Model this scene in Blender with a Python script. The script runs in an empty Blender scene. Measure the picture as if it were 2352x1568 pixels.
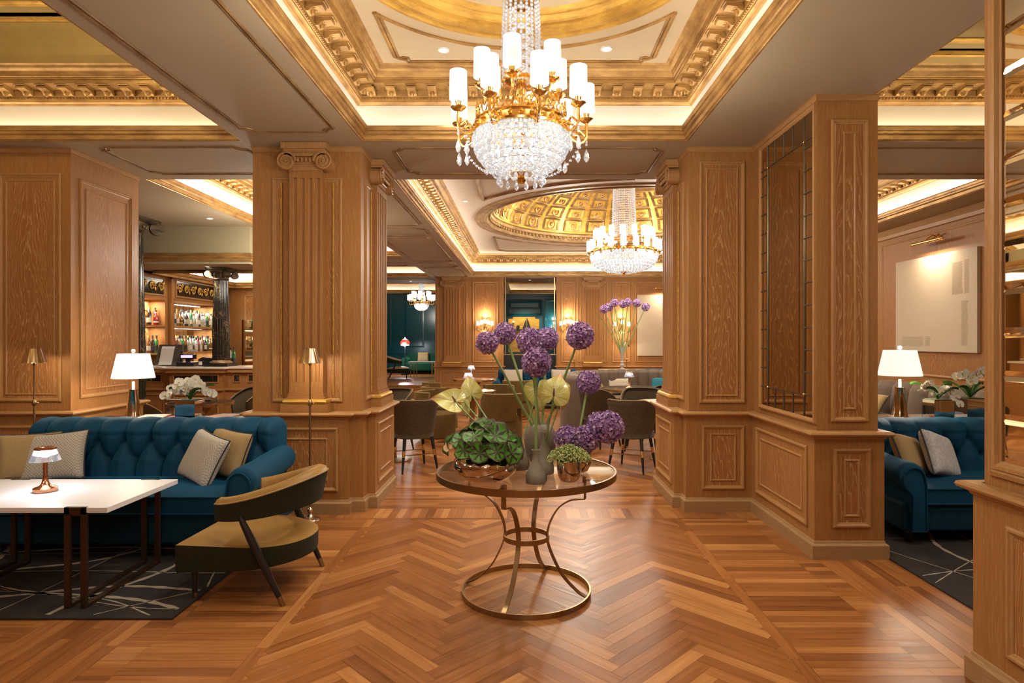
import bpy, bmesh, math, random
from math import sin, cos, pi, sqrt, radians as R
from mathutils import Vector, Matrix

SC = bpy.context.scene
COL = SC.collection
rnd = random.Random(11)
F, CX, HY, EYE = 1416.0, 1205.0, 780.0, 1.55     # focal length in pixels, vanishing point, eye height


def P(px, py, Y):
    """a point of the room: sight line of the surveyed photo pixel met at depth Y"""
    return ((px - CX) / F * Y, Y, EYE - (py - HY) / F * Y)


def X(px, Y):
    return (px - CX) / F * Y


# ------------------------------------------------------------------ mesh builder
class MB:
    def __init__(s):
        s.v, s.f, s.m, s.s = [], [], [], []
        s.uv = []          # optional, per face list of uv
        s.col = []         # optional, per face colour
        s.has_uv = False

    def add(s, verts, faces, mi=0, smooth=False, M=None, uvs=None, col=None):
        o = len(s.v)
        if M is not None:
            verts = [tuple(M @ Vector(v)) for v in verts]
        s.v.extend([tuple(v) for v in verts])
        for k, f in enumerate(faces):
            s.f.append(tuple(i + o for i in f))
            s.m.append(mi)
            s.s.append(smooth)
            s.uv.append(uvs[k] if uvs else None)
            s.col.append(col)
        if uvs:
            s.has_uv = True
        return s

    def box(s, x0, x1, y0, y1, z0, z1, mi=0, M=None, col=None):
        v = [(x0, y0, z0), (x1, y0, z0), (x1, y1, z0), (x0, y1, z0), (x0, y0, z1), (x1, y0, z1), (x1, y1, z1), (x0, y1, z1)]
        f = [(0, 3, 2, 1), (4, 5, 6, 7), (0, 1, 5, 4), (1, 2, 6, 5), (2, 3, 7, 6), (3, 0, 4, 7)]
        return s.add(v, f, mi, False, M, col=col)

    def quad(s, a, b, c, d, mi=0, M=None):
        return s.add([a, b, c, d], [(0, 1, 2, 3)], mi, False, M)

    def lathe(s, prof, seg=32, mi=0, M=None, smooth=True, a0=0.0, a1=2 * pi, wob=None, col=None):
        full = abs(a1 - a0 - 2 * pi) < 1e-6
        n = seg if full else seg + 1
        v, f = [], []
        for r, z in prof:
            for k in range(n):
                a = a0 + (a1 - a0) * k / seg
                rr = r * (wob(a, z) if wob else 1)
                v.append((rr * cos(a), rr * sin(a), z))
        for i in range(len(prof) - 1):
            for k in range(seg):
                k2 = (k + 1) % n if full else k + 1
                f.append((i * n + k, i * n + k2, (i + 1) * n + k2, (i + 1) * n + k))
        return s.add(v, f, mi, smooth, M, col=col)

    def tube(s, pts, r, seg=8, mi=0, M=None, cap=True, closed=False, smooth=True, col=None):
        pts = [Vector(p) for p in pts]
        n = len(pts)
        rs = r if isinstance(r, (list, tuple)) else [r] * n
        v, f = [], []
        up = None
        for i, p in enumerate(pts):
            if closed:
                t = pts[(i + 1) % n] - pts[i - 1]
            else:
                t = pts[min(i + 1, n - 1)] - pts[max(i - 1, 0)]
            if t.length < 1e-9:
                t = Vector((0, 0, 1))
            t.normalize()
            if up is None:
                up = Vector((0, 0, 1)) if abs(t.z) < 0.9 else Vector((1, 0, 0))
            a = up - t * up.dot(t)
            if a.length < 1e-6:
                a = t.orthogonal()
            a.normalize()
            up = a
            b = t.cross(a)
            for k in range(seg):
                w = 2 * pi * k / seg
                v.append(tuple(p + (a * cos(w) + b * sin(w)) * rs[i]))
        for i in range(n if closed else n - 1):
            j = (i + 1) % n
            for k in range(seg):
                k2 = (k + 1) % seg
                f.append((i * seg + k, i * seg + k2, j * seg + k2, j * seg + k))
        if cap and not closed:
            f.append(tuple(range(seg))[::-1])
            f.append(tuple((n - 1) * seg + k for k in range(seg)))
        return s.add(v, f, mi, smooth, M, col=col)

    def ball(s, c, r, seg=8, rings=5, mi=0, sx=1, sy=1, sz=1, M=None, smooth=True, col=None):
        v, f = [], []
        v.append((c[0], c[1], c[2] + r * sz))
        for i in range(1, rings):
            a = pi * i / rings
            for k in range(seg):
                w = 2 * pi * k / seg
                v.append((c[0] + r * sx * sin(a) * cos(w), c[1] + r * sy * sin(a) * sin(w), c[2] + r * sz * cos(a)))
        v.append((c[0], c[1], c[2] - r * sz))
        for k in range(seg):
            f.append((0, 1 + k, 1 + (k + 1) % seg))
        for i in range(rings - 2):
            for k in range(seg):
                a, b = 1 + i * seg + k, 1 + i * seg + (k + 1) % seg
                f.append((a, a + seg, b + seg, b))
        l = len(v) - 1
        o = 1 + (rings - 2) * seg
        for k in range(seg):
            f.append((o + k, l, o + (k + 1) % seg))
        return s.add(v, f, mi, smooth, M, col=col)

    def prism(s, poly, z0, z1, mi=0, M=None, smooth=False):
        """polygon in xy pulled up in z"""
        n = len(poly)
        v = [(p[0], p[1], z0) for p in poly] + [(p[0], p[1], z1) for p in poly]
        f = [tuple(range(n))[::-1], tuple(range(n, 2 * n))]
        s.add(v, f, mi, False, M)
        return s.add(v, [(k, (k + 1) % n, n + (k + 1) % n, n + k) for k in range(n)], mi, smooth, M)

    def ring(s, x0, x1, y0, y1, prof, mi=0, M=None, smooth=False):
        """profile [(inset, z)] run round a rectangle with mitred corners"""
        v, f = [], []
        for p, z in prof:
            v += [(x0 + p, y0 + p, z), (x1 - p, y0 + p, z), (x1 - p, y1 - p, z), (x0 + p, y1 - p, z)]
        for i in range(len(prof) - 1):
            for k in range(4):
                k2 = (k + 1) % 4
                f.append((i * 4 + k, i * 4 + k2, i * 4 + 4 + k2, i * 4 + 4 + k))
        return s.add(v, f, mi, smooth, M)

    def frame(s, u0, u1, v0, v1, prof, mi=0, M=None):
        """profile [(inset, height)] round an upright rectangle; the height comes out towards -y"""
        vv, f = [], []
        for p, h in prof:
            vv += [(u0 + p, -h, v0 + p), (u1 - p, -h, v0 + p), (u1 - p, -h, v1 - p), (u0 + p, -h, v1 - p)]
        for i in range(len(prof) - 1):
            for k in range(4):
                k2 = (k + 1) % 4
                f.append((i * 4 + k, i * 4 + k2, i * 4 + 4 + k2, i * 4 + 4 + k))
        return s.add(vv, f, mi, False, M)

    def grid(s, fn, nu, nv, mi=0, smooth=True, cu=False, cv=False, M=None, uv=False):
        v, f, uvs = [], [], []
        for i in range(nu if cu else nu + 1):
            for j in range(nv if cv else nv + 1):
                v.append(fn(i / nu, j / nv))
        w = nv if cv else nv + 1
        h = nu if cu else nu + 1
        for i in range(nu):
            for j in range(nv):
                i2, j2 = (i + 1) % h, (j + 1) % w
                f.append((i * w + j, i2 * w + j, i2 * w + j2, i * w + j2))
                if uv:
                    uvs.append([(i / nu, j / nv), ((i + 1) / nu, j / nv), ((i + 1) / nu, (j + 1) / nv), (i / nu, (j + 1) / nv)])
        return s.add(v, f, mi, smooth, M, uvs=uvs if uv else None)

    def mesh(s, name, mats, fix=True, angle=38):
        me = bpy.data.meshes.new(name)
        me.from_pydata(s.v, [], s.f)
        for m in mats:
            me.materials.append(m)
        me.polygons.foreach_set('material_index', s.m)
        me.polygons.foreach_set('use_smooth', s.s)
        if s.has_uv:
            l = me.uv_layers.new(name='UVMap')
            flat = []
            for f, u in zip(s.f, s.uv):
                for k in range(len(f)):
                    flat += list(u[k]) if u else [0.0, 0.0]
            l.data.foreach_set('uv', flat)
        if any(c is not None for c in s.col):
            a = me.attributes.new('tone', 'FLOAT_COLOR', 'FACE')
            flat = []
            for c in s.col:
                flat += list(c) if c else [0.5, 0.5, 0.5, 1]
            a.data.foreach_set('color', flat)
        if fix:
            b = bmesh.new()
            b.from_mesh(me)
            bmesh.ops.recalc_face_normals(b, faces=b.faces)
            b.to_mesh(me)
            b.free()
        if any(s.s):
            me.set_sharp_from_angle(angle=R(angle))
        me.update()
        return me

    def obj(s, name, mats, parent=None, loc=(0, 0, 0), rot=(0, 0, 0), bevel=0, sub=0, fix=True, angle=38, weld=False):
        if not isinstance(mats, (list, tuple)):
            mats = [mats]
        o = bpy.data.objects.new(name, s.mesh(name, mats, fix, angle))
        COL.objects.link(o)
        o.location = loc
        o.rotation_euler = rot
        o.parent = parent
        if weld:
            w = o.modifiers.new('weld', 'WELD')
            w.merge_threshold = 0.0004
        if bevel:
            b = o.modifiers.new('bevel', 'BEVEL')
            b.width = bevel
            b.segments = 2
            b.limit_method = 'ANGLE'
        if sub:
            m = o.modifiers.new('sub', 'SUBSURF')
            m.levels = m.render_levels = sub
        return o


def thing(name, label, cat, loc=(0, 0, 0), rz=0.0, group=None):
    o = bpy.data.objects.new(name, None)
    o.empty_display_size = 0.05
    COL.objects.link(o)
    o.location = loc
    o.rotation_euler = (0, 0, rz)
    return tag(o, label, cat, group)


def tag(o, label, cat, group=None):
    o['label'] = label
    o['category'] = cat
    if group:
        o['group'] = group
    return o


def struct(o):
    o['kind'] = 'structure'
    return o


def kids(o):
    return [c for c in bpy.data.objects if c.parent == o]


def dup(root, loc, rz, label, group=None, scale=None):
    def cp(o, par):
        c = o.copy()
        COL.objects.link(c)
        if par is not None:
            c.parent = par
        for ch in children.get(o.name, []):
            cp(ch, c)
        return c
    children = {}
    for o in bpy.data.objects:
        if o.parent:
            children.setdefault(o.parent.name, []).append(o)
    r = cp(root, None)
    r.location = loc
    r.rotation_euler = (0, 0, rz)
    if scale:
        r.scale = (scale, scale, scale)
    r['label'] = label
    if group:
        r['group'] = group
    return r


def rotz(a):
    return Matrix.Rotation(a, 4, 'Z')


def T(x, y, z):
    return Matrix.Translation((x, y, z))


def align(d):
    """matrix that turns +z to d"""
    return Vector((0, 0, 1)).rotation_difference(Vector(d).normalized()).to_matrix().to_4x4()


def spline(pts, n=8):
    """Catmull-Rom through pts"""
    pts = [Vector(p) for p in pts]
    q = [pts[0] * 2 - pts[1]] + pts + [pts[-1] * 2 - pts[-2]]
    out = []
    for i in range(1, len(q) - 2):
        for k in range(n):
            t = k / n
            a, b, c, d = q[i - 1], q[i], q[i + 1], q[i + 2]
            out.append(0.5 * ((2 * b) + (c - a) * t + (2 * a - 5 * b + 4 * c - d) * t * t + (3 * b - a - 3 * c + d) * t ** 3))
    out.append(pts[-1])
    return out


# ------------------------------------------------------------------ materials
class NT:
    def __init__(s, name):
        s.mat = bpy.data.materials.new(name)
        s.mat.use_nodes = True
        s.t = s.mat.node_tree
        s.b = s.t.nodes['Principled BSDF']
        s.out = s.t.nodes['Material Output']

    def n(s, kind, **kw):
        nd = s.t.nodes.new('ShaderNode' + kind)
        for k, v in kw.items():
            if k in nd.inputs.keys() if isinstance(k, str) else False:
                s.set(nd.inputs[k], v)
            elif hasattr(nd, k):
                setattr(nd, k, v)
        return nd

    def set(s, sock, v):
        if isinstance(v, bpy.types.NodeSocket):
            s.t.links.new(v, sock)
        else:
            sock.default_value = v

    def math(s, op, a, b=None, clamp=False):
        nd = s.t.nodes.new('ShaderNodeMath')
        nd.operation = op
        nd.use_clamp = clamp
        s.set(nd.inputs[0], a)
        if b is not None:
            s.set(nd.inputs[1], b)
        return nd.outputs[0]

    def mix(s, f, a, b, blend='MIX'):
        nd = s.t.nodes.new('ShaderNodeMix')
        nd.data_type = 'RGBA'
        nd.blend_type = blend
        s.set(nd.inputs[0], f)
        for sock, v in ((nd.inputs[6], a), (nd.inputs[7], b)):
            if not isinstance(v, bpy.types.NodeSocket) and len(v) == 3:
                v = (*v, 1)
            s.set(sock, v)
        return nd.outputs[2]

    def ramp(s, f, stops):
        nd = s.t.nodes.new('ShaderNodeValToRGB')
        e = nd.color_ramp.elements
        e[0].position, e[1].position = stops[0][0], stops[-1][0]
        for p, c in stops[1:-1]:
            e.new(p)
        for k, (p, c) in enumerate(stops):
            e[k].position = p
            e[k].color = (*c, 1) if not isinstance(c, (int, float)) else (c, c, c, 1)
        s.set(nd.inputs[0], f)
        return nd.outputs[0]

    def coord(s, kind='Object', scale=(1, 1, 1), rot=(0, 0, 0), loc=(0, 0, 0)):
        tc = s.t.nodes.new('ShaderNodeTexCoord')
        mp = s.t.nodes.new('ShaderNodeMapping')
        mp.inputs['Scale'].default_value = scale
        mp.inputs['Rotation'].default_value = rot
        mp.inputs['Location'].default_value = loc
        s.t.links.new(tc.outputs[kind], mp.inputs['Vector'])
        return mp.outputs[0]

    def noise(s, vec, scale=1.0, detail=3.0, rough=0.55, dist=0.0):
        nd = s.t.nodes.new('ShaderNodeTexNoise')
        s.t.links.new(vec, nd.inputs['Vector'])
        nd.inputs['Scale'].default_value = scale
        nd.inputs['Detail'].default_value = detail
        nd.inputs['Roughness'].default_value = rough
        nd.inputs['Distortion'].default_value = dist
        return nd.outputs[0]

    def bump(s, h, strength=0.3, dist=0.005):
        nd = s.t.nodes.new('ShaderNodeBump')
        nd.inputs['Strength'].default_value = strength
        nd.inputs['Distance'].default_value = dist
        s.t.links.new(h, nd.inputs['Height'])
        s.t.links.new(nd.outputs[0], s.b.inputs['Normal'])

    def P(s, **kw):
        for k, v in kw.items():
            k = {'col': 'Base Color', 'rough': 'Roughness', 'metal': 'Metallic', 'emis': 'Emission Color', 'estr': 'Emission Strength',
                 'trans': 'Transmission Weight', 'ior': 'IOR', 'coat': 'Coat Weight', 'sheen': 'Sheen Weight', 'sheenr': 'Sheen Roughness',
                 'sheent': 'Sheen Tint', 'spec': 'Specular IOR Level', 'alpha': 'Alpha', 'sss': 'Subsurface Weight', 'coatr': 'Coat Roughness'}[k]
            if isinstance(v, tuple) and len(v) == 3:
                v = (*v, 1)
            s.set(s.b.inputs[k], v)
        return s


def plain(name, col, rough=0.5, metal=0.0, var=0.0, vscale=30, bump=0.0, bscale=200, **kw):
    n = NT(name)
    c = (*col, 1)
    if var:
        f = n.noise(n.coord(), vscale, 4)
        c = n.mix(f, tuple(x * (1 - var) for x in col), tuple(min(1, x * (1 + var)) for x in col))
    n.P(col=c, rough=rough, metal=metal, **kw)
    if bump:
        n.bump(n.noise(n.coord(), bscale, 3), bump, 0.002)
    return n.mat


def glow(name, col, strength):
    n = NT(name)
    n.P(col=(0.6, 0.58, 0.54), rough=0.8, emis=(*col, 1), estr=strength)
    n.mat.cycles.emission_sampling = 'NONE'
    return n.mat


def wood(name, dark, mid, pale, kind='v', rough=0.45, pores=0.32):
    """limed oak: kind v / h is the way the grain runs, c has the arched figure of a flat-sawn board"""
    n = NT(name)
    s = {'v': (38, 38, 1.3), 'h': (1.3, 1.3, 38), 'c': (30, 30, 1.2)}[kind]
    g = n.noise(n.coord(scale=s), 1.0, 4, 0.6, 0.3)
    big = n.noise(n.coord(scale=tuple(x * 0.12 for x in s)), 1.0, 2)
    base = n.mix(n.math('ADD', n.math('MULTIPLY', g, 0.7), n.math('MULTIPLY', big, 0.4), True), dark, mid)
    p = n.noise(n.coord(scale=tuple(x * (7 if x > 5 else 9) for x in s)), 1.0, 2, 0.5)
    pf = n.ramp(p, [(0.5, 0.0), (0.72, 1.0)])
    col = n.mix(n.math('MULTIPLY', pf, pores), base, pale)
    h = p
    if kind == 'c':
        tc = n.t.nodes.new('ShaderNodeTexCoord')
        sp = n.t.nodes.new('ShaderNodeSeparateXYZ')
        n.t.links.new(tc.outputs['Object'], sp.inputs[0])
        wob = n.noise(n.coord(scale=(8, 8, 1.4)), 1.0, 4, 0.6)
        wob2 = n.noise(n.coord(scale=(1.0, 1.0, 0.9), loc=(3, 5, 2)), 1.0, 1, 0.5)
        u = n.math('ADD', n.math('ADD', sp.outputs[0], sp.outputs[1]), n.math('MULTIPLY', n.math('SUBTRACT', wob2, 0.5), 0.22))
        para = n.math('MULTIPLY', n.math('POWER', n.math('ABSOLUTE', u), 1.5), 62.0)
        f = n.math('ADD', n.math('ADD', para, n.math('MULTIPLY', sp.outputs[2], 2.5)), n.math('MULTIPLY', wob, 4.6))
        fr = n.math('FRACT', n.math('MULTIPLY', f, 1.5))
        ln = n.ramp(fr, [(0.0, 1.0), (0.10, 0.25), (0.30, 0.0), (0.93, 0.0), (1.0, 1.0)])
        col = n.mix(n.math('MULTIPLY', ln, 0.8), col, pale)
        h = n.math('ADD', n.math('MULTIPLY', ln, 0.5), p)
    n.P(col=col, rough=rough, spec=0.2)
    n.bump(h, 0.12, 0.002)
    return n.mat


WD, WM, WP = (0.24, 0.098, 0.026), (0.41, 0.192, 0.057), (0.58, 0.35, 0.16)
M = {}
M['oak_v'] = wood('limed oak upright', WD, WM, WP, 'v')
M['oak_h'] = wood('limed oak level', WD, WM, WP, 'h')
M['oak_c'] = wood('limed oak figured', (0.235, 0.088, 0.024), (0.385, 0.162, 0.047), (0.60, 0.36, 0.16), 'c')
M['oak_m'] = wood('limed oak moulding', (0.31, 0.15, 0.05), (0.45, 0.235, 0.085), (0.62, 0.41, 0.21), 'v', 0.38, 0.35)
M['oak_mh'] = wood('limed oak moulding level', (0.31, 0.15, 0.05), (0.45, 0.235, 0.085), (0.62, 0.41, 0.21), 'h', 0.38, 0.35)
M['oak_base'] = wood('limed oak skirting', (0.27, 0.15, 0.06), (0.38, 0.225, 0.10), (0.52, 0.36, 0.2), 'h', 0.45, 0.4)


def goldleaf(name, col, dark, rough=0.42, metal=0.4):
    n = NT(name)
    f = n.noise(n.coord(scale=(2.2, 2.2, 9)), 2.0, 5, 0.65)
    f2 = n.noise(n.coord(), 60, 3, 0.6)
    c = n.mix(n.ramp(f, [(0.35, 0.0), (0.62, 1.0)]), dark, col)
    n.P(col=c, rough=n.ramp(f2, [(0.3, rough - 0.08), (0.7, rough + 0.15)]), metal=metal)
    n.bump(f2, 0.12, 0.002)
    return n.mat


M['gold'] = goldleaf('gold leaf', (0.53, 0.315, 0.10), (0.29, 0.15, 0.047))
M['gold_bright'] = goldleaf('bright gold leaf', (0.74, 0.45, 0.085), (0.46, 0.25, 0.045), 0.40, 0.45)
M['gold_dull'] = goldleaf('bronzed moulding', (0.40, 0.25, 0.11), (0.20, 0.115, 0.05), 0.45, 0.5)
M['ormolu'] = plain('gilt bronze', (0.83, 0.52, 0.16), 0.22, 1.0, 0.15, 90)
M['brass_old'] = plain('antique brass', (0.34, 0.235, 0.12), 0.33, 1.0, 0.12, 60)
M['brass'] = plain('brass', (0.75, 0.52, 0.24), 0.25, 1.0)
M['nickel'] = plain('polished nickel', (0.74, 0.68, 0.58), 0.09, 1.0)
M['mercury'] = plain('mercury glass', (0.66, 0.55, 0.36), 0.12, 1.0, 0.25, 60, 0.15, 90)
M['copper'] = plain('polished copper', (0.80, 0.42, 0.26), 0.16, 1.0)
M['rosemirror'] = plain('rose metal glaze', (0.60, 0.53, 0.50), 0.05, 1.0)
M['bronze_dark'] = plain('dark bronze metal', (0.075, 0.042, 0.024), 0.38, 0.7)
M['taupe'] = plain('taupe ceiling paint', (0.41, 0.328, 0.212), 0.75, 0, 0.05, 3, 0.05, 300)
M['cream'] = plain('cream paint', (0.80, 0.74, 0.63), 0.75, 0, 0.03, 4)
M['ivory'] = plain('glazed ivory ceiling', (0.54, 0.42, 0.26), 0.6, 0, 0.10, 6)
M['goldwash'] = plain('gold washed plaster', (0.40, 0.285, 0.09), 0.5, 0.25, 0.25, 5)
M['pearl'] = plain('pearl ceiling plaster', (0.66, 0.56, 0.46), 0.6, 0, 0.08, 9)
M['black'] = plain('black lacquer', (0.012, 0.011, 0.012), 0.3)
M['blackseat'] = plain('black velvet', (0.012, 0.012, 0.018), 0.8, sheen=0.3)
M['white'] = plain('white lacquer', (0.80, 0.79, 0.81), 0.45)
M['paper'] = plain('paper', (0.75, 0.72, 0.68), 0.6)
M['shade'] = glow('lit lampshade', (1.0, 0.95, 0.88), 0.42)
M['shade_far'] = glow('lit small shade', (1.0, 0.94, 0.84), 1.0)
M['shade_table'] = glow('lit linen shade', (1.0, 0.93, 0.82), 0.5)
M['bulb'] = glow('bulb', (1.0, 0.92, 0.82), 14.0)
M['lamp_white'] = glow('downlight lens', (1.0, 0.95, 0.88), 6.0)
M['acrylic'] = NT('lit clear acrylic').P(col=(0.96, 0.96, 1.0), rough=0.05, trans=0.9, ior=1.3, emis=(0.93, 0.93, 1.0, 1), estr=0.08).mat
M['acrylic'].cycles.emission_sampling = 'NONE'


def velvet(name, col, light, rough=0.75, sheen=0.6):
    n = NT(name)
    f = n.noise(n.coord(), 9, 3, 0.5)
    lw = n.t.nodes.new('ShaderNodeLayerWeight')
    lw.inputs[0].default_value = 0.35
    n.P(col=n.mix(f, tuple(x * 0.8 for x in col), tuple(x * 1.2 for x in col)), rough=rough, sheen=sheen, sheenr=0.45, sheent=(*light, 1), spec=0.25)
    n.bump(n.noise(n.coord(), 500, 2), 0.06, 0.001)
    return n.mat


M['teal_velvet'] = velvet('teal velvet', (0.001, 0.048, 0.105), (0.01, 0.26, 0.50), 0.75, 0.3)
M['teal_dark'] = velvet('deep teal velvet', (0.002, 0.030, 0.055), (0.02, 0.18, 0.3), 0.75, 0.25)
M['mustard'] = velvet('mustard satin', (0.30, 0.165, 0.04), (0.8, 0.55, 0.2), 0.42, 0.25)
M['mustard_dim'] = velvet('mustard velvet', (0.13, 0.078, 0.02), (0.5, 0.32, 0.1), 0.7, 0.3)
M['taupe_velvet'] = velvet('taupe velvet', (0.125, 0.086, 0.06), (0.7, 0.6, 0.5), 0.6, 0.35)
M['green_velvet'] = velvet('green velvet', (0.004, 0.06, 0.03), (0.05, 0.4, 0.2))


def ribbed(name, c1, c2, freq):
    n = NT(name)
    tc = n.t.nodes.new('ShaderNodeTexCoord')
    sp = n.t.nodes.new('ShaderNodeSeparateXYZ')
    n.t.links.new(tc.outputs['UV'], sp.inputs[0])
    w = n.math('SINE', n.math('MULTIPLY', sp.outputs[0], freq * 2 * pi))
    f = n.math('ADD', n.math('MULTIPLY', w, 0.5), 0.5)
    n.P(col=n.mix(f, c1, c2), rough=0.75, sheen=0.04, spec=0.15)
    n.bump(f, 0.5, 0.003)
    return n.mat


M['corduroy'] = ribbed('olive corduroy', (0.010, 0.011, 0.005), (0.040, 0.040, 0.018), 1.0)


def weave(name, c1, c2, scale, rough=0.85, dots=False):
    n = NT(name)
    v = n.coord(scale=(scale, scale, scale))
    if dots:
        ch = n.t.nodes.new('ShaderNodeTexChecker')
        n.t.links.new(v, ch.inputs[0])
        ch.inputs['Scale'].default_value = 1
        f = n.math('MULTIPLY', n.math('ADD', ch.outputs[1], n.noise(v, 1.3, 2)), 0.6)
    else:
        f = n.ramp(n.noise(v, 1, 3, 0.75), [(0.36, 0.0), (0.62, 1.0)])
    n.P(col=n.mix(f, c1, c2), rough=rough, spec=0.15, sheen=0.04)
    n.bump(f, 0.35, 0.002)
    return n.mat


M['tweed'] = weave('brown tweed', (0.030, 0.020, 0.010), (0.125, 0.088, 0.05), 160)
M['cushion_grey'] = weave('grey basket weave', (0.26, 0.22, 0.17), (0.62, 0.58, 0.50), 95, dots=True)
M['cushion_tan'] = weave('tan cloth', (0.36, 0.24, 0.11), (0.46, 0.33, 0.16), 220)
M['cushion_cream'] = weave('cream cloth', (0.50, 0.42, 0.31), (0.60, 0.52, 0.41), 220)
M['cushion_silver'] = weave('silver cloth', (0.42, 0.42, 0.44), (0.62, 0.62, 0.65), 60)
M['piping'] = plain('dark piping', (0.03, 0.03, 0.035), 0.7)
M['canvas'] = plain('linen canvas', (0.56, 0.46, 0.33), 0.8, 0, 0.04, 60, 0.1, 400)
M['canvas_print'] = plain('embossed print', (0.40, 0.31, 0.21), 0.8)
M['teal_wall'] = plain('teal lacquer panelling', (0.002, 0.056, 0.074), 0.28, 0, 0.1, 3)
M['mirror'] = plain('mirror', (0.80, 0.68, 0.48), 0.02, 1.0)
M['mirror_dark'] = plain('antiqued mirror', (0.56, 0.45, 0.28), 0.04, 1.0, 0.12, 30)
M['mirror_clear'] = plain('clear mirror', (0.80, 0.82, 0.84), 0.015, 1.0)
M['lead'] = plain('lead came', (0.16, 0.13, 0.09), 0.35, 0.8)


def marble():
    n = NT('black gold marble')
    v = n.coord(scale=(3, 3, 1.6))
    d = n.noise(v, 2.0, 5, 0.65, 1.2)
    ve = n.ramp(n.math('ABSOLUTE', n.math('SUBTRACT', d, 0.5)), [(0.0, 0.9), (0.010, 0.4), (0.03, 0.0)])
    cl = n.noise(n.coord(), 4, 3)
    n.P(col=n.mix(n.math('MULTIPLY', ve, n.ramp(cl, [(0.48, 0.0), (0.68, 1.0)])), n.mix(cl, (0.006, 0.006, 0.005), (0.03, 0.026, 0.02)), (0.42, 0.27, 0.10)), rough=0.12)
    return n.mat


M['marble'] = marble()
M['marble_white'] = plain('pale bar top', (0.72, 0.62, 0.50), 0.15)


def glass(name, col, rough=0.02, ior=1.45):
    return NT(name).P(col=(*col, 1), rough=rough, trans=1.0, ior=ior).mat


M['glass'] = glass('clear glass', (1, 1, 1))
M['crystal'] = NT('cut crystal').P(col=(0.97, 0.98, 1.0), rough=0.03, trans=0.85, ior=1.55, emis=(0.9, 0.95, 1.0, 1), estr=0.05).mat  # faint glow put into the crystal to brighten it
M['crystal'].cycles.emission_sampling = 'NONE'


def thinglass():
    """table top glass: a thin pane, mirror by Fresnel, clear otherwise"""
    n = NT('table glass')
    tr = n.t.nodes.new('ShaderNodeBsdfTransparent')
    tr.inputs[0].default_value = (0.93, 0.90, 0.86, 1)
    gl = n.t.nodes.new('ShaderNodeBsdfGlossy')
    gl.inputs['Roughness'].default_value = 0.02
    lw = n.t.nodes.new('ShaderNodeLayerWeight')
    lw.inputs[0].default_value = 0.5
    fr = n.t.nodes.new('ShaderNodeMath')
    fr.operation = 'MULTIPLY_ADD'
    fr.inputs[1].default_value = 0.9
    fr.inputs[2].default_value = 0.04
    n.t.links.new(n.math('POWER', lw.outputs[1], 4.0), fr.inputs[0])
    mx = n.t.nodes.new('ShaderNodeMixShader')
    n.t.links.new(fr.outputs[0], mx.inputs[0])
    n.t.links.new(tr.outputs[0], mx.inputs[1])
    n.t.links.new(gl.outputs[0], mx.inputs[2])
    n.t.links.new(mx.outputs[0], n.out.inputs[0])
    return n.mat


M['pane'] = thinglass()
M['vase_glass'] = NT('vase glass').P(col=(0.85, 0.84, 0.80), rough=0.06, trans=0.55, ior=1.4).mat


def parquet(name, c_dark, c_mid, c_light):
    n = NT(name)
    at = n.t.nodes.new('ShaderNodeAttribute')
    at.attribute_name = 'tone'
    sp = n.t.nodes.new('ShaderNodeSeparateColor')
    n.t.links.new(at.outputs['Color'], sp.inputs[0])
    tc = n.t.nodes.new('ShaderNodeTexCoord')
    mp = n.t.nodes.new('ShaderNodeMapping')
    n.t.links.new(tc.outputs['UV'], mp.inputs[0])
    mp.inputs['Scale'].default_value = (2.2, 42, 1)
    cx = n.t.nodes.new('ShaderNodeCombineXYZ')
    n.set(cx.inputs[0], n.math('MULTIPLY', sp.outputs[1], 90.0))
    n.set(cx.inputs[1], n.math('MULTIPLY', sp.outputs[2], 90.0))
    n.t.links.new(cx.outputs[0], mp.inputs['Location'])
    g = n.noise(mp.outputs[0], 1.0, 5, 0.62, 0.5)
    mp2 = n.t.nodes.new('ShaderNodeMapping')
    n.t.links.new(mp.outputs[0], mp2.inputs[0])
    mp2.inputs['Scale'].default_value = (2.6, 4.5, 1)
    g2 = n.noise(mp2.outputs[0], 1.0, 2, 0.5)
    tone = n.math('ADD', n.math('MULTIPLY', sp.outputs[0], 0.62), n.math('MULTIPLY', n.math('SUBTRACT', g, 0.3), 0.85))
    c = n.ramp(tone, [(0.0, c_dark), (0.5, c_mid), (1.0, c_light)])
    c = n.mix(n.ramp(g2, [(0.52, 0.0), (0.75, 0.28)]), c, tuple(x * 0.5 for x in c_mid))
    n.P(col=c, rough=n.ramp(g, [(0.3, 0.28), (0.7, 0.40)]), spec=0.33)
    n.bump(g2, 0.04, 0.001)
    return n.mat


M['parquet'] = parquet('teak parquet', (0.13, 0.038, 0.010), (0.33, 0.122, 0.032), (0.57, 0.27, 0.085))
M['gap'] = plain('parquet joint', (0.10, 0.045, 0.02), 0.6)


def rugmat():
    n = NT('charcoal rug')
    pile = n.noise(n.coord(), 260, 2)
    big = n.noise(n.coord(), 5, 4)
    n.P(col=n.mix(big, (0.022, 0.019, 0.020), (0.052, 0.045, 0.042)), rough=0.95, spec=0.1)
    n.bump(pile, 0.5, 0.003)
    return n.mat


M['rug'] = rugmat()
M['rug_line'] = plain('rug vein', (0.33, 0.28, 0.21), 0.95, 0, 0.15, 40, 0.5, 260)
M['soil'] = plain('moss', (0.05, 0.06, 0.02), 0.9)
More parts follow.
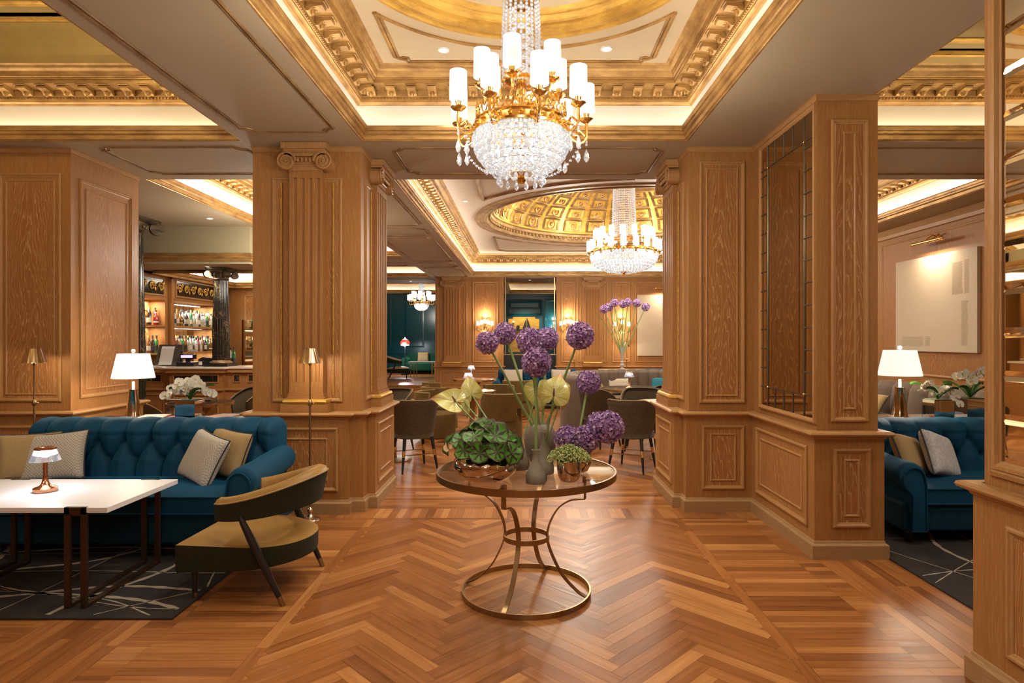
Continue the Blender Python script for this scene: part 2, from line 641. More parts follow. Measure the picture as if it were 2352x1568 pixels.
# ================================================================== FLOOR
def clip(poly, x0, x1, y0, y1):
    for ax, lim, sg in ((0, x0, 1), (0, x1, -1), (1, y0, 1), (1, y1, -1)):
        out = []
        for i in range(len(poly)):
            a, b = poly[i - 1], poly[i]
            ia, ib = (a[ax] - lim) * sg >= 0, (b[ax] - lim) * sg >= 0
            if ia != ib:
                t = (lim - a[ax]) / (b[ax] - a[ax])
                out.append(tuple(a[k] + (b[k] - a[k]) * t for k in range(4)))
            if ib:
                out.append(b)
        poly = out
        if not poly:
            return poly
    return poly


def plank(mb, cx, cy, ang, L, W, rect, light=0.0, z=0.0):
    g = 0.0007
    ca, sa = cos(ang), sin(ang)
    p = []
    for u, v in ((-L / 2 + g, -W / 2 + g), (L / 2 - g, -W / 2 + g), (L / 2 - g, W / 2 - g), (-L / 2 + g, W / 2 - g)):
        p.append((cx + u * ca - v * sa, cy + u * sa + v * ca, u, v))
    p = clip(p, *rect)
    if len(p) < 3:
        return
    t = min(1, max(0, rnd.gauss(0.44, 0.27) + light))
    mb.add([(a, b, z) for a, b, _, _ in p], [tuple(range(len(p)))], 0, False, uvs=[[(u, v) for _, _, u, v in p]], col=(t, rnd.random(), rnd.random(), 1))


def herringbone(mb, rect, L=0.608, W=0.076, xo=0.0, z=0.0):
    """rows of planks at 45 degrees meeting in zigzags; the seams run along y at x = xo + k * L / sqrt 2"""
    x0, x1, y0, y1 = rect
    n = int(round(L / W))
    c = L / sqrt(2)
    st = W * sqrt(2)
    for i in range(int((x0 - xo) / c) - 2, int((x1 - xo) / c) + 3):
        s = 1 if i % 2 == 0 else -1
        xc = xo + (i + 0.5) * c
        for k in range(int((y0 - 1) / st), int((y1 + 1) / st) + 1):
            plank(mb, xc, k * st + (0 if s > 0 else st / 2), -s * pi / 4, L, W, rect, z=z)


def boards(mb, rect, L, W, along='x', z=0.0, light=0.0, stag=True):
    x0, x1, y0, y1 = rect
    if along == 'x':
        r = 0
        y = y0
        while y < y1 - 1e-6:
            x = x0 - (rnd.random() * L if stag else 0)
            while x < x1:
                plank(mb, x + L / 2, y + W / 2, 0, L, W, rect, light, z)
                x += L
            y += W
    else:
        x = x0
        while x < x1 - 1e-6:
            y = y0 - (rnd.random() * L if stag else 0)
            while y < y1:
                plank(mb, x + W / 2, y + L / 2, pi / 2, L, W, rect, light, z)
                y += L
            x += W


fl = MB()
herringbone(fl, (-1.29, 1.29, 0.6, 5.32))
for sx in (-1, 1):
    e = sorted((sx * 1.29, sx * 1.355))
    boards(fl, (e[0], e[1], 0.6, 5.32), 1.0, 0.065, 'y', light=0.14)
    e = sorted((sx * 1.355, sx * 1.90))
    boards(fl, (e[0], e[1], 0.6, 5.32), 0.545, 0.068, 'x', stag=False)
    e = sorted((sx * 1.90, sx * 2.06))
    boards(fl, (e[0], e[1], 0.6, 5.32), 0.16, 0.068, 'x', stag=False, light=0.03)
    e = sorted((sx * 2.06, sx * 2.62))
    boards(fl, (e[0], e[1], 0.6, 5.32), 0.9, 0.07, 'y', light=-0.05)
    e = sorted((sx * 2.62, sx * 6.2))
    boards(fl, (e[0], e[1], 0.6, 5.32), 0.6, 0.08, 'x')
boards(fl, (-6.2, 6.2, 5.32, 5.36), 0.9, 0.04, 'x', light=0.1)
boards(fl, (-6.2, 6.2, 5.36, 5.66), 0.30, 0.065, 'y', stag=False, light=0.1)
boards(fl, (-6.2, 6.2, 5.66, 6.66), 0.8, 0.062, 'x', light=0.08)
herringbone(fl, (-6.2, 5.9, 6.66, 17.3), L=0.608, W=0.095, xo=0.2)
herringbone(fl, (-6.2, 6.2, -3.1, 0.6), L=0.608, W=0.15)
floor = struct(fl.obj('floor', M['parquet'], fix=False))
fb = MB().quad((-9, -3.1, -0.004), (6.3, -3.1, -0.004), (6.3, 24.5, -0.004), (-9, 24.5, -0.004))
fb.obj('subfloor', M['gap'], floor)
# the raised floor of the teal room and its two steps
pf = MB()
boards(pf, (-7.0, -2.5, 17.0, 24.0), 0.7, 0.09, 'x', z=0.30)
herringbone(pf, (-2.5, 5.8, 17.45, 24.0), W=0.12, z=0.30)
boards(pf, (-7.0, -2.5, 16.55, 17.0), 1.2, 0.11, 'x', z=0.15, light=0.1)
plat = struct(pf.obj('floor_raised', M['parquet'], fix=False))
st = MB()
st.box(-7.0, -2.5, 16.56, 17.0, 0.0, 0.146)
st.box(-7.0, -2.5, 17.0, 24.0, 0.0, 0.296)
st.box(-2.5, 5.8, 17.45, 24.0, 0.0, 0.296)
st.box(-7.0, -2.5, 16.535, 16.6, 0.11, 0.153)
st.box(-7.0, -2.5, 16.985, 17.05, 0.26, 0.303)
st.obj('step', M['oak_h'], plat)

# ================================================================== CEILING
SZ = 3.30
TRAYS = {
    'main': (-1.44, 1.44, 1.73, 5.45), 'left': (-6.6, -2.49, 1.73, 5.45), 'right': (2.49, 6.1, 1.73, 5.45),
    'behind': (-1.44, 1.44, -2.9, 0.9), 'behind_left': (-6.6, -2.49, -2.9, 0.9),
    'dome': (-1.44, 5.35, 6.72, 16.9), 'bar_side': (-4.15, -2.57, 6.72, 13.04), 'stair': (-6.5, -2.6, 14.75, 17.35),
    'teal': (-6.5, -1.0, 19.2, 23.2), 'teal_right': (-0.6, 3.0, 18.9, 23.2),
}
BARHOLE = (-9.0, -4.25, 9.53, 14.4)
xs = sorted({-9.0, 6.2} | {v for t in list(TRAYS.values()) + [BARHOLE] for v in t[:2]})
ys = sorted({-3.1, 24.0} | {v for t in list(TRAYS.values()) + [BARHOLE] for v in t[2:]})
cm = MB()
for i in range(len(xs) - 1):
    for j in range(len(ys) - 1):
        cx, cy = (xs[i] + xs[i + 1]) / 2, (ys[j] + ys[j + 1]) / 2
        if any(t[0] < cx < t[1] and t[2] < cy < t[3] for t in list(TRAYS.values()) + [BARHOLE]):
            continue
        cm.quad((xs[i], ys[j], SZ), (xs[i + 1], ys[j], SZ), (xs[i + 1], ys[j + 1], SZ), (xs[i], ys[j + 1], SZ))
ceiling = struct(cm.obj('ceiling', M['taupe'], fix=False))


def notch_path(x0, x1, y0, y1, c=0.09):
    """a rectangle with stepped corners"""
    s = c * 0.45
    return [(x0 + c, y0), (x1 - c, y0), (x1 - c + s * 0.4, y0 + s), (x1 - s, y0 + c - s * 0.4), (x1, y0 + c), (x1, y1 - c), (x1 - s, y1 - c + s * 0.4), (x1 - c + s * 0.4, y1 - s),
            (x1 - c, y1), (x0 + c, y1), (x0 + c - s * 0.4, y1 - s), (x0 + s, y1 - c + s * 0.4), (x0, y1 - c), (x0, y0 + c), (x0 + s, y0 + c - s * 0.4), (x0 + c - s * 0.4, y0 + s)]


def strip_frame(x0, x1, y0, y1, c=0.09, r=0.011):
    mb = MB()
    mb.tube([(x, y, SZ - 0.002) for x, y in notch_path(x0, x1, y0, y1, c)], r, 6, closed=True, smooth=False)
    mb.tube([(x, y, SZ - 0.001) for x, y in notch_path(x0 + 0.022, x1 - 0.022, y0 + 0.022, y1 - 0.022, c)], r * 0.6, 5, closed=True, smooth=False)
    mb.obj('panel_moulding', M['gold_dull'], ceiling)


strip_frame(-2.36, -1.575, 1.9, 5.19)
strip_frame(-1.22, 1.28, 5.62, 6.5)
strip_frame(-3.9, -2.55, 5.6, 6.5)
strip_frame(2.6, 5.6, 5.62, 6.5)
strip_frame(-2.46, -1.58, 6.8, 9.42)
strip_frame(-2.46, -1.58, 9.62, 10.35, 0.14)
strip_frame(-2.46, -1.58, 10.55, 13.7)
strip_frame(-2.46, -1.58, 13.95, 14.75, 0.14)
strip_frame(-2.46, -1.58, 14.95, 17.1)
strip_frame(-6.0, -2.75, 13.25, 14.55)
strip_frame(-5.6, -2.65, 17.7, 19.05)
strip_frame(-0.4, 0.75, 17.5, 18.6)


def modillion(mb, cx, cy, ang, z0, z1, w, d, mi=0):
    """scrolled bracket, foot to the wall; local +y points out of the wall"""
    h = z1 - z0
    prof = [(0, z0), (0.22 * d, z0 + 0.02 * h), (0.34 * d, z0 + 0.2 * h), (0.45 * d, z0 + 0.42 * h), (0.75 * d, z0 + 0.5 * h), (0.98 * d, z0 + 0.55 * h), (d * 1.02, z0 + 0.75 * h), (0.9 * d, z0 + 0.86 * h), (0, z0 + 0.86 * h)]
    Mx = T(cx, cy, 0) @ rotz(ang)
    n = len(prof)
    v = [(-w / 2, a, b) for a, b in prof] + [(w / 2, a, b) for a, b in prof]
    f = [tuple(range(n)), tuple(range(n, 2 * n))[::-1]] + [(k, (k + 1) % n, n + (k + 1) % n, n + k) for k in range(n)]
    mb.add(v, f, mi, False, Mx)
    mb.box(-w * 0.62, w * 0.62, 0, d * 1.12, z0 + 0.86 * h, z1, mi, Mx)
    # leaf on the face of the scroll
    mb.ball((0, 0.36 * d, z0 + 0.26 * h), 0.36 * w, 6, 4, mi, 0.8, 0.6, 1.3, Mx)
    mb.ball((-w * 0.24, 0.5 * d, z0 + 0.5 * h), 0.16 * w, 5, 4, mi, 1, 1, 1, Mx)
    mb.ball((w * 0.24, 0.5 * d, z0 + 0.5 * h), 0.16 * w, 5, 4, mi, 1, 1, 1, Mx)


def walk(x0, x1, y0, y1, p, step):
    """stations round the inside of a rectangle: (x, y, angle of the inward normal taken as +y)"""
    out = []
    a0, a1, b0, b1 = x0 + p, x1 - p, y0 + p, y1 - p
    n = max(1, int((a1 - a0) / step))
    for k in range(n):
        t = a0 + (a1 - a0) * (k + 0.5) / n
        out.append((t, b1, pi))
        out.append((t, b0, 0.0))
    n = max(1, int((b1 - b0) / step))
    for k in range(n):
        t = b0 + (b1 - b0) * (k + 0.5) / n
        out.append((a0, t, -pi / 2))
        out.append((a1, t, pi / 2))
    return out


LIP = [(0.0, SZ), (0.012, SZ), (0.016, SZ + 0.006), (0.03, SZ + 0.012), (0.033, SZ + 0.045), (0.044, SZ + 0.05), (0.052, SZ + 0.058),
       (0.054, SZ + 0.075), (0.066, SZ + 0.08), (0.072, SZ + 0.105), (0.068, SZ + 0.12), (0.055, SZ + 0.122), (0.05, SZ + 0.07), (-0.05, SZ + 0.07)]
COR = [(-0.05, 3.635), (-0.028, 3.632), (-0.02, 3.648), (-0.006, 3.655), (-0.004, 3.668), (0.0, 3.67), (0.0, 3.69), (0.012, 3.692), (0.014, 3.70), (0.0, 3.705), (0.01, 3.75),
       (0.09, 3.757), (0.145, 3.758), (0.147, 3.782), (0.156, 3.786), (0.158, 3.80), (0.172, 3.806), (0.186, 3.832), (0.19, 3.842), (0.204, 3.848), (0.218, 3.872), (0.232, 3.882), (0.247, 3.886)]


def coffer(key, top='ivory', lips=True, lit=True, mod=True, flat=True, gold='gold'):
    x0, x1, y0, y1 = TRAYS[key]
    mb = MB().ring(x0, x1, y0, y1, LIP)
    root = struct(mb.obj('ceiling_coffer', M[gold], fix=False))
    MB().ring(x0, x1, y0, y1, [(-0.05, SZ + 0.05), (-0.05, 3.66)]).obj('frieze', M['cream'], root, fix=False)
    mb = MB().ring(x0, x1, y0, y1, COR)
    for x, y, a in walk(x0, x1, y0, y1, 0.0, 0.029):
        mb.box(-0.008, 0.008, -0.002, 0.011, 3.673, 3.69, 0, T(x, y, 0) @ rotz(a))
    if mod:
        for x, y, a in walk(x0, x1, y0, y1, 0.004, 0.178):
            modillion(mb, x, y, a, 3.695, 3.757, 0.075, 0.118)
    mb.obj('cornice', M[gold], root)
    if flat:
        p = 0.24
        MB().quad((x0 + p, y0 + p, 3.886), (x1 - p, y0 + p, 3.886), (x1 - p, y1 - p, 3.886), (x0 + p, y1 - p, 3.886)).obj('coffer_panel', M[top], root, fix=False)
    return root


def disc_hole(mb, x0, x1, y0, y1, cx, cy, r, z, n=96, mi=0):
    """a rectangle with a round hole"""
    inner, outer = [], []
    for k in range(n):
        a = 2 * pi * k / n
        c, s_ = cos(a), sin(a)
        tx = ((x1 - cx) / c if c > 0 else (x0 - cx) / c) if abs(c) > 1e-9 else 1e9
        ty = ((y1 - cy) / s_ if s_ > 0 else (y0 - cy) / s_) if abs(s_) > 1e-9 else 1e9
        t = min(tx, ty)
        inner.append((cx + r * c, cy + r * s_, z))
        outer.append((cx + t * c, cy + t * s_, z))
    v = inner + outer
    f = [(k, (k + 1) % n, n + (k + 1) % n, n + k) for k in range(n)]
    mb.add(v, f, mi)
    for (a, b) in ((x0, y0), (x1, y0), (x1, y1), (x0, y1)):      # the four corner triangles
        aa = math.atan2(b - cy, a - cx) % (2 * pi)
        k = int(aa / (2 * pi) * n)
        mb.add([outer[k], outer[(k + 1) % n], (a, b, z)], [(0, 1, 2)], mi)


# --- the coffer over the round table, with its ring
mc = coffer('main', flat=False)
x0, x1, y0, y1 = TRAYS['main']
mb = MB()
CYM = 3.59
disc_hole(mb, x0 + 0.24, x1 - 0.24, y0 + 0.24, y1 - 0.24, 0, CYM, 1.17, 3.886)
mb.lathe([(0.905, 3.965), (0.86, 4.03), (0.80, 4.12), (0.6, 4.22), (0.3, 4.27), (0.0, 4.28)], 64, 0, T(0, CYM, 0))
mb.obj('coffer_panel', M['ivory'], mc, fix=False)
mb = MB().lathe([(1.20, 3.888), (1.19, 3.872), (1.165, 3.870), (1.15, 3.88), (1.13, 3.885), (1.11, 3.872), (1.07, 3.868), (1.035, 3.885), (1.03, 3.90), (1.015, 3.905), (1.0, 3.90), (0.985, 3.91), (0.965, 3.94), (0.955, 3.945),
                  (0.945, 3.94), (0.93, 3.95), (0.905, 3.97)], 96, 0, T(0, CYM, 0), smooth=True)
mb.obj('ring_moulding', M['gold_bright'], mc, fix=False, angle=20)


def spandrel(sy):
    pts = []
    yb = CYM + sy * 1.60
    pts += [(-1.07, CYM + sy * 0.80), (-1.07, yb - sy * 0.11), (-1.03, yb - sy * 0.075), (-0.985, yb - sy * 0.06), (-0.98, yb)]
    pts += [(-p[0], p[1]) for p in reversed(pts)]
    a0 = math.atan2(0.80, 1.07)
    a1 = pi - a0
    for k in range(33):
        a = a0 + (a1 - a0) * k / 32
        pts.append((1.345 * cos(a), CYM + sy * 1.345 * sin(a)))
    for r, z, d in ((0.017, 3.884, 0.0), (0.010, 3.885, 0.028)):
        q = []
        cx, cy = 0, CYM + sy * 1.45
        for x, y in pts:
            q.append((x * (1 - d * 0.9), y + (d if y * sy < (CYM + sy * 1.5) * sy else -d) * sy, z))
        m_ = MB().tube(q, r, 6, closed=True, smooth=False)
        m_.obj('spandrel_moulding', M['gold'], mc)


spandrel(1)
spandrel(-1)

# --- side coffers: a gilt cove above the cornice
for key in ('left', 'right'):
    cf = coffer(key, flat=False)
    x0, x1, y0, y1 = TRAYS[key]
    mb = MB()
    cv = [(0.24, 3.886)] + [(0.26 + 0.14 * sin(a * pi / 2 / 8) ** 1.6, 3.886 + 0.29 * sin(a * pi / 2 / 8)) for a in range(1, 9)] if key == 'left' else [(0.24, 3.886), (0.40, 3.887)]
    mb.ring(x0, x1, y0, y1, cv)
    p, z = cv[-1]
    mb.ring(x0, x1, y0, y1, [(p, z), (p + 0.1, z + 0.0)])
    mb.quad((x0 + p, y0 + p, z), (x1 - p, y0 + p, z), (x1 - p, y1 - p, z), (x0 + p, y1 - p, z))
    mb.obj('cove', M['goldwash'], cf, fix=False)
    g = MB().ring(x0, x1, y0, y1, [(p - 0.02, z - 0.012), (p + 0.0, z - 0.022), (p + 0.03, z - 0.02), (p + 0.05, z - 0.006)])
    g.ring(x0, x1, y0, y1, [(p + 0.22, z - 0.002), (p + 0.225, z - 0.02), (p + 0.26, z - 0.02), (p + 0.27, z - 0.002)])
    g.obj('moulding', M['gold_bright'], cf, fix=False)
    if key == 'right':
        mb = MB()
        pts = [(x, y, z - 0.004) for x, y in notch_path(x0 + 0.55, x1 - 0.55, y0 + 0.45, y1 - 0.45, 0.2)]
        mb.tube(pts, 0.018, 6, closed=True, smooth=False)
        mb.lathe([(1.2, z - 0.001), (1.19, z - 0.02), (1.1, z - 0.024), (1.05, z - 0.01), (0.98, z)], 64, 0, T(x0 + 1.8, 3.6, 0))
        mb.obj('ring_moulding', M['gold_bright'], cf, fix=False)

coffer('behind', mod=False)
coffer('behind_left', mod=False)
coffer('bar_side', 'pearl')
coffer('stair', 'goldwash')
coffer('teal', 'pearl', mod=False)
coffer('teal_right', 'pearl', mod=False)

# --- the great coffer with its gilt dome
dc = coffer('dome', flat=False)
x0, x1, y0, y1 = TRAYS['dome']
DX, DY, DR = 1.95, 12.1, 2.72
mb = MB()
disc_hole(mb, x0 + 0.24, x1 - 0.24, y0 + 0.24, y1 - 0.24, DX, DY, DR, 3.886, 128)
mb.obj('coffer_panel', M['pearl'], dc, fix=False)
mb = MB().lathe([(DR + 0.20, 3.888), (DR + 0.19, 3.862), (DR + 0.14, 3.858), (DR + 0.12, 3.88), (DR + 0.02, 3.884), (DR, 3.865), (DR - 0.03, 3.865), (DR - 0.05, 3.90), (DR - 0.07, 3.96), (DR - 0.11, 3.98), (DR - 0.12, 4.03), (DR - 0.16, 4.05)],
                128, 0, T(DX, DY, 0))
for k in range(150):
    a = 2 * pi * k / 150
    mb.ball((DX + (DR - 0.085) * cos(a), DY + (DR - 0.085) * sin(a), 3.945), 0.035, 5, 4)
mb.obj('rim_moulding', M['gold_dull'], dc, fix=False)


def dome_pt(a, e):
    """a round, e the way up 0..1"""
    th = e * 1.02
    r = (DR - 0.16) * cos(th)
    return (DX + r * cos(a), DY + r * sin(a), 4.05 + 1.05 * sin(th))


mb = MB()
NA = 28
ROWS = [(0.05, 0.27), (0.31, 0.50), (0.54, 0.69), (0.72, 0.83)]
mb.grid(lambda u, v: dome_pt(2 * pi * u, v * 0.86), 112, 18, 0, True, cu=True)
tops = dome_pt(0, 0.86)
rt = tops[0] - DX
mb.lathe([(rt, tops[2]), (rt - 0.03, tops[2] + 0.06), (0.0, tops[2] + 0.10)], 64, 0, T(DX, DY, 0))
mb.obj('dome', M['gold_bright'], dc, fix=False)
mb = MB()
for e0, e1 in ROWS:
    for k in range(NA):
        a0, a1 = 2 * pi * (k + 0.14) / NA, 2 * pi * (k + 0.86) / NA
        for q, (g, hh) in enumerate(((0.0, 0.03), (0.06, 0.018))):
            aa0, aa1 = a0 + (a1 - a0) * g, a1 - (a1 - a0) * g
            b0, b1 = e0 + (e1 - e0) * g, e1 - (e1 - e0) * g
            pts = [dome_pt(aa0 + (aa1 - aa0) * t, b0) for t in (0, .33, .67, 1)] + [dome_pt(aa1 + (aa0 - aa1) * t, b1) for t in (0, .33, .67, 1)]
            mb.tube(pts, hh, 4, closed=True, smooth=False)
        c = Vector(dome_pt((a0 + a1) / 2, (e0 + e1) / 2))
        nrm = Vector((DX, DY, 3.7)) - c
        s_ = (1 - e0 * 0.75)
        Mx = Matrix.Translation(c) @ align(nrm)
        mb.lathe([(0.115 * s_, -0.02), (0.115 * s_, 0.03), (0.095 * s_, 0.035), (0.085 * s_, 0.018), (0.05 * s_, 0.022), (0.03 * s_, 0.05), (0, 0.055)], 14, 1, Mx)
for pet in ():
    pass
mb.lathe([(rt + 0.05, tops[2] - 0.02), (rt + 0.03, tops[2] - 0.05), (rt - 0.02, tops[2] - 0.04), (rt - 0.03, tops[2] + 0.06)], 64, 0, T(DX, DY, 0))
mb.obj('coffer_ribs', [M['gold_dull'], M['gold']], dc, fix=False)
# corner mouldings of the pearl panel
mb = MB()
for sx in (-1, 1):
    for sy in (-1, 1):
        ex, ey = (x1 - 0.75 if sx > 0 else x0 + 0.75), (y1 - 0.75 if sy > 0 else y0 + 0.75)
        R2 = DR + 0.5
        pts = []
        # corner point, then along to the arc
        ax = DX + sx * 0.35
        dyv = sqrt(max(0.01, R2 ** 2 - 0.35 ** 2))
        dxv = abs(ex - DX)
        if dxv < R2:
            ya = sqrt(R2 ** 2 - dxv ** 2)
        else:
            ya = 0.0
        pts = [(ex, DY + sy * max(ya, 0.3) + sy * 0.02), (ex, ey - sy * 0.2), (ex - sx * 0.1, ey - sy * 0.12), (ex - sx * 0.2, ey), (ax, ey), ]
        th0 = math.atan2(dyv, 0.35)
        th1 = math.atan2(max(ya, 0.02), dxv)
        for k in range(17):
            th = th0 + (th1 - th0) * k / 16
            pts.append((DX + sx * R2 * cos(th), DY + sy * R2 * sin(th)))
        mb.tube([(a, b, 3.884) for a, b in pts], 0.03, 6, closed=True, smooth=False)
mb.obj('spandrel_moulding', M['gold_dull'], dc)

# ================================================================== PANELLING
FACE = {'S': 0.0, 'E': pi / 2, 'W': -pi / 2, 'N': pi}      # which way the panel looks: S is -y, E is +x


def panel(root, face, a0, a1, z0, z1, at, inner=0.085, size=1.0):
    """raised panel: frame moulding, field, inner bead. a0..a1 along the wall in world units, at = the wall plane"""
    w, h = a1 - a0, z1 - z0
    ca, cz = (a0 + a1) / 2, (z0 + z1) / 2
    loc = (ca, at, cz) if face in 'SN' else (at, ca, cz)
    s = size
    mb = MB()
    mb.frame(-w / 2, w / 2, -h / 2, h / 2, [(0, 0), (0.0, 0.012 * s), (0.008 * s, 0.018 * s), (0.018 * s, 0.018 * s), (0.024 * s, 0.010 * s), (0.034 * s, 0.006 * s), (0.038 * s, -0.004)], 1)
    if inner:
        i = inner
        mb.frame(-w / 2 + i, w / 2 - i, -h / 2 + i, h / 2 - i, [(-0.001, 0), (0, 0.006), (0.006, 0.011), (0.012, 0.011), (0.018, 0.003), (0.019, 0.0)], 1)
        mb.frame(-w / 2 + 0.03 * s, w / 2 - 0.03 * s, -h / 2 + 0.03 * s, h / 2 - 0.03 * s, [(0, 0.002), (i - 0.03 * s, 0.002)], 0)
        w2, h2 = w / 2 - i - 0.015, h / 2 - i - 0.015
    else:
        w2, h2 = w / 2 - 0.03, h / 2 - 0.03
    mb.quad((-w2, -0.003, -h2), (w2, -0.003, -h2), (w2, -0.003, h2), (-w2, -0.003, h2), 0)
    return mb.obj('panel', [M['oak_c'], M['oak_m']], root, loc, (0, 0, FACE[face]), fix=False)


RAIL = [(0.0, 0.842), (-0.008, 0.845), (-0.012, 0.856), (-0.03, 0.866), (-0.046, 0.872), (-0.052, 0.884), (-0.046, 0.896), (-0.03, 0.902), (0.02, 0.903)]
PLINTH = [(-0.024, 0.0), (-0.024, 0.095), (-0.018, 0.103), (-0.008, 0.108), (-0.004, 0.122), (0.0, 0.126)]


def rail(root, x0, x1, y0, y1, d=0.0):
    MB().ring(x0, x1, y0, y1, [(p + d, z) for p, z in RAIL]).obj('chair_rail', M['oak_mh'], root, fix=False)
    MB().ring(x0, x1, y0, y1, [(p + d, z) for p, z in PLINTH]).obj('plinth', M['oak_base'], root, fix=False)


def pilaster(root, face, c, at, z0, z1, w, d, fl=4, scale=1.0, trim=True):
    """fluted pilaster with base and scrolled capital; c = centre along the wall, at = wall plane, z0..z1 base foot to capital top"""
    loc = (c, at, 0) if face in 'SN' else (at, c, 0)
    rot = (0, 0, FACE[face])
    S = scale
    zb, zt = z0 + 0.17 * S, z1 - 0.235 * S
    # shaft
    pts = [(-w / 2, 0), (-w / 2, -d)]
    fw = w * 0.135
    gap = (w - fl * fw) / (fl + 1)
    u = -w / 2
    for k in range(fl):
        u += gap
        for t in range(7):
            a = pi * t / 6
            pts.append((u + fw * (0.5 - 0.5 * cos(a)), -d + min(d * 0.7, 0.018) * sin(a)))
        u += fw
    pts += [(w / 2, -d), (w / 2, 0)]
    mb = MB()
    n = len(pts)
    zs = [zb + 0.10 * S, zt - 0.06 * S]
    v = [(p[0], p[1], z) for z in zs for p in pts]
    mb.add(v, [(k, k + 1, n + k + 1, n + k) for k in range(n - 1)], 0, False)
    for za, zc, dd in ((zb, zs[0], 0), (zs[1], zt + 0.05, 0)):
        mb.box(-w / 2, w / 2, -d, 0, za, zc)
    # apophyge at the foot
    mb.frame
    sh = mb.obj('pilaster', M['oak_v'], root, loc, rot, fix=False)
    # base
    mb = MB()
    for hw, dd, a, b, mi in ((w / 2 + 0.062 * S, d + 0.055 * S, z0, z0 + 0.075 * S, 0), (w / 2 + 0.022 * S, d + 0.02 * S, z0 + 0.115 * S, z0 + 0.135 * S, 0), (w / 2 + 0.010 * S, d + 0.009 * S, z0 + 0.135 * S, z0 + 0.165 * S, 0), (w / 2 + 0.004, d + 0.004, z0 + 0.165 * S, z0 + 0.18 * S, 0)):
        mb.box(-hw, hw, -dd, 0, a, b, mi)
    hw, dd, zz, r = w / 2 + 0.036 * S, d + 0.03 * S, z0 + 0.096 * S, 0.021 * S
    mb.box(-hw, hw, -dd, 0, zz - r, zz + r, 1)
    mb.tube([(-hw, 0, zz), (-hw, -dd, zz), (hw, -dd, zz), (hw, 0, zz)], r, 8, 1)
    mb.obj('base', [M['oak_h'], M['gold_bright'] if trim else M['oak_m']], sh, (0, 0, 0))
    # capital
    mb = MB()
    cw = w / 2 + 0.03 * S
    mb.box(-cw - 0.02 * S, cw + 0.02 * S, -d - 0.075 * S, 0, z1 - 0.055 * S, z1)
    mb.box(-cw - 0.005 * S, cw + 0.005 * S, -d - 0.055 * S, 0, z1 - 0.075 * S, z1 - 0.055 * S)
    k = -cw
    while k < cw:
        mb.ball((k + 0.008 * S, -d - 0.055 * S, z1 - 0.083 * S), 0.009 * S, 5, 4)
        k += 0.017 * S
    mb.box(-cw, cw, -d - 0.045 * S, 0, z1 - 0.115 * S, z1 - 0.085 * S)
    mb.box(-w / 2, w / 2, -d - 0.012 * S, 0, zt, z1 - 0.11 * S)
    rr = 0.086 * S
    for sx in (-1, 1):
        c0 = (sx * (w / 2 + 0.014 * S), z1 - 0.160 * S)
        Mx = T(c0[0], 0, c0[1]) @ Matrix.Rotation(pi / 2, 4, 'X')
        mb.lathe([(0, 0), (rr * 0.86, 0), (rr * 0.86, d + 0.045 * S), (0, d + 0.045 * S)], 20, 0, Mx)
        sp = []
        rad = []
        for t in range(46):
            a = t / 45 * 2.6 * 2 * pi
            q = rr * (1 - t / 45 * 0.9)
            sp.append((c0[0] - sx * q * cos(a + pi / 2 * 0) * 1.0, -d - 0.05 * S, c0[1] + q * sin(a)))
            rad.append(0.011 * S * (1 - 0.55 * t / 45))
        mb.tube(sp, rad, 5, 0)
        mb.ball((c0[0], -d - 0.052 * S, c0[1]), 0.012 * S, 6, 4)
    k = -w / 2 + rr * 0.9
    while k < w / 2 - rr * 0.8:
        mb.ball((k + 0.014 * S, -d - 0.04 * S, z1 - 0.148 * S), 0.017 * S, 6, 5, 0, 0.8, 0.9, 1.25)
        k += 0.036 * S
    mb.tube([(-w / 2, -d - 0.016 * S, z1 - 0.19 * S), (w / 2, -d - 0.016 * S, z1 - 0.19 * S)], 0.009 * S, 5, 0)
    mb.obj('capital', M['gold_dull'] if not trim else M['oak_m'], sh, (0, 0, 0))
    return sh


def gold_fillet(root, face, a, at, z0, z1):
    mb = MB()
    z = z0
    while z < z1:
        mb.ball((0, 0, z), 0.008, 5, 4, 0, 1, 1, 1.6)
        z += 0.02
    loc = (a, at, 0) if face in 'SN' else (at, a, 0)
    mb.obj('gilt_fillet', M['gold_bright'], root, loc, (0, 0, FACE[face]))


def pier(x0, x1, y0, y1, dado=0.03, name='wall_pier'):
    """upper body, wider dado, rail, skirting, head fillet"""
    mb = MB().box(x0, x1, y0, y1, 0.86, SZ)
    root = struct(mb.obj(name, M['oak_v']))
    MB().box(x0 - dado, x1 + dado, y0 - dado, y1 + dado, 0.0, 0.88).obj('dado', M['oak_v'], root)
    rail(root, x0 - dado, x1 + dado, y0 - dado, y1 + dado)
    MB().ring(x0, x1, y0, y1, [(0, SZ - 0.045), (-0.006, SZ - 0.044), (-0.008, SZ - 0.006), (-0.014, SZ - 0.004), (-0.014, SZ)]).obj('head_fillet', M['oak_mh'], root, fix=False)
    return root


# --- the pier by the armchair
pl = pier(-2.47, -1.487, 5.60, 6.60, 0.03, 'wall_left_pier')
MB().box(-2.44, -1.575, 5.49, 5.62, 0.0, 0.87).obj('dado', M['oak_v'], pl)
rail(pl, -2.44, -1.575, 5.49, 5.80)
MB().box(-1.50, -1.385, 5.715, 6.54, 0.0, 0.87).obj('dado', M['oak_v'], pl)
rail(pl, -1.60, -1.385, 5.715, 6.54)
panel(pl, 'S', -2.32, -1.66, 0.20, 0.77, 5.49, 0.095)
panel(pl, 'E', 5.80, 6.45, 0.20, 0.77, -1.385, 0.095)
panel(pl, 'S', -2.29, -1.655, 0.985, 3.02, 5.60, 0)
pilaster(pl, 'S', -1.955, 5.60, 0.903, SZ - 0.005, 0.30, 0.085)
gold_fillet(pl, 'S', -2.205, 5.588, 1.06, 2.98)
gold_fillet(pl, 'S', -1.735, 5.588, 1.06, 2.98)
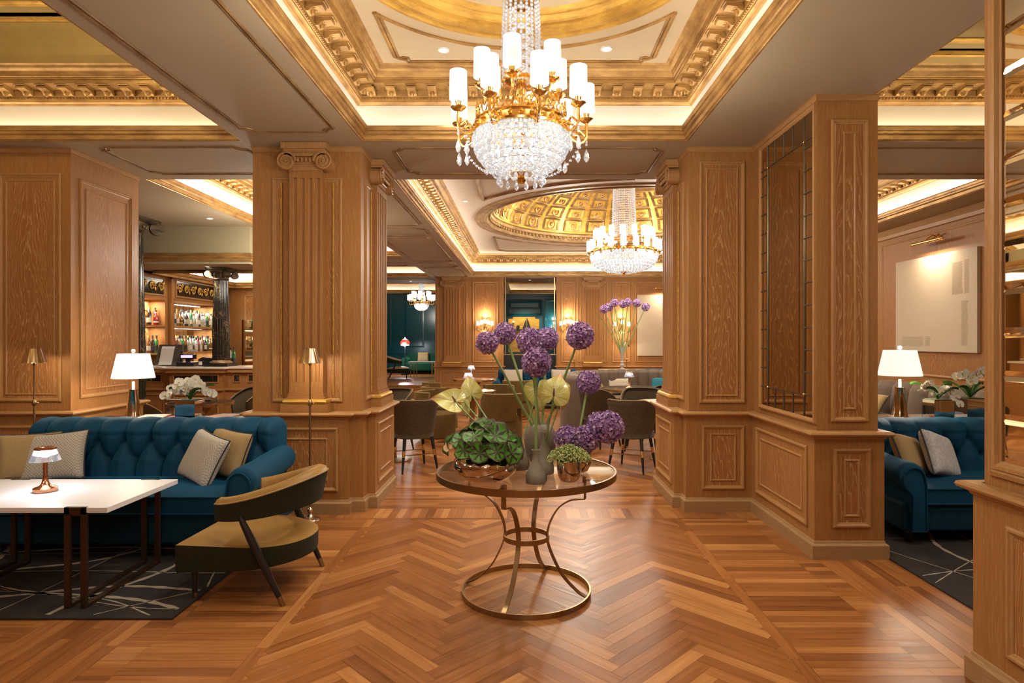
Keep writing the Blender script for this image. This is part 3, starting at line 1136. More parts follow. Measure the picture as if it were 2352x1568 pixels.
pilaster(pl, 'E', 6.22, -1.487, 0.903, SZ - 0.005, 0.42, 0.05, 5)
panel(pl, 'E', 5.74, 6.57, 0.985, 3.02, -1.487, 0)
gold_fillet(pl, 'E', 5.93, -1.475, 1.06, 2.98)

# --- its far neighbour with the flat panel faces
pf_ = pier(-5.4, -4.145, 5.63, 6.62, 0.03, 'wall_far_left_pier')
panel(pf_, 'S', -4.80, -4.225, 0.985, 3.07, 5.63, 0.06)
panel(pf_, 'E', 5.74, 6.50, 1.0, 3.05, -4.145, 0.075)
panel(pf_, 'S', -4.80, -4.225, 0.2, 0.77, 5.60, 0.085)
panel(pf_, 'E', 5.74, 6.50, 0.2, 0.77, -4.115, 0.085)

# --- right hand pier and the return wall with the mirror
pr = pier(1.49, 2.10, 5.60, 6.60, 0.03, 'wall_right_pier')
MB().box(1.388, 1.50, 5.715, 6.54, 0.0, 0.87).obj('dado', M['oak_v'], pr)
rail(pr, 1.388, 1.60, 5.715, 6.54)
panel(pr, 'S', 1.585, 2.00, 0.975, 3.17, 5.60, 0.06)
panel(pr, 'S', 1.60, 1.985, 0.20, 0.78, 5.57, 0.075)
pilaster(pr, 'W', 6.22, 1.49, 0.903, SZ - 0.005, 0.42, 0.05, 5)
panel(pr, 'W', 5.74, 6.57, 0.985, 3.02, 1.49, 0)
gold_fillet(pr, 'W', 5.93, 1.478, 1.06, 2.98)
panel(pr, 'W', 5.80, 6.45, 0.20, 0.77, 1.388, 0.095)

pb = pier(2.085, 2.52, 4.40, 5.62, 0.03, 'wall_right_return')
panel(pb, 'S', 2.185, 2.45, 0.965, 3.12, 4.40, 0.085)
panel(pb, 'S', 2.185, 2.45, 0.22, 0.78, 4.37, 0.075)
panel(pb, 'W', 4.47, 5.46, 0.20, 0.78, 2.055, 0.085)

pm = pier(2.085, 2.55, -3.0, 2.795, 0.03, 'wall_right_near')
panel(pm, 'W', 1.55, 2.62, 0.20, 0.76, 2.055, 0.085)
panel(pm, 'W', 0.2, 1.35, 0.20, 0.76, 2.055, 0.085)

# --- boundaries of the room
def wall_box(name, x0, x1, y0, y1, face, plane, spans, z0=0.0, mat='oak_v', dado=True):
    root = struct(MB().box(x0, x1, y0, y1, z0, SZ).obj(name, M[mat]))
    for a0, a1 in spans:
        panel(root, face, a0, a1, 1.02, 3.1, plane, 0.08)
        panel(root, face, a0, a1, 0.2, 0.74, plane, 0.08)
    if dado:
        MB().ring(x0, x1, y0, y1, [(p, z - 0.03) for p, z in RAIL]).obj('chair_rail', M['oak_mh'], root, fix=False)
        MB().ring(x0, x1, y0, y1, PLINTH).obj('plinth', M['oak_base'], root, fix=False)
    return root


wr = struct(MB().box(5.80, 6.0, 6.60, 17.4, 0, SZ).obj('wall_right', M['oak_v']))
for a0, a1 in ((7.35, 10.0), (10.75, 13.4), (13.7, 16.6)):
    panel(wr, 'W', a0, a1, 1.02, 3.08, 5.80, 0)
for a0, a1 in ((7.35, 10.0), (10.75, 13.4), (13.7, 16.6)):
    panel(wr, 'W', a0, a1, 0.2, 0.78, 5.80, 0.09)
MB().ring(5.80, 6.0, 6.6, 17.4, RAIL).obj('chair_rail', M['oak_mh'], wr, fix=False)
MB().ring(5.80, 6.0, 6.6, 17.4, PLINTH).obj('plinth', M['oak_base'], wr, fix=False)
MB().ring(5.80, 6.0, 6.6, 17.4, [(0, 3.14), (-0.03, 3.15), (-0.035, 3.2), (-0.01, 3.21), (0, 3.3)]).obj('head_fillet', M['oak_mh'], wr, fix=False)
wall_box('wall_right_bay', 6.1, 6.3, -3.1, 6.6, 'W', 6.1, [(0.2, 2.2), (2.5, 4.8)])
wall_box('wall_left_bay', -7.0, -6.8, -3.1, 9.4, 'E', -6.8, [(0.2, 2.2), (2.5, 5.2)])
wall_box('wall_near', -7.0, 6.3, -3.2, -3.0, 'N', -3.0, [(-6, -3), (-2.2, -0.2), (0.2, 2.0)])

# --- far wall of the domed hall
FY = 17.25
fw = struct(MB().box(-2.5, -0.585, FY, FY + 0.25, 0, SZ).obj('wall_far', M['oak_v']))
MB().box(0.89, 6.0, FY, FY + 0.25, 0, SZ).obj('wall_leaf', M['oak_v'], fw)
for c in (-2.03, 1.9):
    panel(fw, 'S', c - 0.42, c + 0.42, 0.93, 3.17, FY, 0)
    pilaster(fw, 'S', c, FY, 0.80, SZ - 0.01, 0.42, 0.08, 5, 1.15)
    gold_fillet(fw, 'S', c - 0.33, FY - 0.012, 1.0, 3.1)
    gold_fillet(fw, 'S', c + 0.33, FY - 0.012, 1.0, 3.1)
    panel(fw, 'S', c - 0.35, c + 0.35, 0.2, 0.68, FY, 0.1)
for a0, a1 in ((-1.46, -0.74), (1.02, 1.42), (2.45, 2.95), (3.1, 4.9), (5.0, 5.7)):
    panel(fw, 'S', a0, a1, 0.92, 3.17, FY, 0.07)
    panel(fw, 'S', a0, a1, 0.2, 0.68, FY, 0.08)
for a, b in ((-2.5, -0.585), (0.89, 6.0)):
    MB().ring(a, b, FY, FY + 0.25, [(p, z - 0.085) for p, z in RAIL]).obj('chair_rail', M['oak_mh'], fw, fix=False)
    MB().ring(a, b, FY, FY + 0.25, PLINTH).obj('plinth', M['oak_base'], fw, fix=False)
# dark screen with brass edges in the opening to the teal room
sc = MB().box(-0.585, 0.89, FY + 0.08, FY + 0.14, 0, 1.12)
scr = struct(sc.obj('wall_screen', M['black']))
mb = MB()
mb.box(-0.585, 0.89, FY + 0.06, FY + 0.16, 1.12, 1.145)
for a in (-0.54, 0.84):
    mb.box(a - 0.012, a + 0.012, FY + 0.08, FY + 0.14, 1.145, SZ)
mb.obj('frame', M['brass_old'], scr)

# --- teal room
tw = struct(MB().box(-7.0, 5.0, 23.6, 23.8, 0.3, SZ).obj('wall_teal', M['teal_wall']))
mb = MB()
for a0, a1 in ((-6.5, -5.1), (-4.6, -3.85), (-1.0, -0.75), (0.75, 1.35), (1.5, 2.6)):
    mb.frame(a0, a1, 1.25, 3.1, [(0, 0), (0, 0.03), (0.05, 0.035), (0.07, 0)], 0)
    mb.frame(a0, a1, 0.5, 0.95, [(0, 0), (0, 0.03), (0.05, 0.035), (0.07, 0)], 0)
mb.frame(-0.6, 0.6, 2.72, 3.1, [(0, 0), (0, 0.03), (0.05, 0.035), (0.07, 0)], 0)
mb.obj('panel_moulding', M['teal_wall'], tw, (0, 23.6, 0), fix=False)
MB().box(-7.0, 5.0, 23.54, 23.6, 1.02, 1.08).obj('chair_rail', M['teal_wall'], tw)
MB().box(-7.0, 5.0, 23.57, 23.6, 0.3, 0.45).obj('plinth', M['teal_wall'], tw)
struct(MB().box(-7.2, -7.0, 14.5, 24.0, 0, SZ).obj('wall_stair', M['teal_wall']))
struct(MB().box(4.8, 5.0, 17.5, 24.0, 0, SZ).obj('wall_teal_side', M['teal_wall']))
# ================================================================== CHANDELIERS
def light(kind, loc, power, col=(1.0, 0.84, 0.64), size=0.05, rot=None, spot=None, blend=0.6, sy=None):
    l = bpy.data.lights.new(kind.lower() + '_light', kind)
    l.energy = power
    l.color = col
    if kind == 'AREA':
        l.shape = 'RECTANGLE'
        l.size = size
        l.size_y = sy or size
    else:
        l.shadow_soft_size = size
    if kind == 'SPOT':
        l.spot_size = R(spot)
        l.spot_blend = blend
    o = bpy.data.objects.new(kind.lower() + '_light', l)
    COL.objects.link(o)
    o.location = loc
    if rot:
        o.rotation_euler = rot
    return o


WARM = (1.0, 0.83, 0.62)
SOFT = (1.0, 0.92, 0.80)


def octa(mb, c, r, h, mi=0, n=6, Mx=None):
    """cut drop: a faceted double cone"""
    v = [(c[0], c[1], c[2] + h * 0.45)]
    for zz, rr in ((0.12, 0.72), (-0.16, 1.0), (-0.36, 0.7)):
        for k in range(n):
            a = 2 * pi * k / n
            v.append((c[0] + r * rr * cos(a), c[1] + r * rr * sin(a), c[2] + zz * h))
    v.append((c[0], c[1], c[2] - h * 0.5))
    f = [(0, 1 + k, 1 + (k + 1) % n) for k in range(n)]
    for q in range(2):
        for k in range(n):
            a, b = 1 + q * n + k, 1 + q * n + (k + 1) % n
            f.append((a, a + n, b + n, b))
    f += [(1 + 2 * n + k, 3 * n + 1, 1 + 2 * n + (k + 1) % n) for k in range(n)]
    mb.add(v, f, mi, False, Mx)


def bead(mb, c, r, mi=0):
    mb.ball(c, r, 6, 4, mi, smooth=False)


def chandelier(name, label, loc, group, S=1.0, RB=0.265, HB=0.23, tiers=((9, 0.385, 0.508, 0.12), (6, 0.235, 0.67, 0.3)), sw=0.05, sh=0.158, rc0=0.10, rc1=0.105, zc=1.07, ztop=1.82, fine=True):
    t = thing(name, label, 'chandelier', loc, 0, group)
    zr = 0.06 + HB                       # rim height
    prof = [(RB, zr), (RB * 1.015, zr - HB * 0.2), (RB * 0.95, zr - HB * 0.48), (RB * 0.76, zr - HB * 0.74), (RB * 0.45, zr - HB * 0.92), (RB * 0.14, zr - HB)]
    pr = spline([(a, 0, b) for a, b in prof], 6)
    # metal: rim gallery, ribs, boss
    mb = MB()
    mb.lathe([(RB * 0.97, zr - 0.008), (RB * 1.05, zr), (RB * 1.06, zr + 0.012), (RB * 1.02, zr + 0.02), (RB * 1.0, zr + 0.05), (RB * 1.03, zr + 0.062), (RB * 1.0, zr + 0.072), (RB * 0.95, zr + 0.07), (RB * 0.95, zr)], 48)
    nr = int(28 if fine else 40)
    for k in range(nr):
        a = 2 * pi * k / nr
        x, y = RB * 1.03 * cos(a), RB * 1.03 * sin(a)
        mb.ball((x, y, zr + 0.036), 0.013, 6, 4)
        if fine:                          # pierced palmettes standing on the rim
            Mx = T(RB * 0.98 * cos(a), RB * 0.98 * sin(a), zr + 0.07) @ rotz(a + pi / 2)
            for q in (-1, 1):
                pts = [(q * 0.004, 0, 0), (q * 0.022, 0, 0.02), (q * 0.026, 0, 0.045), (q * 0.012, 0, 0.058), (q * 0.006, 0, 0.044)]
                mb.tube([tuple(Mx @ Vector(p)) for p in spline(pts, 3)], 0.0045, 4)
            mb.ball(tuple(Mx @ Vector((0, 0, 0.05 + 0.02 * (k % 2)))), 0.011, 6, 4, 0, 0.7, 0.7, 2.2 + (k % 2))
    mb.obj('gallery', M['ormolu'], t)
    mb = MB()
    mb.lathe([(0.0, 0.0), (0.02, 0.004), (0.03, 0.02), (0.018, 0.032), (0.05 * S, 0.045), (0.066 * S, 0.058), (0.06 * S, 0.072), (0.02, 0.085), (0, 0.085)], 20)
    for k in range(12):
        a = 2 * pi * k / 12
        mb.ball((0.056 * S * cos(a), 0.056 * S * sin(a), 0.058), 0.011, 6, 4)
    mb.obj('finial', M['ormolu'], t)
    # bowl of cut crystal
    mb = MB()
    for i in range(1, len(pr) - 1):
        r, z = pr[i].x, pr[i].z
        d = 0.034 if fine else 0.05
        n = max(8, int(2 * pi * r / (d * 1.35)))
        if i % 3 != 1:
            continue
        for k in range(n):
            a = 2 * pi * (k + 0.5 * (i % 2)) / n
            big = 1.25 if i == 4 else 1.0
            octa(mb, (r * cos(a), r * sin(a), z), d * 0.5 * big, d * 1.9 * big, 0, 6 if fine else 5)
    o = mb.obj('crystal_bowl', M['crystal'], t, fix=True)
    o['kind'] = 'stuff'
    mb = MB()
    for i in range(1, len(pr) - 1):
        if i % 3 == 1:
            continue
        r, z = pr[i].x * 1.01, pr[i].z
        n = max(10, int(2 * pi * r / (0.02 if fine else 0.04)))
        for k in range(n):
            a = 2 * pi * k / n
            bead(mb, (r * cos(a), r * sin(a), z), 0.0085 if fine else 0.016)
    o = mb.obj('bead_netting', M['crystal'], t)
    o['kind'] = 'stuff'
    mb = MB()
    for p in pr[3::4]:
        mb.lathe([(p.x * 0.96, p.z - 0.002), (p.x * 0.97, p.z + 0.003)], 40)
    mb.obj('bowl_hoops', M['ormolu'], t, fix=False)
    for k in range(6):
        a = 2 * pi * k / 6
        MB().ball((RB * 0.55 * cos(a), RB * 0.55 * sin(a), zr - HB * 0.45), 0.026 * S, 10, 8, 0, 1, 1, 1.5).obj('bulb', M['bulb'], t)
    # column of strung beads
    mb = MB()
    ns, nb = (20, int((zc - 0.6 * S) / 0.023)) if fine else (30, int((zc - zr - 0.3) / 0.045))
    z0 = 0.60 if fine else zr + 0.3
    for k in range(ns):
        a = 2 * pi * k / ns
        for j in range(nb + 1):
            u = j / nb
            r = (rc1 + (rc0 - rc1) * u) * (1 + 0.06 * sin(u * pi)) if fine else rc1 + (rc0 - rc1) * u
            bead(mb, (r * cos(a), r * sin(a), z0 + (zc - z0) * u), (0.0105 if fine else 0.019) * (0.75 + 0.25 * u))
    for j in range(8 if fine else 0):
        for k in range(14):
            a = 2 * pi * k / 14
            bead(mb, (0.05 * cos(a), 0.05 * sin(a), z0 + (zc - z0) * j / 8), 0.012)
    o = mb.obj('bead_column', M['crystal'], t)
    o['kind'] = 'stuff'
    mb = MB()
    rr = rc0
    mb.lathe([(0, zc - 0.01), (rr * 1.06, zc - 0.01), (rr * 1.08, zc + 0.02), (rr * 1.02, zc + 0.05), (rr * 0.5, zc + 0.06), (0.02 * S, zc + 0.08), (0.02 * S, ztop - 0.06), (rr * 1.1, ztop - 0.04), (rr * 1.15, ztop), (0, ztop)], 24)
    for k in range(14):                    # crown of leaves
        a = 2 * pi * k / 14
        pts = [(rr * 1.04, 0, zc + 0.03), (rr * 1.1, 0, zc + 0.10 * S), (rr * 1.35, 0, zc + 0.2 * S), (rr * 1.5, 0, zc + 0.22 * S)]
        Mx = rotz(a)
        mb.tube([tuple(Mx @ Vector(p)) for p in spline(pts, 3)], [0.014 * S] * 6 + [0.011 * S, 0.009 * S, 0.006 * S, 0.003 * S], 5)
    mb.obj('canopy', M['ormolu'], t)
    mb = MB()
    mb.lathe([(rc1 * 1.05, z0 - 0.02), (rc1 * 1.12, z0 - 0.012), (rc1 * 1.1, z0), (0.03, z0), (0.03, zr), (RB * 0.9, zr + 0.01)], 20)
    mb.obj('stem', M['ormolu'], t)
    # arms with their candles, shades and drops
    drop_mesh = None
    for ti, (n, ra, zs, ph) in enumerate(tiers):
        zb = zs - sh * 0.5
        zp = zb - 0.055 * (1 if fine else 1.2)
        a_ = MB()
        r0 = RB * 0.98
        zr0 = zr + 0.03 if ti == 0 else zr + 0.08
        if ra > r0:
            pts = [(r0, 0, zr0), (r0 + (ra - r0) * 0.35, 0, zr0 - 0.055), (r0 + (ra - r0) * 0.75, 0, zr0 - 0.075), (ra, 0, zr0 - 0.035), (ra, 0, zp)]
        else:
            pts = [(RB * 0.9, 0, zr0), (ra + 0.03, 0, zr0 + 0.05), (ra - 0.02, 0, zr0 + 0.10), (ra, 0, zp - 0.02), (ra, 0, zp)]
        a_.tube(spline(pts, 5), 0.0085 if fine else 0.014, 6)
        if fine:
            a_.ball((r0 + (ra - r0) * 0.5, 0, zr0 - 0.03), 0.018, 6, 5)
            cur = [(ra - 0.01, 0, zr0 - 0.03), (ra - 0.045, 0, zr0 + 0.0), (ra - 0.06, 0, zr0 - 0.03), (ra - 0.035, 0, zr0 - 0.045)]
            if ti == 0:
                a_.tube(spline(cur, 4), 0.006, 5)
        arm_me = a_.mesh('arm', [M['ormolu']])
        q = 1 if fine else 1.4
        p_ = MB().lathe([(0, zp - 0.012), (0.012 * q, zp - 0.012), (0.03 * q, zp - 0.002), (0.041 * q, zp + 0.008), (0.043 * q, zp + 0.013), (0.02 * q, zp + 0.008), (0.013 * q, zp + 0.012), (0.017 * q, zp + 0.04), (0.019 * q, zp + 0.046), (0, zp + 0.046)], 16, 0, T(ra, 0, 0))
        pan_me = p_.mesh('drip_pan', [M['ormolu']])
        c_ = MB().lathe([(0.0115 * q, zp + 0.046), (0.0115 * q, zb + sh * 0.45), (0, zb + sh * 0.45)], 10, 0, T(ra, 0, 0))
        can_me = c_.mesh('candle', [M['bulb_white']])
        s_ = MB().lathe([(sw, zb), (sw * 0.955, zb + sh)], 24, 0, T(ra, 0, 0))
        s_.lathe([(sw - 0.002, zb), (sw * 0.955 - 0.002, zb + sh)], 24, 0, T(ra, 0, 0))
        s_.lathe([(sw * 0.5, zb + sh * 0.42), (0, zb + sh * 0.42)], 16, 0, T(ra, 0, 0))
        sh_me = s_.mesh('lamp_shade', [M['shade'] if fine else M['shade_far']], fix=False)
        if fine and ti == 0:
            d_ = MB()
            zz = zr0 - 0.05
            for j in range(3):
                bead(d_, (ra, 0, zz - 0.016 * j), 0.008)
            octa(d_, (ra, 0, zz - 0.095), 0.0165, 0.085, 0, 6)
            for j in range(2):
                bead(d_, (ra - 0.05, 0, zz - 0.02 - 0.016 * j), 0.008)
            octa(d_, (ra - 0.05, 0, zz - 0.10), 0.0155, 0.08, 0, 6)
            # bead garland sweeping back under the bowl
            for j in range(15):
                u = j / 14
                r = ra - 0.02 + (RB * 0.55 - ra) * u
                z = zz - 0.02 + (0.075 - zz) * u - 0.055 * sin(pi * u)
                bead(d_, (r * cos(0.33 * u), r * sin(0.33 * u), z), 0.0085)
            drop_mesh = d_.mesh('crystal_drop', [M['crystal']])
        for k in range(n):
            a = 2 * pi * (k + ph) / n
            arm = bpy.data.objects.new('arm', arm_me)
            COL.objects.link(arm)
            arm.parent = t
            arm.rotation_euler = (0, 0, a)
            for nm, me in (('drip_pan', pan_me), ('candle', can_me), ('lamp_shade', sh_me)) + ((('crystal_drop', drop_mesh),) if (fine and ti == 0) else ()):
                o = bpy.data.objects.new(nm, me)
                COL.objects.link(o)
                o.parent = arm
    if fine:                               # fringe of drops under the bowl
        for k in range(14):
            d_ = MB()
            a = 2 * pi * k / 14
            r = RB * 0.5
            for j in range(2):
                bead(d_, (r * cos(a), r * sin(a), 0.075 - 0.014 * j), 0.007)
            octa(d_, (r * cos(a), r * sin(a), 0.02), 0.013, 0.06)
            d_.obj('crystal_drop', M['crystal'], t)
    return t


M['liner'] = NT('lit crystal liner').P(col=(0.8, 0.85, 0.88), rough=0.3, emis=(0.88, 0.94, 1.0, 1), estr=0.14).mat
M['liner'].cycles.emission_sampling = 'NONE'
M['bulb_white'] = glow('lit candle', (1.0, 0.95, 0.88), 4.0)

chandelier('chandelier', 'crystal bowl chandelier with two tiers of white shades above the round glass table', (-0.02, 3.6, 2.46), None)
chandelier('chandelier', 'largest chandelier with a long bead column hanging from the gilded dome', (1.95, 12.1, 2.825), None, 2.0, 0.63, 0.36,
           ((18, 0.68, 0.57, 0.0), (16, 0.55, 0.80, 0.5)), 0.056, 0.178, 0.20, 0.235, 1.72, 2.36, False)
chandelier('chandelier', 'small crystal chandelier hanging in the teal room beyond the steps', (-3.68, 22.0, 2.56), None, 1.4, 0.24, 0.22,
           ((8, 0.44, 0.50, 0.0), (6, 0.30, 0.62, 0.5)), 0.07, 0.19, 0.085, 0.085, 0.98, 1.32, False)

# light of the chandeliers, with one added fill by the bar
light('POINT', (-0.02, 3.6, 2.68), 6, SOFT, 0.04)
for k in range(4):
    a = 2 * pi * k / 4 + 0.6
    light('POINT', (-0.02 + 0.8 * cos(a), 3.6 + 0.8 * sin(a), 2.75), 17, SOFT, 0.12)
light('POINT', (1.95, 12.1, 3.05), 12, SOFT, 0.1)
for k in range(4):
    a = 2 * pi * k / 4 + 0.5
    light('POINT', (1.95 + 1.3 * cos(a), 12.1 + 1.3 * sin(a), 3.2), 55, SOFT, 0.25)
light('POINT', (-3.68, 21.6, 2.5), 25, SOFT, 0.05)
light('POINT', (-3.36, 8.6, 2.65), 60, SOFT, 0.2)  # added fill for the bar-side ceiling, hidden by the pier, no lamp here
# added fill lights for the near bays, out of view, no chandeliers there
for (x, y, w_) in ((0.0, -1.2, 42), (-4.3, 0.4, 15), (4.3, 2.9, 25), (-4.6, 2.6, 15)):
    light('POINT', (x, y, 2.45), w_, SOFT, 0.25)


# ------------------------------------------------------------------ cove strips behind the lips of the coffers
def cove(key, per_m, col=SOFT, sides='NSEW'):
    x0, x1, y0, y1 = TRAYS[key]
    z = SZ + 0.085
    for s in sides:
        if s in 'NS':
            y = (y1 - 0.0) if s == 'N' else (y0 + 0.0)
            light('AREA', ((x0 + x1) / 2, y, z), per_m * (x1 - x0), col, x1 - x0 - 0.1, (pi + (0.5 if s == 'N' else -0.5), 0, 0), sy=0.03)
        else:
            x = x1 if s == 'E' else x0
            light('AREA', (x, (y0 + y1) / 2, z), per_m * (y1 - y0), col, 0.03, (pi, (0.5 if s == 'E' else -0.5), 0), sy=y1 - y0 - 0.1)


cove('main', 1.1)
cove('left', 1.4, (1.0, 0.85, 0.60))
cove('right', 1.4, (1.0, 0.85, 0.60))
cove('behind', 3.0)  # unseen coffers behind the camera, lit as added fill
cove('behind_left', 3.0)
cove('dome', 2.6)
cove('bar_side', 4.0)
cove('stair', 3.0, WARM)
cove('teal', 2.0, WARM)
cove('teal_right', 1.0, WARM)
for k in range(8):                          # strip round the foot of the dome
    a = 2 * pi * (k + 0.5) / 8
    light('POINT', (DX + 2.3 * cos(a), DY + 2.3 * sin(a), 4.12), 5, (1.0, 0.78, 0.45), 0.05)
light('POINT', (0, CYM + 0.0, 4.10), 5, (1.0, 0.85, 0.6), 0.05)
light('POINT', (-3.9, 3.8, 3.95), 16, (1.0, 0.80, 0.45), 0.1)
light('POINT', (4.0, 3.8, 3.75), 12, (1.0, 0.80, 0.45), 0.1)

# ------------------------------------------------------------------ downlights
DN = []
for (x, y, z, w, lab) in (
        (-0.653, 4.97, 3.885, 60, 'white recessed downlight in the coffer above the glass table, beside the chandelier bead column'),
        (0.658, 4.95, 3.885, 60, 'white recessed downlight in the coffer above the glass table, on the mirror side'),
        (0.28, 6.05, SZ, 45, 'recessed downlight in the taupe beam just behind the crystal bowl'),
        (-4.55, 8.9, SZ, 40, 'recessed downlight in the taupe ceiling near the black marble column'),
        (-5.25, 10.2, 2.76, 40, 'recessed downlight in the low ceiling over the bar counter'),
        (-1.0, 10.4, 3.885, 60, 'recessed downlight in the pearl ceiling beside the dome rim'),
        (1.9, 16.0, 3.885, 60, 'recessed downlight in the pearl ceiling behind the big chandelier'),
        (1.30, 12.9, 5.10, 60, 'recessed downlight in the dome crown, towards the glass table'),
        (2.75, 12.9, 5.10, 60, 'recessed downlight in the dome crown, towards the white canvas'),
        (-3.4, 18.4, SZ, 30, 'tiny recessed downlight before the small teal room chandelier'),
        (0.15, 18.1, SZ, 30, 'tiny recessed downlight above the dark screen opening')):
    t = thing('downlight', lab, 'ceiling light', (x, y, z))
    MB().lathe([(0.030, -0.001), (0.034, -0.006), (0.046, -0.006), (0.050, 0.001)], 24).obj('trim_ring', M['paper'], t)
    MB().lathe([(0.0, -0.0015), (0.031, -0.0015)], 24).obj('lens', M['lamp_white'], t, fix=False)
    light('SPOT', (x, y, z - 0.03), w, SOFT, 0.03, (0, 0, 0), 95, 0.8)
# added spots with no fitting, over the rooms and behind the camera, lighting only
for (x, y, z, w, sp) in ((0.0, 1.2, SZ - 0.03, 60, 110), (-3.0, 4.6, 3.8, 25, 100), (3.3, 3.6, 3.8, 50, 90), (0.2, -1.0, 3.8, 80, 120), (3.4, 8.6, 3.85, 70, 95), (4.4, 8.3, 3.85, 60, 95), (-0.3, 8.2, 3.85, 70, 95), (1.6, 8.0, 3.85, 70, 80),
                         (0.4, 10.5, 3.85, 60, 95), (-3.3, 8.0, 3.85, 50, 95), (4.5, 14, 3.85, 70, 95), (-1.9, 15.5, 3.28, 40, 95)):
    light('SPOT', (x, y, z), w, SOFT, 0.04, (0, 0, 0), sp, 0.9)


# ================================================================== LAMPS
def floor_lamp(label, loc, lit, hs=1.475, group=None, small=False):
    t = thing('floor_lamp', label, 'floor lamp', loc, 0, group)
    MB().lathe([(0, 0), (0.085, 0), (0.085, 0.008), (0.075, 0.018), (0.05, 0.026), (0.03, 0.04), (0.026, 0.05), (0.018, 0.055), (0.018, 0.065), (0.026, 0.075), (0.026, 0.095), (0.016, 0.105), (0.010, 0.115)], 28,
               wob=lambda a, z: 1 + (0.06 * cos(8 * a) if 0.001 < z < 0.03 else 0)).obj('base', M['nickel'], t)
    p = MB().lathe([(0.0085, 0.10), (0.0085, 0.98), (0.015, 0.985), (0.017, 0.99), (0.017, 1.02), (0.012, 1.03), (0.006, 1.035), (0.006, hs - 0.15), (0.013, hs - 0.14), (0.018, hs - 0.11), (0, hs - 0.11)], 14)
    po = p.obj('pole', M['brass_old'], t)
    MB().ball((0.03, 0, 1.005), 0.010, 8, 6).tube([(0, 0, 1.005), (0.03, 0, 1.005)], 0.004, 6).obj('clamp_knob', M['nickel'], po)
    flute = (lambda a, z: 1 + 0.035 * cos(9 * a))
    MB().lathe([(0.092, hs - 0.125), (0.052, hs)], 72, wob=flute).lathe([(0.09, hs - 0.125), (0.05, hs - 0.001), (0, hs - 0.001)], 72, wob=flute).lathe([(0.090, hs - 0.127), (0.095, hs - 0.125), (0.092, hs - 0.12)], 48).obj('lamp_shade', M['nickel'], t, fix=False)
    MB().ball((0, 0, hs - 0.115), 0.02, 10, 6, 0, 1, 1, 0.7).obj('bulb', M['bulb'], t)
    if lit:
        light('POINT', (loc[0], loc[1], loc[2] + hs - 0.14), lit, WARM, 0.02)
    return t


floor_lamp('slim nickel floor lamp standing between the armchair and the fluted pilaster', (-1.845, 5.30, 0), 5)
floor_lamp('slim nickel floor lamp behind the blue sofa end in front of the flat oak panel', (-4.24, 5.33, 0), 5)
floor_lamp('slim floor lamp by the white canvas on the far wall', (2.80, 16.9, 0), 10, 1.48)
floor_lamp('slim floor lamp at the far wall, on the canvas side of the dark screen', (1.36, 16.95, 0), 8, 1.48)
floor_lamp('slim floor lamp at the far wall, on the steps side of the dark screen', (-0.88, 16.95, 0), 8, 1.48)


def console_lamp(label, loc, lit, s=1.0):
    t = thing('table_lamp', label, 'table lamp', loc)
    t.scale = (s, s, s)
    MB().box(-0.075, 0.075, -0.075, 0.075, 0, 0.012).obj('base', M['copper'], t, bevel=0.003)
    n = 8
    MB().lathe([(0.066, 0.012), (0.062, 0.03), (0.036, 0.255), (0.040, 0.262), (0.040, 0.27), (0, 0.27)], 40, wob=lambda a, z: 1 + 0.012 * sin(5 * a + z * 20)).obj('body', M['mercury'], t)
    MB().lathe([(0.012, 0.27), (0.010, 0.34), (0, 0.34)], 12).obj('stem', M['paper'], t)
    MB().lathe([(0.178, 0.375), (0.132, 0.60)], 48).lathe([(0.176, 0.375), (0.130, 0.60)], 48).lathe([(0.130, 0.598), (0.0, 0.598)], 48).obj('lamp_shade', M['shade_table'], t, fix=False)
    MB().ball((0, 0, 0.625), 0.018, 10, 8).obj('finial', M['crystal'], t)
    light('POINT', (loc[0], loc[1], loc[2] + 0.36), lit, WARM, 0.05)
    light('POINT', (loc[0], loc[1], loc[2] + 0.65), lit * 0.6, WARM, 0.05)
    return t


def shade_lamp(label, loc, lit, mat='copper', group=None):
    """cordless table lamp with a clear shade under a metal cap"""
    t = thing('table_lamp', label, 'table lamp', loc, 0, group)
    MB().lathe([(0, 0), (0.064, 0), (0.066, 0.006), (0.066, 0.022), (0.060, 0.027), (0.035, 0.034), (0.022, 0.05), (0.015, 0.075), (0.0125, 0.10), (0.0125, 0.21), (0, 0.21)], 32).obj('stand', M[mat], t)
    MB().lathe([(0.084, 0.195), (0.056, 0.268)], 40).lathe([(0.080, 0.195), (0.053, 0.268)], 40).lathe([(0.080, 0.195), (0.084, 0.195)], 40).obj('lamp_shade', M['acrylic'], t, fix=False)
    MB().lathe([(0, 0.266), (0.058, 0.266), (0.058, 0.276), (0.05, 0.28), (0, 0.281)], 32).obj('cap', M[mat], t)
    MB().ball((0, 0, 0.243), 0.017, 10, 8).obj('bulb', M['bulb'], t)
    light('POINT', (loc[0], loc[1], loc[2] + 0.222), lit, (0.93, 0.93, 1.0), 0.015)
    return t


shade_lamp('copper table lamp with a clear lit shade on the white coffee table', (-3.04, 3.91, 0.590), 4.0)


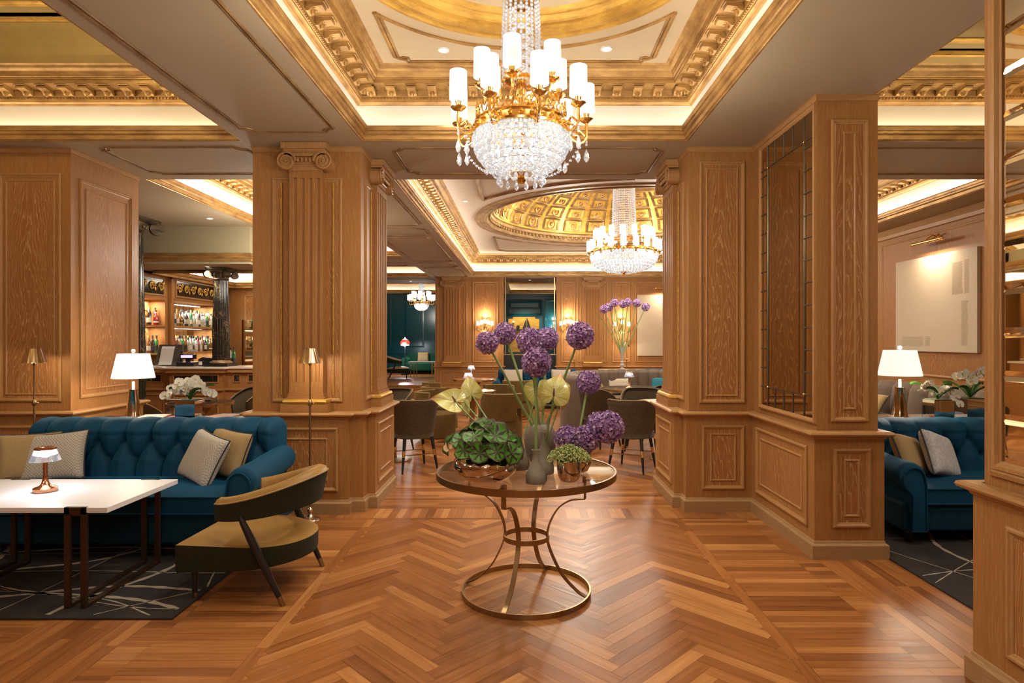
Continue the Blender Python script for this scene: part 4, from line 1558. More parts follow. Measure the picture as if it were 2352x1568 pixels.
def sconce(label, loc, n, group=None):
    t = thing('wall_sconce', label, 'wall light', loc)
    mb = MB().ball((0, -0.03, 0), 0.05, 10, 8, 0, 1, 0.5, 1.6)
    mb.lathe([(0, -0.19), (0.02, -0.18), (0.012, -0.1), (0.02, 0.0), (0.014, 0.2), (0.03, 0.24), (0, 0.27)], 10, 0, T(0, -0.05, 0))
    for s in (-1, 1):
        mb.tube(spline([(0, -0.05, 0.22), (s * 0.07, -0.05, 0.27), (s * 0.09, -0.05, 0.22), (s * 0.05, -0.05, 0.20)], 5), 0.01, 6)
    mb.obj('back_plate', M['ormolu'], t)
    for k in range(n):
        u = (k - (n - 1) / 2) / max(1, (n - 1) / 2) if n > 1 else 0
        x, y = 0.20 * u, -0.10 - 0.13 * (1 - abs(u))
        zz = 0.03 + 0.05 * (1 - abs(u))
        a = MB().tube(spline([(0, -0.05, -0.05), (x * 0.4, y * 0.6, -0.16), (x, y, -0.08), (x, y, zz - 0.05)], 5), 0.010, 6)
        a.lathe([(0.035, zz - 0.05), (0.04, zz - 0.04), (0.015, zz - 0.035)], 12, 0, T(x, y, 0))
        ao = a.obj('arm', M['ormolu'], t)
        MB().lathe([(0.043, zz), (0.037, zz + 0.115)], 16, 0, T(x, y, 0)).lathe([(0.041, zz + 0.02), (0.0, zz + 0.02)], 16, 0, T(x, y, 0)).obj('lamp_shade', M['shade_far'], ao, fix=False)
    light('POINT', (loc[0], loc[1] - 0.16, loc[2] + 0.30), 9, WARM, 0.04)
    light('POINT', (loc[0], loc[1] - 0.20, loc[2] - 0.16), 5, WARM, 0.04)
    return t


sconce('gilt wall sconce of white shades between the far pilaster and the dark screen', (-1.10, 17.25, 1.92), 5)
sconce('gilt wall sconce of white shades right beside the dark screen on its canvas side', (1.21, 17.25, 1.92), 5)
sconce('gilt wall sconce half hidden behind the tall alliums by the white canvas', (2.70, 17.25, 1.90), 3)
sconce('small wall light with one white shade on the teal wall', (1.12, 23.57, 2.05), 1)


def picture_light(label, loc, rz, L, lit):
    t = thing('picture_light', label, 'picture light', loc, rz)
    MB().tube([(-L / 2, -0.18, 0), (L / 2, -0.18, 0)], 0.022, 12).ball((-L / 2, -0.18, 0), 0.026, 8, 6).ball((L / 2, -0.18, 0), 0.026, 8, 6).obj('lamp_shade', M['ormolu'], t)
    a = MB()
    for s in (-1, 1):
        a.tube(spline([(s * 0.02, 0, 0.05), (s * 0.06, -0.05, 0.10), (s * 0.09, -0.10, 0.06), (s * 0.05, -0.17, 0.02)], 6), 0.009, 8)
    a.ball((0, -0.01, 0.05), 0.035, 10, 8, 0, 1, 0.5, 1.3)
    a.obj('bracket', M['ormolu'], t)
    l = light('AREA', (0, -0.18, -0.03), lit, WARM, L * 0.8, (R(-25), 0, 0), sy=0.03)
    l.parent = t
    return t


picture_light('gilt picture light above the big pale canvas on the wall over the banquette', (5.80, 8.62, 2.92), -pi / 2, 0.62, 12)
picture_light('gilt picture light above the white canvas on the far wall', (3.95, 17.25, 2.98), 0, 0.62, 16)
# ================================================================== BAR
bl = struct(MB().quad((-9.0, 9.53, 2.76), (-4.25, 9.53, 2.76), (-4.25, 10.7, 2.76), (-9.0, 10.7, 2.76)).obj('ceiling_low', M['taupe'], fix=False))
mb = MB()
mb.quad((-9, 9.53, 2.72), (-4.25, 9.53, 2.72), (-4.25, 9.53, SZ), (-9, 9.53, SZ))
mb.quad((-4.25, 9.53, 2.72), (-4.25, 14.4, 2.72), (-4.25, 14.4, SZ), (-4.25, 9.53, SZ))
mb.obj('fascia', plain('olive cream paint', (0.38, 0.33, 0.20), 0.7), bl, fix=False)
mb = MB().ring(-9.2, -4.25, 9.53, 14.6, [(0.05, 2.76), (-0.01, 2.755), (-0.03, 2.765), (-0.035, 2.80), (-0.05, 2.81), (-0.055, 2.84), (-0.04, 2.86), (-0.03, 2.885), (0, 2.89)])
mb.obj('crown_moulding', M['gold'], bl, fix=False)
# lit tray over the bar
mb = MB().ring(-6.5, -4.25, 10.7, 13.8, [(0, 2.76), (0.0, 3.05)])
mb.quad((-6.5, 10.7, 3.05), (-4.25, 10.7, 3.05), (-4.25, 13.8, 3.05), (-6.5, 13.8, 3.05))
mb.obj('frieze', M['cream'], bl, fix=False)
MB().ring(-6.5, -4.3, 10.7, 13.75, [(0.0, 2.70), (0.02, 2.70), (0.03, 2.74), (0.055, 2.76), (0.07, 2.80), (0.085, 2.815), (0.07, 2.82), (0.0, 2.80)]).obj('crown_moulding', M['gold'], bl, fix=False)
mb = MB()
mb.quad((-9, 10.7, 2.762), (-6.5, 10.7, 2.762), (-6.5, 14.4, 2.762), (-9, 14.4, 2.762))
mb.quad((-6.5, 13.8, 2.762), (-4.25, 13.8, 2.762), (-4.25, 14.4, 2.762), (-6.5, 14.4, 2.762))
mb.obj('soffit', M['taupe'], bl, fix=False)
light('AREA', (-6.40, 12.3, 2.84), 14, SOFT, 0.05, (pi, -0.3, 0), sy=2.8)
light('AREA', (-5.4, 13.65, 2.84), 10, SOFT, 2.0, (pi + 0.3, 0, 0), sy=0.05)
light('AREA', (-5.4, 10.8, 2.84), 10, SOFT, 2.0, (pi - 0.3, 0, 0), sy=0.05)

bw = struct(MB().box(-9, -4.2, 13.9, 14.1, 0, 2.76).obj('wall_bar', M['oak_v']))
for a0, a1 in ((-6.32, -6.10), (-5.98, -5.80), (-5.72, -5.2)):
    panel(bw, 'S', a0, a1, 1.9, 2.55, 13.9, 0)
    panel(bw, 'S', a0, a1, 0.2, 1.75, 13.9, 0)
MB().box(-6.36, -6.08, 13.87, 13.9, 0.2, 2.0).obj('glass_panel', M['mirror_dark'], bw)
struct(MB().box(-7.05, -6.95, 9.4, 14.0, 0, 2.76).obj('wall_bar_side', M['oak_v']))


def scroll(mb, cx, cz, s, r, mi=1, y=-0.02):
    pts, rad = [], []
    for t in range(30):
        a = t / 29 * 1.6 * 2 * pi
        q = r * (1 - t / 29 * 0.85)
        pts.append((cx + s * q * cos(a), y, cz + q * sin(a)))
        rad.append(0.014 * (1 - 0.5 * t / 29))
    mb.tube(pts, rad, 5, mi)


def back_bar(label, loc, L, shelves, sunburst):
    """wall cabinet, local x along the wall, open side towards -y"""
    t = thing('back_bar', label, 'bar cabinet', loc, pi / 2)
    d = 0.30
    mb = MB()
    mb.box(0, 0.09, 0, d, 0, 2.72)
    mb.box(L - 0.09, L, 0, d, 0, 2.72)
    mb.box(0.09, L - 0.09, 0, d, 2.28, 2.72)
    mb.box(0.09, L - 0.09, -0.02, d, 0, 1.02)
    mb.box(0.0, L, -0.02, 0.02, 2.68, 2.72)
    mb.box(0.09, L - 0.09, -0.015, 0.02, 2.28, 2.31)
    t_ = mb.obj('carcass', M['oak_v'], t)
    MB().box(0.09, L - 0.09, d - 0.02, d - 0.005, 1.05, 2.28).obj('back_mirror', M['mirror_clear'] if not sunburst else M['oak_m'], t)
    MB().box(0.0, L, -0.03, d, 1.02, 1.05).obj('counter_top', M['marble_white'], t)
    if sunburst:
        mb = MB()
        for k in range(9):
            a = R(-75 + k * 11)
            mb.box(-0.012, 0.012, -0.012, 0.004, 0, 0.75, 0, T(0.35, d - 0.02, 2.22) @ Matrix.Rotation(pi + a, 4, 'Y'))
        mb.obj('sunburst_flutes', M['oak_m'], t)  # oak bars laid out as the fan of light rays on the flutes
    for z in shelves:
        MB().box(0.09, L - 0.09, 0.0, d, z - 0.03, z).obj('shelf', M['oak_mh'], t)
    f = MB()
    f.box(0.14, L - 0.14, -0.006, 0.01, 2.37, 2.66, 0)
    f.frame(0.12, L - 0.12, 2.35, 2.68, [(0, 0), (0, 0.02), (0.02, 0.022), (0.028, 0.004)], 2)
    n = max(2, int((L - 0.35) / 0.2))
    for k in range(n):
        cx = 0.24 + (L - 0.48) * k / (n - 1)
        scroll(f, cx, 2.51, 1 if k % 2 else -1, 0.085)
        f.ball((cx, -0.02, 2.51 + (0.05 if k % 2 else -0.05)), 0.03, 6, 5, 1, 1.2, 0.5, 0.8)
        f.ball((cx + 0.09, -0.02, 2.58 - 0.12 * (k % 2)), 0.028, 6, 5, 1, 0.8, 0.5, 1.3)
    f.obj('frieze_panel', [M['marble'], M['gold_bright'], M['oak_m']], t)
    return t


BX, BY0 = -6.56, 11.46
back_bar('oak back bar with mirrored shelves full of bottles under a gilt scroll frieze', (BX, BY0, 0), 1.9, (1.31, 1.815), False)
back_bar('recessed oak back bar with fluted sunburst, beside the black column', (-6.62, 10.42, 0), 1.02, (1.31, 1.815), True)
light('AREA', (-6.7, 12.4, 2.25), 22, SOFT, 0.12, (0, 0, 0), sy=1.5)
light('AREA', (-6.75, 12.4, 1.77), 11, SOFT, 0.1, (0, 0, 0), sy=1.5)
light('AREA', (-6.75, 12.4, 1.27), 8, SOFT, 0.1, (0, 0, 0), sy=1.5)
light('AREA', (-6.8, 10.95, 2.25), 7, SOFT, 0.1, (0, 0, 0), sy=0.6)
light('AREA', (-6.8, 10.95, 1.77), 4, SOFT, 0.1, (0, 0, 0), sy=0.6)

BOT = {}
KIND = {'clear': ((0.72, 0.76, 0.74), 'clear glass'), 'amber': ((0.36, 0.15, 0.03), 'amber'), 'green': ((0.06, 0.26, 0.07), 'green glass'), 'dark': ((0.035, 0.02, 0.015), 'dark glass'), 'red': ((0.45, 0.02, 0.015), 'red')}
SHAPES = [[(0.036, 0), (0.037, 0.01), (0.037, 0.17), (0.03, 0.20), (0.014, 0.225), (0.013, 0.285), (0, 0.287)],
          [(0.042, 0), (0.043, 0.01), (0.045, 0.13), (0.040, 0.16), (0.015, 0.19), (0.014, 0.24), (0.019, 0.245), (0.019, 0.27), (0, 0.27)],
          [(0.031, 0), (0.032, 0.2), (0.024, 0.235), (0.0125, 0.25), (0.0125, 0.315), (0, 0.317)]]
for kk, (c, w) in KIND.items():
    M['bottle_' + kk] = NT('bottle ' + kk).P(col=c, rough=0.06, trans=0.35 if kk != 'dark' else 0.0, ior=1.4, coat=0.5, spec=0.6).mat
LAB = [plain('bottle label cream', (0.75, 0.70, 0.58), 0.6), plain('bottle label white', (0.8, 0.8, 0.8), 0.6), plain('bottle label black', (0.03, 0.03, 0.03), 0.6), plain('bottle label ochre', (0.6, 0.38, 0.1), 0.6)]
for kk in KIND:
    for si, pr in enumerate(SHAPES):
        for li in range(2):
            mb = MB().lathe(pr, 12, 0)
            r = pr[1][0] + 0.001
            mb.lathe([(r, 0.045), (r, 0.13)], 12, 1)
            zt = pr[-1][1]
            mb.lathe([(0.0155, zt - 0.05), (0.0155, zt + 0.002), (0, zt + 0.003)], 8, 2)
            BOT[kk, si, li] = mb.mesh('bottle', [M['bottle_' + kk], LAB[(si + li * 2) % 4], LAB[(li + si) % 4 if kk != 'clear' else 2]])


def bottle(kk, x, y, z, label, group, si=None):
    o = bpy.data.objects.new('bottle', BOT[kk, rnd.randrange(3) if si is None else si, rnd.randrange(2)])
    COL.objects.link(o)
    o.location = (x, y, z)
    o.rotation_euler = (0, 0, rnd.random() * 6)
    return tag(o, label, 'bottle', group)


def fill(y0, y1, z, rows, where, mixk):
    for r, xx in enumerate(rows):
        y = y0 + rnd.random() * 0.03
        while y < y1:
            kk = rnd.choice(mixk)
            bottle(kk, xx + rnd.uniform(-0.01, 0.01), y, z + 0.001, f'{KIND[kk][1]} bottle standing on the {where}', f'{KIND[kk][1]} bottles on the {where}')
            y += rnd.uniform(0.088, 0.105)


fill(11.62, 13.2, 1.815, (-6.61, -6.71), 'upper mirrored back bar shelf', ['clear'] * 5 + ['amber'] * 2 + ['dark', 'green'])
fill(11.62, 13.2, 1.31, (-6.61, -6.71), 'lower mirrored back bar shelf', ['clear'] * 3 + ['amber'] * 4 + ['dark', 'green', 'red'])
for k, kk in enumerate(['green', 'green', 'amber', 'green', 'dark', 'dark', 'red', 'red']):
    bottle(kk, -6.68 - 0.07 * (k % 2), 10.60 + k * 0.095, 1.816, f'{KIND[kk][1]} bottle on the upper shelf of the sunburst bar', f'{KIND[kk][1]} bottles on the upper sunburst shelf')
for k, kk in enumerate(['green', 'amber', 'clear', 'amber', 'dark', 'green']):
    bottle(kk, -6.70, 10.62 + k * 0.12, 1.311, f'{KIND[kk][1]} bottle on the lower shelf of the sunburst bar', f'{KIND[kk][1]} bottles on the lower sunburst shelf', 2)

# --- counter
ct = thing('bar_counter', 'oak bar counter with pale stone top and black marble panels', 'bar counter', (-5.4, 10.1, 0))
mb = MB()
mb.box(-1.3, 1.15, 0.10, 0.62, 0, 1.06)
mb.box(-0.42, 0.45, 0.0, 0.12, 0, 1.06)
mb.obj('body', M['oak_v'], ct)
mb = MB().box(-1.3, 1.15, 0.03, 0.68, 1.07, 1.105).box(-0.50, 0.53, -0.08, 0.1, 1.07, 1.105)
mb.obj('counter_top', M['marble_white'], ct, bevel=0.006)
mb = MB().box(-1.3, 1.15, 0.05, 0.1, 1.01, 1.07).box(-0.46, 0.49, -0.05, 0.02, 1.01, 1.07).box(-1.3, 1.15, 0.07, 0.12, 0.72, 0.75).box(-0.44, 0.47, -0.03, 0.02, 0.72, 0.75).box(-1.3, 1.15, 0.07, 0.12, 0.0, 0.12)
mb.obj('moulding', M['oak_mh'], ct)
for a, b, y in ((-0.36, 0.39, 0.0), (0.58, 0.70, 0.10), (0.82, 1.12, 0.10), (-1.2, -0.6, 0.10)):
    p = MB().box(a + 0.015, b - 0.015, y - 0.006, y + 0.01, 0.86, 0.965, 0)
    p.frame(a, b, 0.845, 0.98, [(0, -y), (0, -y + 0.012), (0.015, -y + 0.012), (0.018, -y)], 1)
    p.obj('marble_panel', [M['marble'], M['oak_m']], ct)
mb = MB()
for a, b, y in ((-0.36, 0.39, 0.0), (-1.2, -0.55, 0.10), (0.6, 1.1, 0.1)):
    mb.frame(a, b, 0.16, 0.66, [(0, -y), (0, -y + 0.016), (0.02, -y + 0.018), (0.03, -y)], 0)
mb.obj('panel_moulding', M['oak_m'], ct, fix=False)


def column(label, loc, r, z1, base_dark=True):
    t = thing('marble_column', label, 'column', loc)
    h = z1
    n = 12
    MB().lathe([(r * 1.0, 0.09), (r * 1.02, h * 0.35), (r * 0.84, h - 0.2)], 96, wob=lambda a, z: 1 - 0.05 * abs(sin(n * a)) ** 0.7 * (1 if 0.09 < z < h - 0.15 else 1)).obj('shaft', M['marble'], t)
    MB().box(-r * 1.45, r * 1.45, -r * 1.45, r * 1.45, 0, 0.045).obj('plinth', M['black'], t)
    MB().lathe([(r * 1.3, 0.045), (r * 1.36, 0.06), (r * 1.3, 0.08), (r * 1.12, 0.085), (r * 1.05, 0.10)], 32).obj('base_ring', M['gold_dull'], t)
    mb = MB()
    w = r * 1.35
    mb.box(-w, w, -w, w, h - 0.035, h)
    mb.box(-w * 0.92, w * 0.92, -w * 0.92, w * 0.92, h - 0.055, h - 0.035)
    mb.lathe([(r * 0.84, h - 0.21), (r * 0.95, h - 0.19), (r * 0.9, h - 0.17), (r * 1.0, h - 0.12), (r * 1.1, h - 0.055)], 24)
    for sx in (-1, 1):
        for sy in (-1, 1):
            Mx = T(sx * w * 0.86, sy * w * 0.86, h - 0.115) @ rotz(math.atan2(sy, sx)) @ Matrix.Rotation(pi / 2, 4, 'X')
            q = r * 0.42
            mb.lathe([(0, -0.035), (q, -0.035), (q * 0.85, 0), (q, 0.035), (0, 0.035)], 14, 0, Mx)
    for k in range(10):
        a = 2 * pi * k / 10
        mb.ball((r * 1.0 * cos(a), r * 1.0 * sin(a), h - 0.11), 0.03, 6, 5, 0, 0.8, 0.8, 1.4)
    mb.obj('capital', M['capital_dark'], t)
    return t


M['capital_dark'] = goldleaf('aged bronze', (0.14, 0.09, 0.04), (0.02, 0.016, 0.01), 0.5, 0.4)
column('black marble column standing on the bar counter', (-5.13, 10.42, 1.105), 0.135, 1.65)
column('tall black marble column partly hidden by the oak pier near the bar', (-5.70, 8.85, 0), 0.225, 3.295)
column('black marble column at the foot of the steps by the teal room', (-4.95, 19.0, 0.30), 0.30, 2.99)

# till, printer, bottles on the counter
t = thing('cash_register', 'dark till with a lilac customer display on the bar counter', 'till', (-5.66, 10.38, 1.106), 0.15)
MB().box(-0.16, 0.12, -0.10, 0.15, 0, 0.07).box(-0.05, 0.03, 0.0, 0.04, 0.07, 0.12).obj('body', M['black'], t, bevel=0.01)
MB().box(-0.13, 0.12, -0.02, 0.03, 0.12, 0.20).obj('display', M['black'], t, bevel=0.006)
g = NT('lilac display').P(col=(0.1, 0.08, 0.2), emis=(0.42, 0.30, 0.95, 1), estr=1.4).mat
MB().box(-0.11, 0.07, -0.024, -0.02, 0.14, 0.185).obj('screen', g, t)
t = thing('receipt_printer', 'black receipt printer beside the till on the bar counter', 'printer', (-5.36, 10.42, 1.106), -0.1)
mb = MB().prism([(-0.1, 0.0), (0.16, 0.0), (0.16, 0.07), (0.11, 0.14), (-0.02, 0.155), (-0.1, 0.12)], -0.1, 0.1, 0, Matrix.Rotation(pi / 2, 4, 'X'))
mb.obj('body', M['black'], t, bevel=0.012)
MB().box(-0.09, -0.03, -0.105, -0.1, 0.02, 0.08).obj('paper_slot', M['paper'], t)
t = thing('document_tray', 'grey curved document tray with paper at the bar counter end', 'tray', (-6.05, 10.40, 1.106), 0)
mb = MB().grid(lambda u, v: (-0.2 + 0.4 * v, 0.0 + 0.16 * u, 0.01 + 0.22 * sin(u * pi / 2) ** 2 + 0.12 * u), 12, 4)
mb.box(-0.2, 0.2, 0.14, 0.17, 0, 0.36)
mb.obj('tray', plain('grey plastic', (0.10, 0.085, 0.07), 0.4), t)
MB().grid(lambda u, v: (-0.13 + 0.22 * v, -0.01 + 0.13 * u, 0.02 + 0.20 * sin(u * pi / 2) ** 2 + 0.11 * u), 8, 2).obj('paper', M['paper'], t)
for k in range(7):
    kk = 'green' if k % 2 or k > 3 else 'clear'
    bottle(kk, -5.205 + 0.06 * (k % 4) - 0.12 * (k > 3), 10.66 + 0.10 * (k // 4), 1.106, f'{KIND[kk][1]} bottle on the bar counter beside the column', f'{KIND[kk][1]} bottles on the bar counter', 2)
# ================================================================== SEATING
def smin(x):
    return max(0.0, min(1.0, x))


def tufted_sofa(label, loc, rz, W=2.25, s=0.212, legs=True, group=None, D=0.92, mat='teal_velvet'):
    """buttoned sofa, front towards -y, base on z = 0; seat 0.48 high, back 0.91"""
    t = thing('tufted_sofa', label, 'sofa', loc, rz, group)
    bw = W / 2 - 0.13                       # half width of the back
    # --- back: folded grid. v runs from the seat up over the roll and down behind
    y_b, z_s, z_t = D - 0.24, 0.45, 0.915
    v1, v2 = 0.30, 0.16                     # button rows, height above the seat
    d1 = {}

    def puff(u, v):
        """depth of stuffing at u across and v above the seat"""
        if v >= v1:
            k = round(u / s)
            d = abs(u - k * s)
        elif v <= v2:
            k = math.floor(u / s)
            d = abs(u - (k + 0.5) * s)
        else:
            tt = (v1 - v) / (v1 - v2)
            d = 9
            for k in range(int(u / s) - 2, int(u / s) + 3):
                for q in (-0.5, 0.5):
                    d = min(d, abs(u - (k + q * tt) * s))
            d *= 0.85
        h = 0.075 * smin(d / (s * 0.5)) ** 0.42
        for (bv, off) in ((v1, 0.0), (v2, 0.5)):
            k = round(u / s - off) + off
            dd = sqrt((u - k * s) ** 2 + (v - bv) ** 2)
            h -= 0.03 * math.exp(-(dd / 0.03) ** 2)
        return h
    H = z_t - z_s

    def back(a, b):
        u = -bw + 2 * bw * a
        edge = smin((bw - abs(u)) / 0.07)
        ed = sqrt(1 - (1 - edge) ** 2)
        L = H + 0.26                        # path length front, over the top and behind
        q = b * L
        top_r = 0.09
        lift = -0.05 * (1 - ed)
        if q < H - top_r:
            v = q
            p = puff(u, v) * ed
            return (u, y_b - p - 0.05 * ed + v * 0.14, z_s + v + lift * (v / H))
        w = (q - (H - top_r)) / (L - (H - top_r))
        ang = w * pi * 0.95
        p = puff(u, H) * ed * (1 - w)
        c = (y_b + (H - top_r) * 0.14 + top_r * 0.9, z_s + H - top_r)
        rr = top_r + p + 0.05 * ed
        return (u, c[0] - rr * cos(ang) * 1.0, c[1] + (top_r + p * 0.5) * sin(ang) + lift)
    mb = MB().grid(back, 190, 46, 0)
    mb.box(-bw + 0.01, bw - 0.01, y_b + 0.08, D - 0.03, 0.12, z_t - 0.10, 0)
    for e in (0, 1):
        mb.add([back(e, k / 46) for k in range(47)] + [(bw * (2 * e - 1), D - 0.03, 0.3), (bw * (2 * e - 1), y_b, 0.3)], [tuple(range(49))], 0)
    bk = mb.obj('backrest', M[mat], t, angle=70)
    bt = MB()
    for (bv, off) in ((v1, 0.0), (v2, 0.5)):
        k = -int(bw / s) - 1
        while k <= bw / s + 1:
            u = (k + off) * s
            if abs(u) < bw - 0.04:
                p = back((u + bw) / (2 * bw), bv / (H + 0.26))
                bt.ball((p[0], p[1] - 0.004, p[2]), 0.012, 8, 5, 0, 1, 0.6, 1)
            k += 1
    bt.obj('buttons', M[mat], bk)
    # --- seat cushion
    sw = W / 2 - 0.22

    def seat(u, v):
        a, b = u * 2 - 1, v * 2 - 1
        return (a * sw, 0.02 + (b + 1) / 2 * (y_b - 0.02), 0.455 + 0.035 * (1 - a ** 6) * (1 - b ** 4))
    mb = MB().grid(seat, 40, 14, 0)
    mb.box(-sw, sw, 0.02, y_b, 0.33, 0.457, 0)
    mb.tube([(-sw, 0.018, 0.455), (sw, 0.018, 0.455)], 0.007, 6)
    mb.tube([(-sw, 0.018, 0.335), (sw, 0.018, 0.335)], 0.007, 6)
    mb.obj('seat_cushion', M[mat], t, weld=True)
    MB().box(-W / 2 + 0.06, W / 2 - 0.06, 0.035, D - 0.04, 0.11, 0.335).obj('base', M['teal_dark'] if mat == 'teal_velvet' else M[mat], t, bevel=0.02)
    # --- rolled arms
    for sx in (-1, 1):
        c = sx * (W / 2 - 0.155)
        prof = []
        r = 0.105
        for k in range(15):
            a = -0.35 * pi + (1.35 * pi) * k / 14
            prof.append((r * cos(a) + 0.045, 0.565 + r * sin(a)))
        prof = [(0.06, 0.12), (0.055, 0.42)] + prof + [(-0.07, 0.50), (-0.075, 0.12)]
        n = len(prof)
        ys_ = [0.0, 0.012, 0.05, 0.3, 0.6, y_b + 0.08]
        sc_ = [0.90, 0.98, 1.0, 1.0, 1.0, 1.0]
        vv = []
        for y, q in zip(ys_, sc_):
            rise = 0.035 * smin((y - 0.25) / 0.5)
            for px, pz in prof:
                vv.append((c + sx * px * q, y, 0.12 + (pz - 0.12) * (q if q < 1 else 1) + rise * (1 if pz > 0.3 else 0)))
        ff = [(i * n + k, i * n + (k + 1) % n, (i + 1) * n + (k + 1) % n, (i + 1) * n + k) for i in range(len(ys_) - 1) for k in range(n)]
        ff += [tuple(range(n))]
        mb = MB().add(vv, ff, 0, True)
        arm = mb.obj('arm', M[mat], t, angle=60)
        pp = [(c + sx * p[0] * 0.80, -0.004, 0.12 + (p[1] - 0.12) * 0.93) for p in prof]
        MB().tube(pp, 0.007, 6, closed=True).obj('piping', M[mat], arm)
    if legs:
        for sx in (-1, 1):
            for y in (0.09, D - 0.1):
                MB().lathe([(0.018, 0), (0.022, 0.02), (0.036, 0.09), (0.030, 0.115), (0, 0.115)], 14, 0, T(sx * (W / 2 - 0.13), y, 0)).obj('leg', M['black'], t)
    return t


SOFA = (-3.0, 4.30, 0.0)
S1 = tufted_sofa('teal velvet buttoned sofa behind the white coffee table', SOFA, 0)
S1.scale = (1, 1, 0.98)
S2 = tufted_sofa('teal velvet buttoned sofa seen between the oak return and the mirrored wall', (4.0, 4.62, 0), 0, 2.4)
S2.scale = (1, 1, 0.935)


def cushion(label, loc, rot, mat, w=0.45, h=0.45, th=0.13, pipe=True, group=None):
    """soft square cushion; its face looks to local -y, the lower edge sits at the origin"""
    t = thing('cushion', label, 'cushion', loc, 0, group)
    t.rotation_euler = rot

    def f(s_):
        def g(u, v):
            a, b = u * 2 - 1, v * 2 - 1
            e = sqrt(max(0, (1 - a ** 4) * (1 - b ** 4)))
            pin = 1 - 0.07 * (1 - abs(a) ** 2) * (abs(b) ** 3) * 1.0
            pin2 = 1 - 0.07 * (1 - abs(b) ** 2) * (abs(a) ** 3)
            return (a * w / 2 * pin2, s_ * th / 2 * e ** 0.8, h / 2 + b * h / 2 * pin)
        return g
    mb = MB().grid(f(-1), 18, 18).grid(f(1), 18, 18)
    c = mb.obj('cover', M[mat], t, weld=True, angle=80)
    if pipe:
        g = f(-1)
        pts = []
        for k in range(12):
            pts.append(g(k / 12, 0))
        for k in range(12):
            pts.append(g(1, k / 12))
        for k in range(12):
            pts.append(g(1 - k / 12, 1))
        for k in range(12):
            pts.append(g(0, 1 - k / 12))
        MB().tube(pts, 0.0055, 6, closed=True).obj('piping', M['piping'], t)
    return t


cushion('grey woven cushion leaning at the sofa end behind the copper lamp', (-3.58, 4.66, 0.475), (R(-20), R(-4), R(12)), 'cushion_grey', 0.45, 0.38)
cushion('tan cushion at the sofa end farthest from the armchair, behind the grey woven one', (-3.745, 4.66, 0.485), (R(-14), R(2), R(44)), 'cushion_tan', 0.40, 0.36)
cushion('grey woven cushion leaning beside the sofa arm next to the armchair', (-2.52, 4.66, 0.475), (R(-24), R(9), R(-36)), 'cushion_grey', 0.43, 0.385)
cushion('tan cushion with dark piping tucked behind the grey woven one near the armchair', (-2.38, 4.80, 0.485), (R(-18), R(6), R(-24)), 'cushion_tan', 0.40, 0.37)
cushion('tan cushion on the sofa by the mirrored wall, against its arm', (3.19, 5.00, 0.445), (R(-26), R(12), R(34)), 'cushion_tan', 0.40, 0.35)
cushion('silver grey cushion leaning on the tan one on the sofa by the mirrored wall', (3.40, 4.96, 0.435), (R(-24), R(16), R(30)), 'cushion_silver', 0.42, 0.385)

# ---- white coffee table
t = thing('coffee_table', 'low white coffee table on dark bronze loop legs standing on the rug', 'coffee table', (-3.02, 3.53, 0.012))
MB().box(-0.63, 0.63, 0, 0.72, 0.546, 0.577).obj('tabletop', M['white'], t, bevel=0.002)
for sx in (-1, 1):
    cx = sx * 0.447
    for y in (-0.004, 0.703):
        mb = MB()
        mb.box(cx - 0.064, cx - 0.030, y, y + 0.022, 0, 0.579)
        mb.box(cx + 0.030, cx + 0.064, y, y + 0.022, 0, 0.579)
        mb.box(cx - 0.064, cx + 0.064, y, y + 0.022, 0.536, 0.579)
        mb.obj('leg', M['bronze_dark'], t, bevel=0.003)
    for q in (-0.047, 0.047):
        MB().box(cx + q - 0.017, cx + q + 0.017, 0.018, 0.703, 0, 0.02).obj('runner', M['bronze_dark'], t)
    MB().box(cx - 0.03, cx + 0.03, 0.01, 0.71, 0.525, 0.5455).obj('top_rail', M['bronze_dark'], t)

# ---- rugs
def rug(label, loc, w, h, veins, seed):
    t = thing('rug', label, 'rug', loc)
    MB().box(0, w, 0, h, 0.0005, 0.012).obj('pile', M['rug'], t, bevel=0.004)
    rr = random.Random(seed)
    mb = MB()
    for k in range(veins):
        a = rr.uniform(0, pi)
        wd = rr.choice((0.008, 0.009, 0.011, 0.03, 0.034))
        p = Vector((rr.uniform(0.0, w), rr.uniform(0.0, h)))
        d = Vector((cos(a), sin(a)))
        wob, ph, fq = (rr.uniform(0.06, 0.12) if wd > 0.02 else rr.uniform(0.01, 0.06)), rr.uniform(0, 6), rr.uniform(2.5, 5.0)
        pts = []
        for i in range(-90, 91):
            q = p + d * (i * 0.03) + Vector((-d.y, d.x)) * wob * sin(i * 0.03 * fq + ph)
            pts.append(q)
        run = []

        def flush():
            if len(run) > 2:
                v, f = [], []
                for i, q in enumerate(run):
                    tt = run[min(i + 1, len(run) - 1)] - run[max(i - 1, 0)]
                    tt.normalize()
                    nn = Vector((-tt.y, tt.x)) * wd * (0.5 + 0.12 * sin(i * 1.3 + ph))
                    v += [(q.x + nn.x, q.y + nn.y, 0.0135), (q.x - nn.x, q.y - nn.y, 0.0135)]
                mb.add(v, [(2 * i, 2 * i + 1, 2 * i + 3, 2 * i + 2) for i in range(len(run) - 1)])
            run.clear()
        for q in pts:
            if 0.02 < q.x < w - 0.02 and 0.02 < q.y < h - 0.02:
                run.append(q)
            else:
                flush()
        flush()
    mb.obj('vein_pattern', M['rug_line'], t, fix=False)
    return t


rug('charcoal rug with pale branching lines under the white coffee table', (-4.45, 3.41, 0), 2.50, 1.85, 19, 5)
rug('charcoal rug with pale branching lines under the sofa by the mirrored wall', (2.57, 2.9, 0), 2.7, 2.75, 16, 9)


